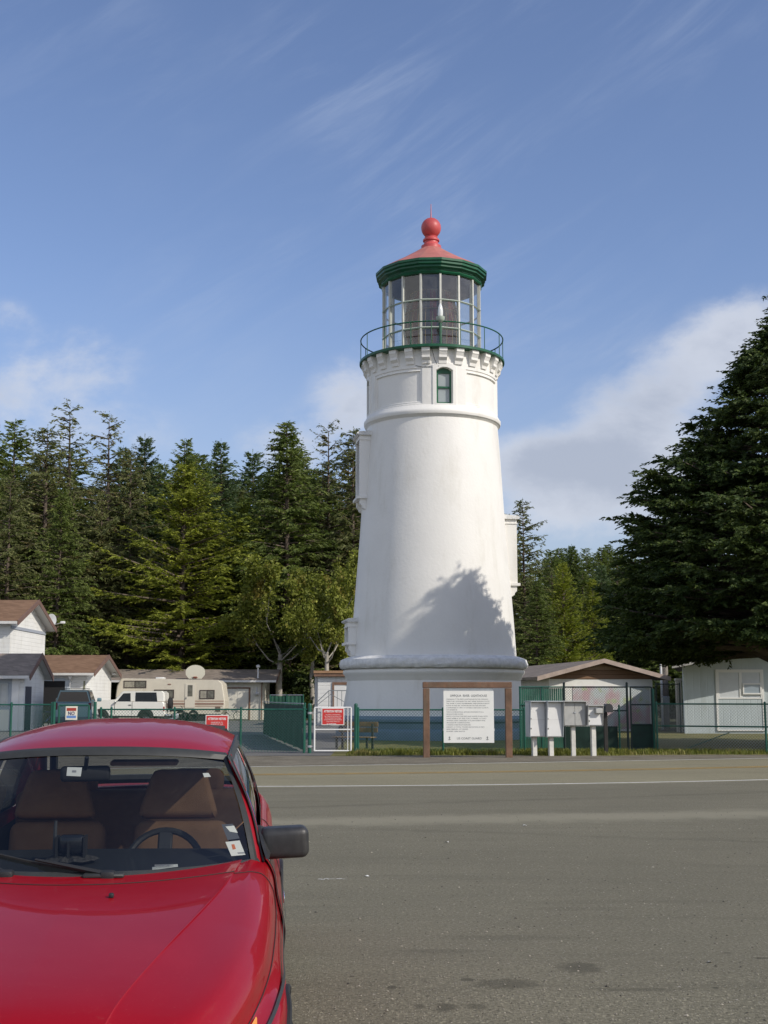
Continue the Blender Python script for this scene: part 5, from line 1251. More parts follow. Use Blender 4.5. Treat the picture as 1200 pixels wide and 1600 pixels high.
# camping trailer
tY = 86.0; p = at(264, 1120, tY); kt = 1/ppm(tY)
Tr = Thing('camping_trailer', 'cream fifth wheel camping trailer with brown stripes beside the long garage', 'caravan', (p.x, tY, .006))
X = lambda px: (px - 264)*kt
Z = lambda py: at(264, py, tY).z - .006
BEI = mat('cream_trailer_skin', (.62, .57, .46), .4, var=.05, vscale=1.2, dirt=((.4, .34, .25), 1.6, .4))
mb = MB(); slab_body(mb, [(X(232), Z(1116)), (X(230), Z(1094)), (X(179.5), Z(1090)), (X(181.5), Z(1072)), (X(187), Z(1060.5)), (X(192), Z(1059.8)), (X(330), Z(1062.3)), (X(340), Z(1063)), (X(346), Z(1068)), (X(350.5), Z(1095)), (X(350), Z(1107)), (X(344), Z(1116))], 0, 2.4, .015)
Tr.part('body', mb, BEI)
DBR = mat('brown_stripe', (.26, .15, .11), .5); LBR = mat('tan_stripe', (.44, .32, .24), .5)
Tr.part('stripe', MB().box(X(232), X(349), -.012, -.002, Z(1096.5), Z(1094.5)), LBR)
Tr.part('stripe', MB().box(X(232), X(349), -.012, -.002, Z(1101), Z(1098.6)), DBR)
Tr.part('stripe', MB().box(X(232), X(347), -.012, -.002, Z(1104), Z(1102.6)), LBR)
def tr_window(px0, px1, py0, py1):
    fr = MB(); a, b_, c_, d_ = X(px0), X(px1), Z(py1), Z(py0); f = .05
    fr.box(a, b_, -.03, -.002, d_ - f, d_); fr.box(a, b_, -.03, -.002, c_, c_ + f); fr.box(a, a + f, -.03, -.002, c_ + f, d_ - f); fr.box(b_ - f, b_, -.03, -.002, c_ + f, d_ - f); fr.box((a+b_)/2 - f/2, (a+b_)/2 + f/2, -.028, -.002, c_ + f, d_ - f)
    o = Tr.part('window', fr, mat('dark_brown_frame', (.05, .035, .03), .5))
    Tr.part('pane', MB().box(a + f, (a+b_)/2 - f/2, -.012, -.004, c_ + f, d_ - f), mat('curtained_glass', (.30, .28, .22), .2, spec=.7, var=.3, vscale=5), o)
    Tr.part('pane', MB().box((a+b_)/2 + f/2, b_ - f, -.012, -.004, c_ + f, d_ - f), mat('darker_curtained_glass', (.13, .125, .10), .2, spec=.7, var=.4, vscale=5), o)
tr_window(192, 227.5, 1063.5, 1075); tr_window(240, 271, 1077.5, 1091); tr_window(311, 334.5, 1078, 1092)
d = Tr.part('door', MB().box(X(288.5), X(304), -.03, -.002, Z(1106), Z(1068)), mat('pale_trailer_door', (.66, .61, .50), .4))
Tr.part('door_window', MB().box(X(292.5), X(300), -.04, -.031, Z(1088), Z(1070.5)), MATS['darker_curtained_glass'], d)
Tr.part('door_handle', MB().rbox(X(289.3), X(291), -.07, -.031, Z(1092), Z(1089.5), .01, 1), CHROME, d)
Tr.part('roof_vent', MB().rbox(X(239), X(252), .6, 1.4, Z(1060.8), Z(1058), .03, 1), FRAMEW)
Tr.part('marker_lamp', MB().rbox(X(261), X(266), -.03, -.002, Z(1070), Z(1068.3), .01, 1), DBR)
Tr.part('hatch', MB().box(X(336), X(344), -.02, -.002, Z(1112), Z(1104)), mat('dark_hatch', (.16, .12, .09), .5))
Tr.part('skirt', MB().box(X(236), X(338), .1, 2.3, .02, Z(1116) - .002), MATS['dark_underbody'])
for px in (283, 302): wheel_part(Tr, X(px), .05, .36, .22, -1)
Tr.part('front_leg', MB().box(X(196), X(198), .2, .3, 0, Z(1091)).box(X(196), X(198), 2.0, 2.1, 0, Z(1091)), GALV)
bicycle('small bicycle leaning by the end of the camping trailer', gpt(361, 88), 15, mat('grey_frame_paint', (.25, .25, .26), .4), .9)
# ------------------------------------------------------------------ the red hatchback in the foreground
def cr(p, t):
    """Catmull-Rom through a list of numbers or vectors at parameter t (0 .. len-1)"""
    n = len(p); i = min(int(t), n - 2); f = t - i
    p0 = p[i-1] if i > 0 else p[0]*2 - p[1]; p1, p2 = p[i], p[i+1]; p3 = p[i+2] if i + 2 < n else p[-1]*2 - p[-2]
    return (p1*2 + (p2 - p0)*f + (p0*2 - p1*5 + p2*4 - p3)*f*f + (p1*3 - p0 - p2*3 + p3)*f**3)*.5
def lerp_tab(xs, ys):
    def fn(x): return float(np.interp(x, xs, ys))
    return fn
def smooth_tab(xs, ys):
    def fn(x):
        x = min(max(x, xs[0]), xs[-1]); i = 0
        while i < len(xs) - 2 and x > xs[i+1]: i += 1
        h = xs[i+1] - xs[i]; t = (x - xs[i])/h
        def sl(k):
            if k <= 0: return (ys[1]-ys[0])/(xs[1]-xs[0])
            if k >= len(xs)-1: return (ys[-1]-ys[-2])/(xs[-1]-xs[-2])
            return (ys[k+1]-ys[k-1])/(xs[k+1]-xs[k-1])
        m0, m1 = sl(i)*h, sl(i+1)*h
        return (2*t**3-3*t*t+1)*ys[i] + (t**3-2*t*t+t)*m0 + (-2*t**3+3*t*t)*ys[i+1] + (t**3-t*t)*m1
    return fn
PIV = 3.47
CM = Matrix.Translation((-1.440, 7.577, gz(7.577))) @ Matrix.Rotation(R(4.7), 4, 'Z') @ Matrix.Rotation(SLOPE, 4, 'X') @ Matrix.Translation((0, -PIV, 0))
CAR = Thing('red_hatchback', 'red two door hatchback parked nose towards the viewer with brown seats', 'car', M=CM)
PAINT = bpy.data.materials.new('red_car_paint'); PAINT.use_nodes = True; T = NT(PAINT.node_tree); b = PAINT.node_tree.nodes['Principled BSDF']
oc = T.n('ShaderNodeTexCoord').outputs['Object']
c = T.mix(T.ramp(T.noise(oc, 2.2, 6, .65), .4, .75), (.27, .002, .008), (.295, .005, .012))
c = T.mix(T.m('MULTIPLY', T.ramp(T.noise(oc, 55, 4, .75), .60, .74), .10), c, (.45, .25, .2))
T.set(b.inputs['Base Color'], c); b.inputs['Roughness'].default_value = .42; b.inputs['Specular IOR Level'].default_value = .15
b.inputs['Coat Weight'].default_value = 0.5; b.inputs['Coat IOR'].default_value = 1.5
T.set(b.inputs['Coat Roughness'], T.ramp(T.noise(oc, 5, 5, .65), .35, .75, .004, .022))
bp = T.n('ShaderNodeBump'); bp.inputs['Strength'].default_value = .03; bp.inputs['Distance'].default_value = .01; T.set(bp.inputs['Height'], T.noise(oc, 3.0, 3, .5)); T.set(b.inputs['Coat Normal'], bp.outputs[0])
SEAL = mat('grey_black_seal', (.036, .038, .037), .5, var=.12, vscale=20)
SEATM = mat('tan_velour', (.40, .225, .125), .95, var=.10, vscale=9, bump=.3, bscale=200, spec=.1)
DASH = mat('black_dash', (.016, .018, .020), .6, bump=.2, bscale=250)
TRIM = mat('dark_trim', (.02, .018, .018), .8)

ZC = smooth_tab([-.06, -.02, .05, .18, .45, .8, 1.15, 1.45, 1.66, 1.85], [.56, .64, .70, .742, .785, .825, .857, .880, .888, .892])
WS = smooth_tab([-.06, -.02, .05, .18, .45, .8, 1.15, 1.45, 1.66, 1.85], [.53, .575, .625, .692, .770, .822, .840, .845, .845, .845])
WL = smooth_tab([-.06, -.02, .05, .18, .35, .6, .9, 1.2, 1.85], [.54, .59, .645, .72, .795, .850, .868, .858, .853])
XC = smooth_tab([-.06, .05, .5, 1.0, 1.4, 1.85], [.27, .29, .405, .53, .61, .66])
def prof(y):
    zc, xs, xc = ZC(y), WS(y), XC(y)
    g = 1 - .9*min(1, max(0, (y - .9)/.9))
    return [Vector((0, y, zc + .012)), Vector((xc*.5, y, zc + .009)), Vector((xc - .014, y, zc + .004)), Vector((xc, y, zc + .0035)), Vector((xc + .014, y, zc - .004)),
            Vector((xc + (xs - .13 - xc)*.5, y, zc - .020*g)), Vector((xs - .13, y, zc - .036*g)), Vector((xs - .078, y, zc - .064*g - .026*(1-g))), Vector((xs - .042, y, zc - .112*g - .088*(1-g))),
            Vector((xs - .026, y, zc - .19)), Vector((max(xs + .004, WL(y) - .008), y, min(.57, zc - .24))), Vector((WL(y), y, .47 if zc > .6 else zc - .3)), Vector((WL(y) - .012, y, .36)), Vector((WL(y) - .05, y, .26)), Vector((WL(y) - .12, y, .20))]
def body_pt(y, s, off=0.0):
    p = cr(prof(y), s)
    if off:
        a = cr(prof(y), min(s + .05, 14)) - cr(prof(y), max(s - .05, 0)); n = Vector((-a.z, 0, a.x)).normalized()
        if n.z < -0.01 and s < 9: n = -n
        if s >= 9 and n.x < 0: n = -n
        p = p + n*off
    return p
def mirror(mb):
    n = len(mb.v); mb.v += [(-x, y, z) for x, y, z in mb.v]
    k = len(mb.f); mb.f += [tuple(i + n for i in f)[::-1] for f in mb.f[:k]]; mb.s += mb.s[:k]; return mb
def sheet(ys, ss, off=0.0, keep=None):
    mb = MB(); P = [[body_pt(y, s, off) for s in ss] for y in ys]; n = len(ss)
    vs = [p for r in P for p in r]; fs = []
    for i in range(len(ys)-1):
        for j in range(n-1):
            q = [i*n+j, i*n+j+1, (i+1)*n+j+1, (i+1)*n+j]
            c = (vs[q[0]] + vs[q[2]])/2
            if keep is None or keep(c): fs.append(tuple(q))
    return mb.add(vs, fs, True)
def pair(name, mb, m, auto=40):
    o = CAR.part(name, MB().add(mb.v, mb.f, True), m, auto=auto)
    q = MB(); q.v = [(-x, y, z) for x, y, z in mb.v]; q.f = [tuple(f)[::-1] for f in mb.f]; q.s = [True]*len(mb.f); CAR.part(name, q, m, auto=auto); return o
lin = lambda a, b, n: [a + (b - a)*i/(n-1) for i in range(n)]
COWL = 1.52      # rear edge of the bonnet at the sides; the scuttle follows
def solve_y(fn, s, y):
    for _ in range(10): y = fn(abs(body_pt(y, s).x))
    return y
def sheet2(f0, f1, ny, ss, off=0.0):
    lo = [solve_y(f0, s, 1.0) for s in ss]; hi = [solve_y(f1, s, 1.5) for s in ss]
    return MB().grid([[body_pt(lo[j] + (hi[j] - lo[j])*i/ny, s, off) for j, s in enumerate(ss)] for i in range(ny + 1)])
rear_edge = lambda x: 1.30 + .30*min(1, x/.75)**2.0
hood = sheet2(lambda x: .03, rear_edge, 60, lin(0, 1.8, 8) + lin(1.85, 4.2, 36) + lin(4.3, 8.9, 46))
CAR.part('bonnet', mirror(hood), PAINT, auto=60)
FW = (.89, .272, .292)   # front wheel: y, z, arch radius
in_arch = lambda c: (c.y - FW[0])**2 + (c.z - FW[1])**2 < FW[2]**2 and abs(c.x) > .6
wing = sheet(lin(-.06, 1.90, 110), lin(8.905, 14, 70), keep=lambda c: not in_arch(c))
pair('front_wing', wing, PAINT, auto=60)
nose = sheet(lin(-.06, .027, 6), lin(0, 8.93, 50))
CAR.part('nose_panel', mirror(nose), PAINT, auto=60)
# scuttle between bonnet and screen
scut = sheet2(lambda x: rear_edge(x) - .012, lambda x: 1.475 + .34*min(1.3, x/.712)**2.2, 24, lin(0, 9.0, 70), off=-.0015)
CAR.part('scuttle', mirror(scut), PAINT, auto=60)
gap = MB()
line = [body_pt(1.30 + .30*min(1, (x/.75))**2.0, 0) for x in (0,)]
pts = []
for s in lin(0, 8.9, 50):
    y = 1.3
    for _ in range(8): y = 1.30 + .30*min(1, (abs(body_pt(y, s).x)/.75))**2.0
    pts.append(body_pt(y, s, .001))
for q_ in (pts, [body_pt(y, 8.915, .001) for y in lin(.03, 1.6, 50)], [body_pt(.029, s, .001) for s in lin(0, 8.9, 40)]): pair('shut_line', MB().tube(q_, .0028, 5), TRIM)
# front end: grille, lamps, bumper
CAR.part('grille', MB().rbox(-.34, .34, -.075, -.03, .44, .58, .01, 1), TRIM)
for s_ in (-1, 1):
    CAR.part('headlight', MB().rbox(s_*.53 - .16, s_*.53 + .16, -.06, .02, .44, .585, .02, 2), mat('lamp_lens', (.6, .62, .62), .08, spec=.9))
CAR.part('front_bumper', MB().rbox(-.80, .80, -.16, .06, .30, .46, .05, 3).rbox(-.86, -.70, .0, .5, .30, .45, .04, 2).rbox(.70, .86, .0, .5, .30, .45, .04, 2), BLACKP)
AMB = mat('amber_lens', (.75, .28, .015), .12, spec=.8, coat=.5)
for s_ in (-1, 1):
    mb = MB(); P = [[body_pt(y, 9.02 + t*1.5, .007) for t in lin(0, max(.06, 1 - max(0, y - .12)/.36), 8)] for y in lin(.0, .46, 14)]
    P = [[Vector((p.x*s_, p.y, p.z)) for p in r] for r in P]; mb.grid(P, flip=s_ < 0)
    CAR.part('indicator', mb, AMB)
# side strip, wheel arches and wheels
strips = [MB(), MB(), MB()]; strips[0].grid([[body_pt(y, s, .012) for s in (9.58, 9.60, 9.69, 9.71)] for y in lin(.40, 1.86, 36)])
def side_x(y, z):
    return min((abs(body_pt(y, s).z - z), body_pt(y, s).x) for s in lin(9, 13.5, 46))[1]
def wheel(T_, y, s_, steer=0.0):
    q = Matrix.Translation((s_*.752, y, .278)) @ Matrix.Rotation(R(steer), 4, 'Z') @ Matrix.Rotation(R(90*s_), 4, 'Y')
    o = T_.part('wheel', MB().lathe([(.18, -.09), (.255, -.095), (.276, -.075), (.283, -.05), (.283, .05), (.276, .078), (.258, .095), (.18, .09)], 48, M=q), RUBBER)
    T_.part('rim', MB().lathe([(.18, -.08), (.18, .085), (.165, .07), (.09, .05), (.06, .07), (.005, .075)], 32, M=q), mat('alloy', (.45, .45, .46), .3, .8), o)
for s_ in (-1, 1):
    wheel(CAR, FW[0], s_, 15); wheel(CAR, PIV, s_)
    for yc in (FW[0], PIV):
        fl = MB()
        for (r0, r1, x0, x1) in ((.284, .306, .845, .872),):
            rows = []
            for a in lin(-8, 188, 40):
                c_, s2 = math.cos(R(a)), math.sin(R(a)); base = .840 if yc > 2 else side_x(yc + r1*c_, FW[1] + r1*s2)
                rows.append([(s_*(base - .02), yc + r0*c_, FW[1] + r0*s2), (s_*(base + .014), yc + r0*c_, FW[1] + r0*s2), (s_*(base + .018), yc + (r0+r1)/2*c_, FW[1] + (r0+r1)/2*s2), (s_*(base + .012), yc + r1*c_, FW[1] + r1*s2), (s_*(base - .01), yc + r1*c_, FW[1] + r1*s2)])
            fl.grid(rows, flip=s_ < 0)
        CAR.part('wheel_arch', fl, BLACKP)
        well = MB(); well.grid([[(s_*x, yc + .31*math.cos(R(a)), FW[1] + .31*math.sin(R(a))) for x in (.45, .80)] for a in lin(-10, 190, 20)]); well.grid([[(s_*.46, yc + r*math.cos(R(a)), FW[1] + r*math.sin(R(a))) for r in (.0, .31)] for a in lin(-10, 190, 20)])
        CAR.part('wheel_well', well, TRIM)
    CAR.part('mud_flap', MB().rbox(s_*.77 - .09, s_*.77 + .09, FW[0] + .36, FW[0] + .375, .14, .42, .006, 1), BLACKP)
# rear sides: belt to sill
def rprof(y):
    t = max(0, (y - 3.9)/.75); w_ = .847 - .10*t*t - .034*max(0, (y - 1.9)/2.5); zb_ = .908 - .046*min(1, max(0, (y - 2.15)/1.6)) ; zl = .20 + .10*t
    if y < 2.15: zb_ = .885 + (.908 - .885)*(y - 1.8)/.35
    return [Vector((w_ - .105, y, zb_)), Vector((w_ - .088, y, zb_ - .006)), Vector((w_ - .064, y, zb_ - .032)), Vector((w_ - .038, y, zb_ - .09)), Vector((w_ - .024, y, zb_ - .18)), Vector((w_ + .01, y, .57)), Vector((w_ + .006, y, .47)), Vector((w_ - .007, y, .36)), Vector((w_ - .04, y, .26)), Vector((w_ - .12, y, zl))]
side = MB(); yy = lin(1.86, 4.62, 70); ss = lin(0, 9, 46); P = [[cr(rprof(y), s) for s in ss] for y in yy]
vs = [p for r in P for p in r]; n = len(ss); fs = []
for i in range(len(yy)-1):
    for j in range(n-1):
        q = (i*n+j, i*n+j+1, (i+1)*n+j+1, (i+1)*n+j); c_ = (vs[q[0]] + vs[q[2]])/2
        if not ((c_.y - PIV)**2 + (c_.z - .272)**2 < .300**2): fs.append(q)
side.add(vs, fs, True)
pair('body_side', side, PAINT, auto=60)
def rside(y, s, off): p = cr(rprof(y), s); return Vector((p.x + off, p.y, p.z))
strips[1].grid([[rside(y, s, .012) for s in (4.70, 4.72, 4.84, 4.86)] for y in lin(1.9, 3.10, 20)]); strips[2].grid([[rside(y, s, .012) for s in (4.70, 4.72, 4.84, 4.86)] for y in lin(3.88, 4.6, 12)])
for q_ in strips: pair('rub_strip', q_, SEAL)
for y_ in (1.90, 3.0): pair('shut_line', MB().tube([rside(y_, s, .001) for s in lin(.2, 9, 24)], .004, 5), TRIM)
tail = MB(); a = rprof(4.62); tail.prism([(-p.x, p.y, p.z) for p in a] + [(p.x, p.y, p.z) for p in a[::-1]], (0, .03, 0))
CAR.part('tail_panel', tail, PAINT)
CAR.part('rear_bumper', MB().rbox(-.82, .82, 4.6, 4.78, .32, .5, .05, 3), BLACKP)
for s_ in (-1, 1): CAR.part('tail_lamp', MB().rbox(s_*.58 - .18, s_*.58 + .18, 4.62, 4.68, .56, .74, .015, 1), mat('red_lens', (.35, .02, .02), .2))
# windscreen surface: u across (-1..1), v up (0..1)
def glass_pt(u, v, off=0.0):
    a = abs(u)
    bx, by, bz = .712*u, 1.46 + .34*a**2.2, .892 - .012*a*a
    tx_, ty_, tz_ = .560*u, 2.06 + .15*a**2.0, 1.328 - .040*a**2.2
    p = Vector((bx + (tx_ - bx)*v, by + (ty_ - by)*v, bz + (tz_ - bz)*v)); bow = .028*math.sin(PI*max(0, min(1, v)))
    nrm = Vector((u*.45, -.62, .62)).normalized()
    return p + nrm*(bow + off)
CGL = glass_mat('windscreen_glass', (.70, .72, .71), .0, ior=1.42)
ws = MB().grid([[glass_pt(u, v) for u in lin(-1, 1, 41)] for v in lin(0, 1, 16)])
wso = CAR.part('windscreen', ws, CGL)
sl_ = MB()
def band(edge, w0, w1, lift):
    rows = []
    for k in (0, .5, 1):
        d = w0 + (w1 - w0)*k
        if edge == 'b': rows.append([glass_pt(u*(1 + .0), d, lift*(1 - abs(2*k-1)) + .004) for u in lin(-1.03, 1.03, 41)])
        if edge == 't': rows.append([glass_pt(u, 1 + d, lift*(1 - abs(2*k-1)) + .004) for u in lin(-1.03, 1.03, 41)])
        if edge in 'lr':
            sg = 1 if edge == 'r' else -1; rows.append([glass_pt(sg*(1 + d), v, lift*(1 - abs(2*k-1)) + .004) for v in lin(-.06, 1.05, 20)])
    sl_.grid(rows)
band('b', -.075, .015, .010); band('t', -.012, .070, .010); band('l', -.014, .026, .008); band('r', -.014, .026, .008)
CAR.part('windscreen_seal', sl_, SEAL)
# projection and search on the glass, so stickers can be placed where they are seen
def project(pw):
    d = pw - Vector((0, 0, CAM_H)); c_, s_ = math.cos(TILT), math.sin(TILT)
    fw = d.y*c_ + d.z*s_; up = -d.y*s_ + d.z*c_
    return 600 + F*d.x/fw, 800 - F*up/fw
def glass_uv(px, py):
    best = None
    u0, u1, v0, v1 = -1, 1, 0, 1
    for _ in range(4):
        best = min(((abs(project(CM @ glass_pt(u, v))[0] - px) + abs(project(CM @ glass_pt(u, v))[1] - py)), u, v) for u in lin(u0, u1, 13) for v in lin(v0, v1, 13))
        du, dv = (u1 - u0)/12, (v1 - v0)/12; u0, u1, v0, v1 = best[1] - du, best[1] + du, best[2] - dv, best[2] + dv
    return best[1], best[2]
def sticker(corners, m, off=-.003, n=5):
    uv = [glass_uv(*c_) for c_ in corners]; rows = []
    for j in range(n):
        t = j/(n-1); a = (uv[0][0]*(1-t) + uv[3][0]*t, uv[0][1]*(1-t) + uv[3][1]*t); b_ = (uv[1][0]*(1-t) + uv[2][0]*t, uv[1][1]*(1-t) + uv[2][1]*t)
        rows.append([glass_pt(a[0]*(1-k) + b_[0]*k, a[1]*(1-k) + b_[1]*k, off) for k in lin(0, 1, n)])
    return MB().grid(rows)
SWH = mat('white_sticker', (.74, .74, .70), .5)
CAR.part('sticker', sticker([(105, 1198), (128, 1198.5), (126, 1212.5), (103.5, 1211.5)], SWH), SWH, wso, label='white toll tag sticker at the top centre of the windscreen')
CAR.part('sticker', sticker([(112.5, 1203), (119, 1203), (119, 1206.5), (112.5, 1206.5)], SWH, -.0022), mat('grey_print', (.30, .30, .32), .5), wso)
CAR.part('sticker', sticker([(317, 1207.5), (326, 1207), (330, 1213), (319.5, 1214)], SWH), SWH, wso)
CAR.part('sticker', sticker([(352.5, 1315), (375, 1312.5), (384, 1335), (362, 1337)], SWH), SWH, wso, label='white parking sticker with red mark in the lower corner')
CAR.part('sticker', sticker([(362, 1319), (366.5, 1318.5), (369, 1326), (364, 1327)], SWH, -.0022), mat('orange_print', (.62, .16, .05), .5), wso)
CAR.part('sticker', sticker([(371, 1331.5), (382, 1330.5), (383, 1333), (372.5, 1333.6)], SWH, -.0022), MATS['grey_print'], wso)
CAR.part('sticker', sticker([(346.5, 1287.5), (364, 1286.5), (375, 1309.5), (356, 1312)], SWH), mat('dark_print', (.08, .085, .10), .5), wso)
CAR.part('sticker', sticker([(352.5, 1291), (366, 1289.5), (372, 1301), (359.5, 1299)], SWH, -.0022), SWH, wso)
# wipers
for (u0, v0, u1, v1, bx) in ((.16, -.03, -.70, .15, .10), (-.42, -.03, -.97, .16, -.44)):
    a = glass_pt(u0, v0, .03); m_ = glass_pt((u0+u1)/2, (v0+v1)/2 + .015, .03); e = glass_pt(u1, v1, .02)
    o = CAR.part('wiper', MB().tube([a, glass_pt(u0*.7+u1*.3, v0*.7+v1*.3 + .01, .035), m_], [.012, .009, .006], 6).rbox(a.x - .03, a.x + .03, a.y - .025, a.y + .025, a.z - .03, a.z + .015, .012, 2), BLACKP)
    CAR.part('blade', MB().tube([glass_pt(u0 - .10 + (u1 - u0 + .10)*t, v0 + .035 + (v1 - v0 - .03)*t, .010) for t in lin(0, 1, 14)], .0065, 5), RUBBER, o)
    CAR.part('wiper_base', MB().rbox(bx - .085, bx + .085, 1.395 + .1*abs(bx), 1.455 + .1*abs(bx), .885, .9035, .006, 1), SEAL)
CAR.part('washer_nozzle', MB().rbox(.16, .18, 1.12, 1.14, .864, .884, .006, 2), BLACKP)
# roof
RZ = smooth_tab([2.0, 2.12, 2.3, 2.7, 3.1, 3.5, 3.72], [1.318, 1.352, 1.389, 1.424, 1.418, 1.372, 1.322])
RW = smooth_tab([2.0, 2.3, 2.75, 3.2, 3.72], [.572, .580, .586, .578, .555])
RD = smooth_tab([2.0, 2.3, 2.75, 3.2, 3.72], [.040, .070, .088, .095, .10])
def roof_pt(y, t, off=0.0):
    a = abs(t); k = max(0, (2.75 - y)/.7)
    return Vector((RW(y)*t, y + .15*a*a*k + .0*(1-k), RZ(y) + off - RD(y)*(a**3.2)*.75 - RD(y)*.25*a*a))
rf = MB().grid([[roof_pt(y, t) for t in lin(-1, 1, 61)] for y in lin(2.075, 3.70, 50)])
ro = CAR.part('roof', rf, PAINT, auto=80)
hl = MB().grid([[roof_pt(y, t*.97, -.035) for t in lin(-1, 1, 21)] for y in lin(2.12, 3.68, 20)])
CAR.part('headlining', hl, mat('brown_headlining', (.09, .06, .045), .95))
pair('drip_rail', MB().tube([roof_pt(y, 1.0) + Vector((.008, 0, -.004)) for y in lin(2.12, 3.70, 24)], .009, 6), SEAL)
pair('pillar_trim', MB().tube([glass_pt(1.056, v, .006) for v in lin(-.03, 1.04, 14)], .005, 5), SEAL)
# pillars
def edge(y):   # roof edge on the side
    p = roof_pt(y, 1.0); return Vector((p.x, p.y, p.z))
belt = lambda y: cr(rprof(max(1.86, y)), 0)
ap_ = MB()
rows = []
for v in lin(-.02, 1.06, 20):
    a = glass_pt(1.024, v, .003); b_ = glass_pt(1.052, v, .004)
    o_ = Vector((b_.x + .012, b_.y + .030, b_.z - .006)); rows.append([a, (a + b_)/2 + Vector((0, -.002, .003)), b_, Vector((b_.x + .008, b_.y + .018, b_.z - .002)), o_])
ap_.grid(rows); pair('windscreen_pillar', ap_, PAINT)
# side glass: linear between belt and roof edge
def sg(y, t, off=0.0):
    """t=0 belt, 1 roof edge; y along the body"""
    p = belt(y); q = edge(min(3.6, max(2.14, y + .02))); q = Vector((q.x, q.y, q.z))
    r = p.lerp(Vector((q.x, y, q.z)), t); bow = .03*math.sin(PI*t); return Vector((r.x + bow + off, r.y, r.z))
def apil(t): return 1.87 + .335*t          # y of the pillar's rear edge at height t
dg = MB().grid([[sg(apil(t) + (2.93 - apil(t))*k, t, -.012) for k in lin(0, 1, 10)] for t in lin(.02, .93, 8)])
SGL = glass_mat('side_glass', (.34, .36, .35), .22, ior=1.5)
pair('door_window', dg, SGL)
qg = MB().grid([[sg(3.02 + (3.62 - .12*t - 3.02)*k, t, -.012) for k in lin(0, 1, 8)] for t in lin(.03, .92, 8)])
pair('quarter_window', qg, glass_mat('quarter_glass', (.16, .17, .17), .14))
fr = MB()
fr.grid([[sg(2.92 + .11*k, t, .004) for k in (0, .5, 1)] for t in lin(0, 1, 8)])
fr.grid([[sg(apil(t) - .05 + .06*k, t, .002) for k in (0, .5, 1)] for t in lin(0, 1, 8)])
fr.grid([[sg(y, t, .003) for y in lin(2.2, 3.55, 20)] for t in (.91, .96, 1.0)])
fr.grid([[sg(y, t, .004) for y in lin(1.9, 3.66, 24)] for t in (-.005, .02, .045)])
pair('window_frame', fr, SEAL)
ch = MB().tube([sg(apil(t) + .012, t, .006) for t in lin(.10, .62, 10)], .004, 5)
pair('chrome_strip', ch, CHROME)
# rear quarter and hatch
cp = MB()
def hatch_edge(k): return Vector((.50 + .12*k, 3.70 + .72*k, 1.292 - .385*k))
cp.grid([[sg(3.60 - .12*t, t, .004).lerp(Vector((hatch_edge(1 - t).x + .04, hatch_edge(1 - t).y, hatch_edge(1 - t).z)) if True else None, k) for k in lin(0, 1, 8)] for t in lin(0, 1, 10)])
cp.grid([[belt(y).lerp(Vector((.0, y + (.02 if y < 4.5 else 0), belt(y).z + .025)), k) for k in lin(0, 1, 8)] for y in lin(4.42, 4.63, 5)])
pair('rear_quarter', cp, PAINT)
hg = MB().grid([[Vector((hatch_edge(k).x*t, hatch_edge(k).y + .02*(1 - t*t), hatch_edge(k).z + .03*(1 - t*t))) for t in lin(-1, 1, 13)] for k in lin(.03, .97, 8)])
CAR.part('hatch_window', hg, glass_mat('hatch_glass', (.72, .74, .72), .02))
hf = MB()
for s_ in (-1, 1): hf.tube([Vector((hatch_edge(k).x*s_, hatch_edge(k).y, hatch_edge(k).z)) for k in lin(0, 1, 8)], .025, 6)
hf.tube([(x, 3.70 + .02, 1.30 + .02*(1 - (x/.5)**2)) for x in lin(-.5, .5, 9)], .028, 6)
hf.tube([(x, 4.42, .912 + .02*(1 - (x/.6)**2)) for x in lin(-.62, .62, 9)], .03, 6)
CAR.part('hatch_frame', hf, SEAL)
# door mirrors with their black corner plates
for s_ in (-1, 1):
    mm = Matrix.Translation((s_*.853, 1.965, .934)) @ Matrix.Rotation(R(4*s_), 4, 'Z') @ Matrix.Rotation(R(-2*s_), 4, 'Y')
    o = CAR.part('door_mirror', MB().rbox(-.112, .112, -.055, .065, -.071, .071, .034, 4, M=mm).rbox(s_*-.115 - .05, s_*-.115 + .05, -.02, .05, -.06, .05, .02, 2, M=mm), mat('mirror_black', (.030, .031, .033), .42, var=.3, vscale=12, bump=.1, bscale=200, dirt=((.09, .085, .075), 9, .4)), auto=70)
    CAR.part('mirror_glass', MB().box(-.095, .095, .0655, .068, -.055, .055, M=mm), CHROME, o)
    pl = [(.735, 1.80, .888), (.750, 2.08, .905), (.715, 2.07, .985), (.690, 1.98, 1.01), (.712, 1.86, .945)]
    CAR.part('mirror_plate', MB().prism([(s_*(x + .036), y, z) for x, y, z in pl], (s_*.014, 0, 0)), MATS['mirror_black'])
CAR.part('wing_badge', MB().rbox(.849, .855, 1.60, 1.70, .735, .765, .002, 1), CHROME)
# cabin
tub = MB(); tub.box(-.66, .66, 1.75, 4.44, .24, .27)
for s_ in (-1, 1): tub.grid([[(s_*(.70 - .05*max(0, (y - 2.6)/1.9)), y, z) for y in lin(1.75, 4.5, 4)] for z in (.26, .82)])
tub.box(-.62, .62, 4.40, 4.44, .25, .82); tub.box(-.72, .72, 1.60, 1.66, .25, .80)
CAR.part('cabin_lining', tub, TRIM)
da = MB(); P = []
for (y, z, b_) in ((1.47, .872, .34), (1.60, .880, .30), (1.80, .895, .20), (1.96, .912, .06), (2.0, .905, .05), (2.03, .86, .04), (2.04, .60, .03)):
    P.append([(.705*u, y + b_*abs(u)**2.2*(1 if y < 1.7 else .6), z - .012*u*u) for u in lin(-1, 1, 25)])
da.grid(P); CAR.part('dashboard', da, DASH)
sw = Matrix.Translation((.285, 2.16, .790)) @ Matrix.Rotation(R(62), 4, 'X')
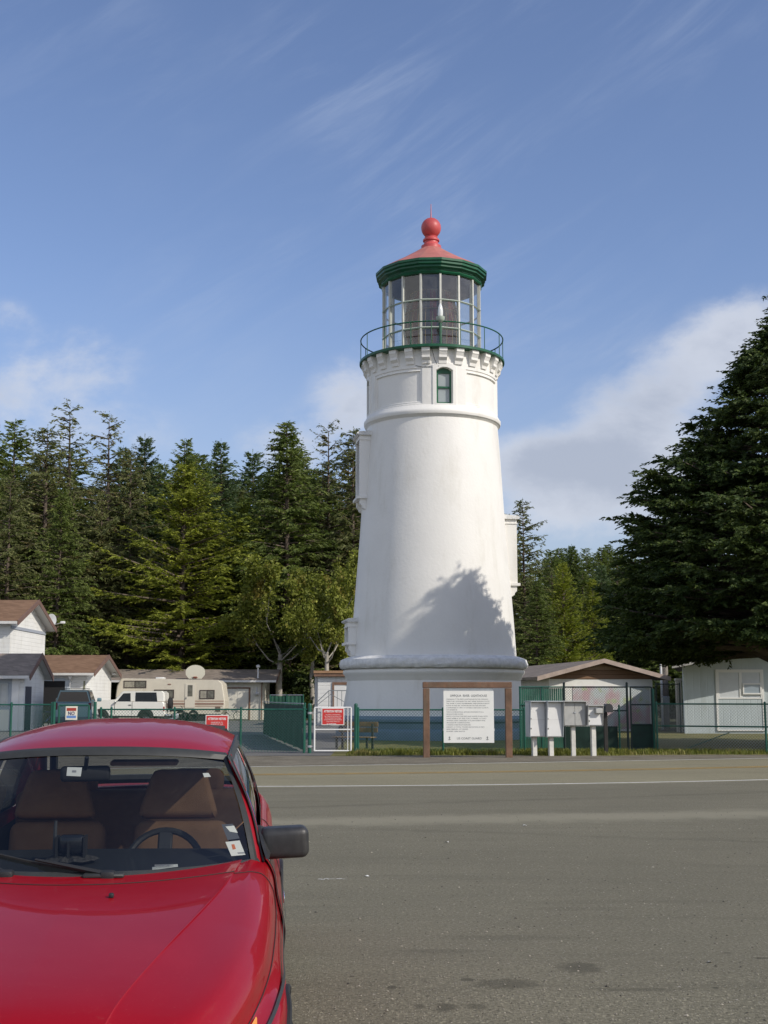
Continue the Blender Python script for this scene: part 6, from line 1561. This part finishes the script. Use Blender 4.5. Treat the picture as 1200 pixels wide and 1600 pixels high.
o = CAR.part('steering_wheel', MB().tube([sw @ Vector((.178*math.cos(2*PI*i/36), .178*math.sin(2*PI*i/36), 0)) for i in range(36)], .016, 8, closed=True), BLACKP)
CAR.part('spoke', MB().rbox(-.05, .05, -.06, .06, -.02, .04, .02, 2, M=sw).rbox(-.18, .18, -.02, .02, -.01, .01, .008, 1, M=sw).rbox(-.035, .035, .02, .18, -.01, .01, .008, 1, M=sw), BLACKP, o)
for s_ in (-1, 1):
    xs_ = .33*s_
    sm = Matrix.Translation((xs_*.97, 2.64, .375)) @ Matrix.Rotation(R(-17), 4, 'X')
    CAR.part('seat', MB().rbox(-.25, .25, -.52, .05, -.10, .06, .05, 3, M=sm), SEATM)
    CAR.part('backrest', MB().rbox(-.245, .245, -.03, .12, .0, .56, .055, 4, M=sm), SEATM)
    hm = sm @ Matrix.Translation((-.02, .0, .0)); po = [(-.19, .575), (.19, .575), (.205, .60), (.145, .80), (.12, .825), (-.12, .825), (-.145, .80), (-.205, .60)]
    import bmesh
    bm = bmesh.new(); f = bm.faces.new([bm.verts.new((x, -.035, z)) for x, z in po]); r = bmesh.ops.extrude_face_region(bm, geom=[f]); bmesh.ops.translate(bm, vec=(0, .12, 0), verts=[v for v in r['geom'] if isinstance(v, bmesh.types.BMVert)])
    bmesh.ops.bevel(bm, geom=bm.edges[:], offset=.028, segments=3, profile=.5, affect='EDGES'); bm.verts.index_update()
    CAR.part('headrest', MB().add([hm @ v.co for v in bm.verts], [[v.index for v in f.verts] for f in bm.faces], True), SEATM); bm.free()
CAR.part('rear_seat', MB().rbox(-.66, .66, 3.38, 3.55, .40, .985, .05, 3).rbox(-.66, .66, 3.0, 3.42, .34, .50, .05, 3), SEATM)
for s_ in (-1, 1): CAR.part('rear_headrest', MB().rbox(s_*.36 - .15, s_*.36 + .15, 3.44, 3.54, .96, 1.10, .045, 3), SEATM)
CAR.part('parcel_shelf', MB().rbox(-.60, .60, 3.56, 4.38, .80, .825, .01, 1), TRIM)
mrm = Matrix.Translation((-.085, 2.12, 1.232)) @ Matrix.Rotation(R(8), 4, 'Z')
o = CAR.part('rear_view_mirror', MB().rbox(-.115, .115, -.02, .03, -.036, .036, .018, 3, M=mrm), BLACKP)
CAR.part('mirror_stalk', MB().tube([mrm @ Vector((0, -.01, .02)), (-.07, 2.05, 1.318)], .010, 6), BLACKP, o)
CAR.part('sun_visor', MB().rbox(.02, .34, 2.17, 2.27, 1.262, 1.284, .010, 2), mat('brown_visor', (.16, .10, .075), .9))
# things lying on the dashboard
dpt = CM @ Vector((-.085, 1.72, .894))
G_ = Thing('dashboard_gadget', 'black gadget with stub antenna on a beanbag mount on the car dashboard', 'gadget', M=CM @ Matrix.Translation((-.085, 1.73, .889)))
bb = MB(); rng = random.Random(9)
P = []
for i in range(7):
    a = -PI/2 + PI*i/6; P.append([(math.cos(a)*(.115 + .012*math.sin(k*1.9))*math.cos(2*PI*k/24), math.cos(a)*(.07 + .008*math.sin(k*2.3 + 1))*math.sin(2*PI*k/24), .018 + .018*math.sin(a) + .004*math.sin(k*2.7)) for k in range(25)])
G_.part('beanbag', bb.grid(P), mat('speckled_beanbag', (.035, .033, .032), .9, var=.7, vscale=60))
G_.part('body', MB().rbox(-.055, .065, -.03, .03, .042, .125, .022, 3), mat('gadget_black', (.014, .016, .020), .25, coat=.5))
G_.part('clamp', MB().box(-.062, -.052, -.034, .034, .03, .12).box(.058, .068, -.034, .034, .03, .12).box(-.01, .0, -.04, .03, .03, .10), BLACKP)
G_.part('antenna', MB().tube([(-.07, 0, .04), (-.068, 0, .165), (-.066, 0, .185)], [.009, .008, .006], 8), mat('antenna_grey', (.05, .055, .06), .5))
pp_ = Thing('paper_slip', 'white printed paper slip on the red car dashboard behind the windscreen', 'paper', M=CM @ Matrix.Translation((.335, 1.64, .8835)) @ Matrix.Rotation(R(6), 4, 'Z'))
pp_.part('sheet', MB().grid([[(x, y, .003 + .006*math.sin(x*18)) for x in lin(-.055, .055, 7)] for y in (-.03, .0, .035)]), mat('white_paper', (.78, .78, .72), .6))
pr = MB()
for i in range(5): pr.box(-.045, .035 - .01*(i % 2), .025 - i*.010, .021 - i*.010, .0095, .0102)
pp_.part('print', pr, MATS['grey_print'])
# ------------------------------------------------------------------ trees
class QB:
    """fast builder for foliage: collects blades as numpy quads"""
    def __init__(s): s.q = []
    def blades(s, base, tip, wid, rng, lift=0.3):
        base = np.asarray(base); tip = np.asarray(tip); d = tip - base; L = np.linalg.norm(d, axis=1, keepdims=True)
        r = rng.normal(size=d.shape); r[:, 2] *= .5; side = np.cross(d, r); side /= np.linalg.norm(side, axis=1, keepdims=True) + 1e-9
        mid = base + d*.45 + np.array([0, 0, 1])*L*rng.uniform(-.08, .10, (len(d), 1)); w_ = np.reshape(wid, (-1, 1))
        s.q.append(np.stack([base, mid + side*w_, tip, mid - side*w_], 1))
    def mesh(s, name, m):
        q = np.concatenate(s.q).astype(np.float32); n = len(q)
        me = bpy.data.meshes.new(name); me.vertices.add(n*4); me.vertices.foreach_set('co', q.reshape(-1))
        me.loops.add(n*4); me.loops.foreach_set('vertex_index', np.arange(n*4, dtype=np.int32))
        me.polygons.add(n); me.polygons.foreach_set('loop_start', np.arange(0, n*4, 4, dtype=np.int32)); me.polygons.foreach_set('loop_total', np.full(n, 4, dtype=np.int32))
        me.update(); me.materials.append(m); return me
def spray_along(Q, rng, P, leaf, n, spread, droop, wk=.13, taper=.55):
    """needle sprays on both sides of a branch polyline P (k x 3)"""
    k = len(P); t = rng.uniform(.10, 1.0, n); i = np.minimum((t*(k-1)).astype(int), k-2); f = (t*(k-1) - i)[:, None]
    b = P[i]*(1-f) + P[i+1]*f; d = P[i+1] - P[i]; d /= np.linalg.norm(d, axis=1, keepdims=True) + 1e-9
    up = np.array([0, 0, 1.0]); sd = np.cross(d, up); sd /= np.linalg.norm(sd, axis=1, keepdims=True) + 1e-9
    ang = rng.uniform(-1, 1, n)*spread; L = leaf*(1 - taper*t)*rng.uniform(.6, 1.25, n)
    v = d*np.cos(ang)[:, None] + sd*np.sin(ang)[:, None] + up*(rng.normal(0, .25, n) - droop)[:, None]
    v /= np.linalg.norm(v, axis=1, keepdims=True); b = b + rng.normal(0, leaf*.05, b.shape)
    Q.blades(b, b + v*L[:, None], L*wk*rng.uniform(.7, 1.3, n), rng)
def conifer(name, h, rad, seed, m, z0=.14, leaf=0.55, whorl=.42, nb=6, droop=.25, power=.85, dens=9.0, rough=.25, top_sparse=0.0, upsweep=.35, dead=.03):
    """returns (crown mesh, trunk mesh) of a spruce-like tree of height h and greatest radius rad"""
    rng = np.random.default_rng(seed); Q = QB(); tr = MB(); z = h*z0; lean = rng.normal(0, .012, 2)
    bulge = [rng.uniform(0, 2*PI), rng.uniform(0, 2*PI)]
    while z < h*.985:
        t = (z - h*z0)/(h*(1 - z0)); R0 = rad*(1 - t)**power*min(1, .55 + t*3.0)
        n = max(3, int(nb*(.75 + .5*rng.random())))
        if top_sparse and t > .55: n = max(2, int(n*(1 - top_sparse*.6)))
        for j in range(n):
            a = rng.uniform(0, 2*PI); L = (R0*(1 + .22*math.sin(2*a + bulge[0] + z*.35) + .12*math.sin(3*a + bulge[1])))*rng.uniform(1 - rough*1.6, 1 + rough) + .25
            e0 = (.55*t - .12 + upsweep*.3)*rng.uniform(.6, 1.3); pts = []
            for q in np.linspace(0, 1, 6):
                rr = L*q; zz = z + L*(e0*q - droop*q*q + upsweep*.42*q**3)
                pts.append((math.cos(a + .12*q*rng.normal())*rr + lean[0]*z, math.sin(a)*rr + lean[1]*z, zz))
            P = np.array(pts)
            if L > .8: tr.tube([tuple(p) for p in P[::2]], [.018*L + .02, .010*L + .012, .006], 3, cap=False)
            if rng.random() < dead and t < .8: continue
            cnt = int(L*dens/leaf*(1 - .35*top_sparse*(t > .5))) + 3
            spray_along(Q, rng, P, leaf*(.75 + .35*(1 - t)), cnt, 1.25, droop*.9, wk=.14)
            # side twigs carry their own sprays
            for _ in range(int(L*1.1)):
                q = rng.uniform(.3, .95); i = int(q*4.99); b = P[i] + (P[i+1] - P[i])*(q*5 - i); sg = rng.choice([-1, 1]); l2 = L*.38*(1.1 - q)*rng.uniform(.6, 1.2) + leaf*.4
                a2 = a + sg*rng.uniform(.5, 1.0); e = b + np.array([math.cos(a2)*l2, math.sin(a2)*l2, -l2*droop*rng.uniform(.3, 1.6)])
                spray_along(Q, rng, np.array([b, (b+e)/2 + np.array([0,0,.03*l2]), e]), leaf*.8, int(l2*dens*.9/leaf) + 3, 1.1, droop, wk=.14)
        z += whorl*(.7 + .6*rng.random())*(1.0 - .45*t)
    # leader
    P = np.array([(lean[0]*h, lean[1]*h, h*.93), (lean[0]*h, lean[1]*h, h*.97), (lean[0]*h, lean[1]*h, h)]); spray_along(Q, rng, P, leaf*.5, 14, 1.2, -.2)
    tr.tube([(lean[0]*h*q, lean[1]*h*q, -.3 + (h*.97 + .3)*q) for q in (0, .03, .15, .4, .7, 1)], [h*.020, h*.0155, h*.0135, h*.010, h*.006, .02], 9)
    me = bpy.data.meshes.new(name + '_trunk'); me.from_pydata(tr.v, [], tr.f); me.polygons.foreach_set('use_smooth', tr.s); me.materials.append(BARK); me.update()
    return Q.mesh(name + '_crown', m), me
def broadleaf(name, h, rad, seed, m, bark, leaf=.16, n_leaf=9000, trunk_h=.38, lean=(0, 0), limbs=6):
    rng = np.random.default_rng(seed); Q = QB(); tr = MB(); tips = []
    top = np.array([lean[0]*h*.4, lean[1]*h*.4, h*trunk_h])
    tr.tube([(0, 0, -.3), tuple(top*.5 + rng.normal(0, .06, 3)), tuple(top)], [h*.020, h*.016, h*.013], 8)
    def grow(p, d, L, r, lev):
        q = p + d*L*.5 + rng.normal(0, L*.06, 3); e = p + d*L + np.array([0, 0, L*.08])
        tr.tube([tuple(p), tuple(q), tuple(e)], [r*.8, r*.6, r*.4], 5, cap=False)
        if lev >= 2: tips.append((e, L)); tips.append((q, L*.8))
        if lev < 4:
            for _ in range(rng.integers(2, 4)):
                nd = d + rng.normal(0, .55, 3); nd[2] += .12; nd /= np.linalg.norm(nd); grow(e, nd, L*rng.uniform(.55, .8), r*.55, lev + 1)
    for j in range(limbs):
        a = 2*PI*j/limbs + rng.uniform(-.4, .4); el_ = rng.uniform(.4, 1.2); d = np.array([math.cos(a)*math.cos(el_), math.sin(a)*math.cos(el_), math.sin(el_)])
        grow(top*rng.uniform(.72, 1.0), d, h*.20*rng.uniform(.8, 1.2), h*.0075, 1)
    P = np.array([t[0] for t in tips]); S_ = np.array([t[1] for t in tips]); idx = rng.integers(0, len(P), n_leaf)
    off = rng.normal(0, 1, (n_leaf, 3)); off /= np.linalg.norm(off, axis=1, keepdims=True); off *= (rng.random((n_leaf, 1))**.6)*(S_[idx][:, None]*.55 + .25); off[:, 2] *= .7
    b = P[idx] + off; k = rad/max(1e-3, np.percentile(np.hypot(b[:, 0], b[:, 1]), 97)); b[:, :2] *= k
    d = rng.normal(0, 1, b.shape); d[:, 2] -= .3; d /= np.linalg.norm(d, axis=1, keepdims=True); L = leaf*rng.uniform(.6, 1.3, n_leaf)
    Q.blades(b, b + d*L[:, None], L*.36, rng)
    for v in range(len(tr.v)):
        x, y, z = tr.v[v]; f_ = min(1, max(0, (z - h*trunk_h*.6)/(h*.1))); kk = 1 + (k - 1)*f_; tr.v[v] = (x*kk, y*kk, z)
    me = bpy.data.meshes.new(name + '_trunk'); me.from_pydata(tr.v, [], tr.f); me.polygons.foreach_set('use_smooth', tr.s); me.materials.append(bark); me.update()
    return Q.mesh(name + '_crown', m), me
def plant(kind, proto, x, y, h, rz, label, cat='tree', group=None, wide=1.0, z=0.0, lean=0.0):
    cm, tm, h0 = proto; s = h/h0
    e = bpy.data.objects.new(kind, None); col.objects.link(e); e.location = (x, y, z); e.rotation_euler = (0, lean, rz); e.scale = (s*wide, s*wide, s); tag(e, label, cat, group)
    for nm, me in (('crown', cm), ('trunk', tm)):
        o = bpy.data.objects.new(nm, me); col.objects.link(o); o.parent = e
    return e
NEED = leaf_mat('spruce_needles', (.070, .110, .024), (.225, .265, .070), .33)
NEEDG = leaf_mat('grey_green_needles', (.090, .112, .038), (.245, .255, .10), .33, warm=(.15, .10, .045))
NEEDY = leaf_mat('yellow_green_needles', (.12, .155, .016), (.38, .40, .062), .36)
NEEDB = leaf_mat('blue_green_needles', (.055, .095, .044), (.155, .205, .095), .3)
LEAFY = leaf_mat('alder_leaves', (.11, .135, .020), (.30, .32, .060), .35, warm=(.30, .22, .06))
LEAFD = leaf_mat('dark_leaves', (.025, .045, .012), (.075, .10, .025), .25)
A = {}
A['a'] = (*conifer('spruce', 24, 5.2, 1, NEED, z0=.16, leaf=0.63, whorl=.46, nb=8, droop=.32, power=.75), 24)
A['b'] = (*conifer('spruce', 24, 4.6, 2, NEEDG, z0=.18, leaf=0.59, whorl=.46, nb=8, droop=.38, power=.62, top_sparse=.5, rough=.45, upsweep=.5), 24)
A['c'] = (*conifer('spruce', 22, 4.8, 3, NEEDB, z0=.10, leaf=0.59, whorl=.44, nb=8, droop=.15, power=.95, upsweep=.6), 22)
A['d'] = (*conifer('spruce', 20, 6.0, 4, NEEDY, z0=.16, leaf=0.53, whorl=.44, nb=8, droop=.20, power=.80, rough=.35, upsweep=.5, dens=11.0), 20)
A['e'] = (*conifer('spruce', 24, 5.0, 5, NEED, z0=.12, leaf=0.63, whorl=.46, nb=8, droop=.28, power=.8, top_sparse=.25, rough=.4, upsweep=.55), 24)
A['f'] = (*conifer('spruce', 25, 4.4, 6, NEEDG, z0=.20, leaf=0.55, whorl=.52, nb=7, droop=.42, power=.55, top_sparse=.8, rough=.5, upsweep=.65, dead=.08), 25)
A['g'] = (*conifer('cypress', 16, 3.2, 7, NEEDY, z0=.05, leaf=.48, whorl=.34, nb=8, droop=-.05, power=.9, upsweep=.7), 16)
A['h'] = (*broadleaf('alder', 13, 4.6, 11, LEAFY, BARKW, leaf=.23, n_leaf=20000), 13)
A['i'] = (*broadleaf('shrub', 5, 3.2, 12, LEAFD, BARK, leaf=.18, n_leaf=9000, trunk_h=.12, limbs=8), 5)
A['j'] = (*broadleaf('alder', 12, 3.6, 13, LEAFY, BARKW, leaf=.21, n_leaf=9500, trunk_h=.45, limbs=5), 12)
rng = random.Random(21)
def tree_px(px, pytop, Y, key, label, kind='spruce_tree', group=None, wide=1.0, z=0.0, lean=0.0):
    p = at(px, pytop, Y); return plant(kind, A[key], p.x, Y, p.z - z, rng.uniform(0, 6.28), label, 'tree', group, wide, z, lean)
GF = 'trees in the wood behind the garages'
# the ridge of the wood, left of the tower: px, top row, depth, kind, width, label
ridge = [(-22, 640, 100, 'a', 1.1, 'dark spruce at the left edge of the wood, above the two storey house'),
 (28, 648, 104, 'e', 1.15, 'spruce with feathery pointed top above the two storey white house roof'),
 (78, 664, 100, 'b', 1.20, 'grey green spruce with drooping side limbs, left of the tallest treetop'),
 (121, 634, 106, 'f', 1.15, 'tallest ragged spruce with open bare limbed top in the left wood'),
 (178, 642, 103, 'f', 1.0, 'ragged thin topped spruce, right neighbour of the tallest treetop'),
 (208, 700, 103, 'b', .9, 'shorter grey green spruce between ragged top and the pale pointed ones'),
 (239, 682, 108, 'c', 1.10, 'blue green pointed spruce left of the wide armed treetop'),
 (284, 680, 108, 'e', 1.10, 'spruce whose top spreads two wide arms above the yellow green tree'),
 (356, 683, 109, 'c', 1.15, 'bushy blue green spruce with neat pointed top beside the sky gap'),
 (322, 735, 104, 'a', .8, 'dark spruce just left of the bushy blue green pointed one'),
 (404, 752, 112, 'c', 1.0, 'lower dark spruce in the dip of the tree line left of tower'),
 (454, 655, 101, 'a', 1.15, 'tall dark spruce whose top leans over the gap left of tower'),
 (514, 664, 106, 'f', 1.0, 'thin bare limbed spruce top between two dense ones by the tower'),
 (550, 668, 103, 'b', 1.0, 'grey green spruce touching the left side of the tower'),
 (482, 715, 105, 'e', .9, 'dense spruce in front of the bare limbed top, left of tower'),
 (585, 700, 108, 'a', 1.0, 'dark spruce mostly hidden behind the tower shaft'),
 (290, 722, 99.2, 'd', 1.15, 'broad yellow green spruce in full sun behind the camping trailer'),
 (385, 775, 104, 'd', .75, 'smaller yellow green spruce right of the broad sunlit one'),
 (160, 770, 101.5, 'b', .8, 'grey green drooping spruce behind the brown roofed garage'),
 (20, 742, 92, 'b', 1.0, 'hanging grey green spruce directly behind the two storey house'),
 (95, 760, 94, 'a', .85, 'dark spruce directly above the satellite dish on the left roof')]
for px, py, Y, kx, wd, lb in ridge: tree_px(px, py, Y, kx, lb, 'spruce_tree', GF, wd)
# second and third rows that close the wood
for i in range(40):
    px = -60 + i*17.2 + rng.uniform(-6, 6); Y = rng.uniform(112, 128); py = rng.uniform(695, 765)
    tree_px(px, py, Y, rng.choice('aecba'), 'dark spruce filling the shaded wood behind the front row of treetops', 'spruce_tree', GF, rng.uniform(1.0, 1.3))
for i in range(22):
    px = -50 + i*30 + rng.uniform(-8, 8); Y = rng.uniform(130, 150); py = rng.uniform(800, 850)
    tree_px(px, py, Y, rng.choice('aec'), 'dark spruce deep inside the wood, seen only between nearer trunks', 'spruce_tree', GF, 1.5)
# broadleaf trees with pale trunks left of the tower
tree_px(440, 862, 95.5, 'h', 'yellowing alder with forked pale trunk left of the tower', 'alder_tree', 'alders left of the tower', 1.2)
tree_px(512, 850, 91, 'h', 'yellow green alder crown tucked against the tower shaft', 'alder_tree', 'alders left of the tower', .85)
tree_px(492, 862, 97, 'j', 'thin leaved alder with slender pale stem behind the green screened fence', 'alder_tree', 'alders left of the tower', .9)
# undergrowth along the wood edge
for i in range(26):
    px = -40 + i*24 + rng.uniform(-8, 8)
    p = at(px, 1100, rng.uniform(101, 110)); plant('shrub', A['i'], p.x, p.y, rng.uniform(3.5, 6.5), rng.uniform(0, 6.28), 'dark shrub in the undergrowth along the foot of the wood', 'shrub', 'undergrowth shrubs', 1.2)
# right of the tower
GR = 'trees right of the tower'
right = [(817, 779, 92, 'b', .9, 'slim spruce with lopsided top beside the right side of tower'), (862, 856, 100, 'e', 1.0, 'shorter spruce right of the slim lopsided one'), (880, 880, 84, 'g', 1.35, 'yellow green cypress behind the brown gabled shed'),
 (836, 905, 80, 'a', 1.1, 'dark low spruce between the tower and the yellow green cypress'), (925, 905, 96, 'g', 1.2, 'olive green conifer right of the yellow green cypress'), (795, 800, 96, 'a', .9, 'dark spruce behind the right edge of tower')]
for px, py, Y, kx, wd, lb in right: tree_px(px, py, Y, kx, lb, 'conifer_tree', GR, wd)
for i in range(16):
    px = 770 + i*26 + rng.uniform(-8, 8); Y = rng.uniform(125, 150); py = rng.uniform(862, 900)
    tree_px(px, py, Y, rng.choice('aec'), 'far dark spruce in the tree line right of the tower', 'conifer_tree', GR, 1.3)
for i in range(16):
    px = 850 + i*9 + rng.uniform(-3, 3); Y = rng.uniform(230, 300)
    tree_px(px, rng.uniform(848, 872), Y, rng.choice('aec'), 'distant small spruce top on the far hill right of tower', 'conifer_tree', 'far treetops', 1.1, z=4)
for i in range(12):
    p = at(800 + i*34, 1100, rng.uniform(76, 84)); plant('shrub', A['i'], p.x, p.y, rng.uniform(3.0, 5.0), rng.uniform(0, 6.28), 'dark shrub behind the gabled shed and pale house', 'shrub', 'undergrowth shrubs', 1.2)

# the big dense dark conifer in front of the pale house
BX, BYY = 13.35, 40.4
def big_conifer():
    rng = np.random.default_rng(77); Q = QB(); tr = MB()
    prof_z = [2.2, 2.7, 3.1, 4.2, 6.5, 7.6, 9.3, 11.3, 13.1, 14.1]; prof_r = [4.3, 5.9, 6.35, 6.35, 5.9, 5.3, 3.85, 2.45, .85, .08]
    P_r = lambda z: float(np.interp(z, prof_z, prof_r))
    z = 2.5
    while z < 14.0:
        Rz = P_r(z); n = max(9, int(11 + Rz*2.6))
        for j in range(n):
            zb_ = z; z = max(2.4, zb_ + rng.uniform(-.5, .5)); Rz = P_r(z)
            a = rng.uniform(0, 2*PI); L = Rz*(1 + .07*math.sin(3*a + z*1.3) + .05*math.sin(5*a - z))*rng.uniform(.84, 1.0)
            e0 = rng.uniform(-.05, .22) + .30*(z/14); dr_ = rng.uniform(.12, .32)
            k = 7; pts = []
            for q in np.linspace(.08, 1, k): pts.append((math.cos(a)*L*q, math.sin(a)*L*q, max(z + L*(e0*q - dr_*q*q + .10*q**4) - e0*L*.6, 3.15 + .2*math.sin(a*7) + .3*q*math.sin(a*3 + z))))
            P = np.array(pts); tr.tube([tuple(p) for p in P[::3]], [.05*L/3, .03*L/3, .012], 4, cap=False)
            # boughs: flat sprays in the outer two thirds
            for _ in range(int(7 + L*3.2)):
                q = rng.uniform(.35, 1.0)**.7; i = min(int(q*(k-1)), k-2); b = P[i] + (P[i+1] - P[i])*(q*(k-1) - i)
                a2 = a + rng.normal(0, .75); l2 = rng.uniform(.5, 1.15)*(1.25 - .45*q); e = b + np.array([math.cos(a2)*l2, math.sin(a2)*l2, l2*rng.uniform(-.34, .25)])
                S_ = np.array([b, (b + e)/2 + np.array([0, 0, .05]), e])
                spray_along(Q, rng, S_, .25, 30, 1.1, .12, wk=.17)
            z = zb_
        z += .31
    tr.tube([(0, 0, -.3), (0, 0, 2), (0, 0, 7), (0, 0, 13.8)], [.50, .40, .26, .03], 12)
    for a, e in ((2.9, .35), (3.6, .25), (2.3, .3)): tr.tube([(0, 0, 2.2), (math.cos(a)*1.6, math.sin(a)*1.6, 2.6 + e), (math.cos(a)*3.8, math.sin(a)*3.8, 3.4 + e)], [.20, .14, .06], 7)
    me = bpy.data.meshes.new('big_trunk'); me.from_pydata(tr.v, [], tr.f); me.polygons.foreach_set('use_smooth', tr.s); me.materials.append(BARK); me.update()
    return Q.mesh('big_crown', NEEDD), me
NEEDD = leaf_mat('dense_dark_needles', (.026, .054, .015), (.115, .150, .035), .2)
cm_, tm_ = big_conifer()
plant('conifer_tree', (cm_, tm_, 14.5), BX, BYY, 14.5, 0.0, 'huge dense dark conifer overhanging the pale blue grey house on the right', 'tree')
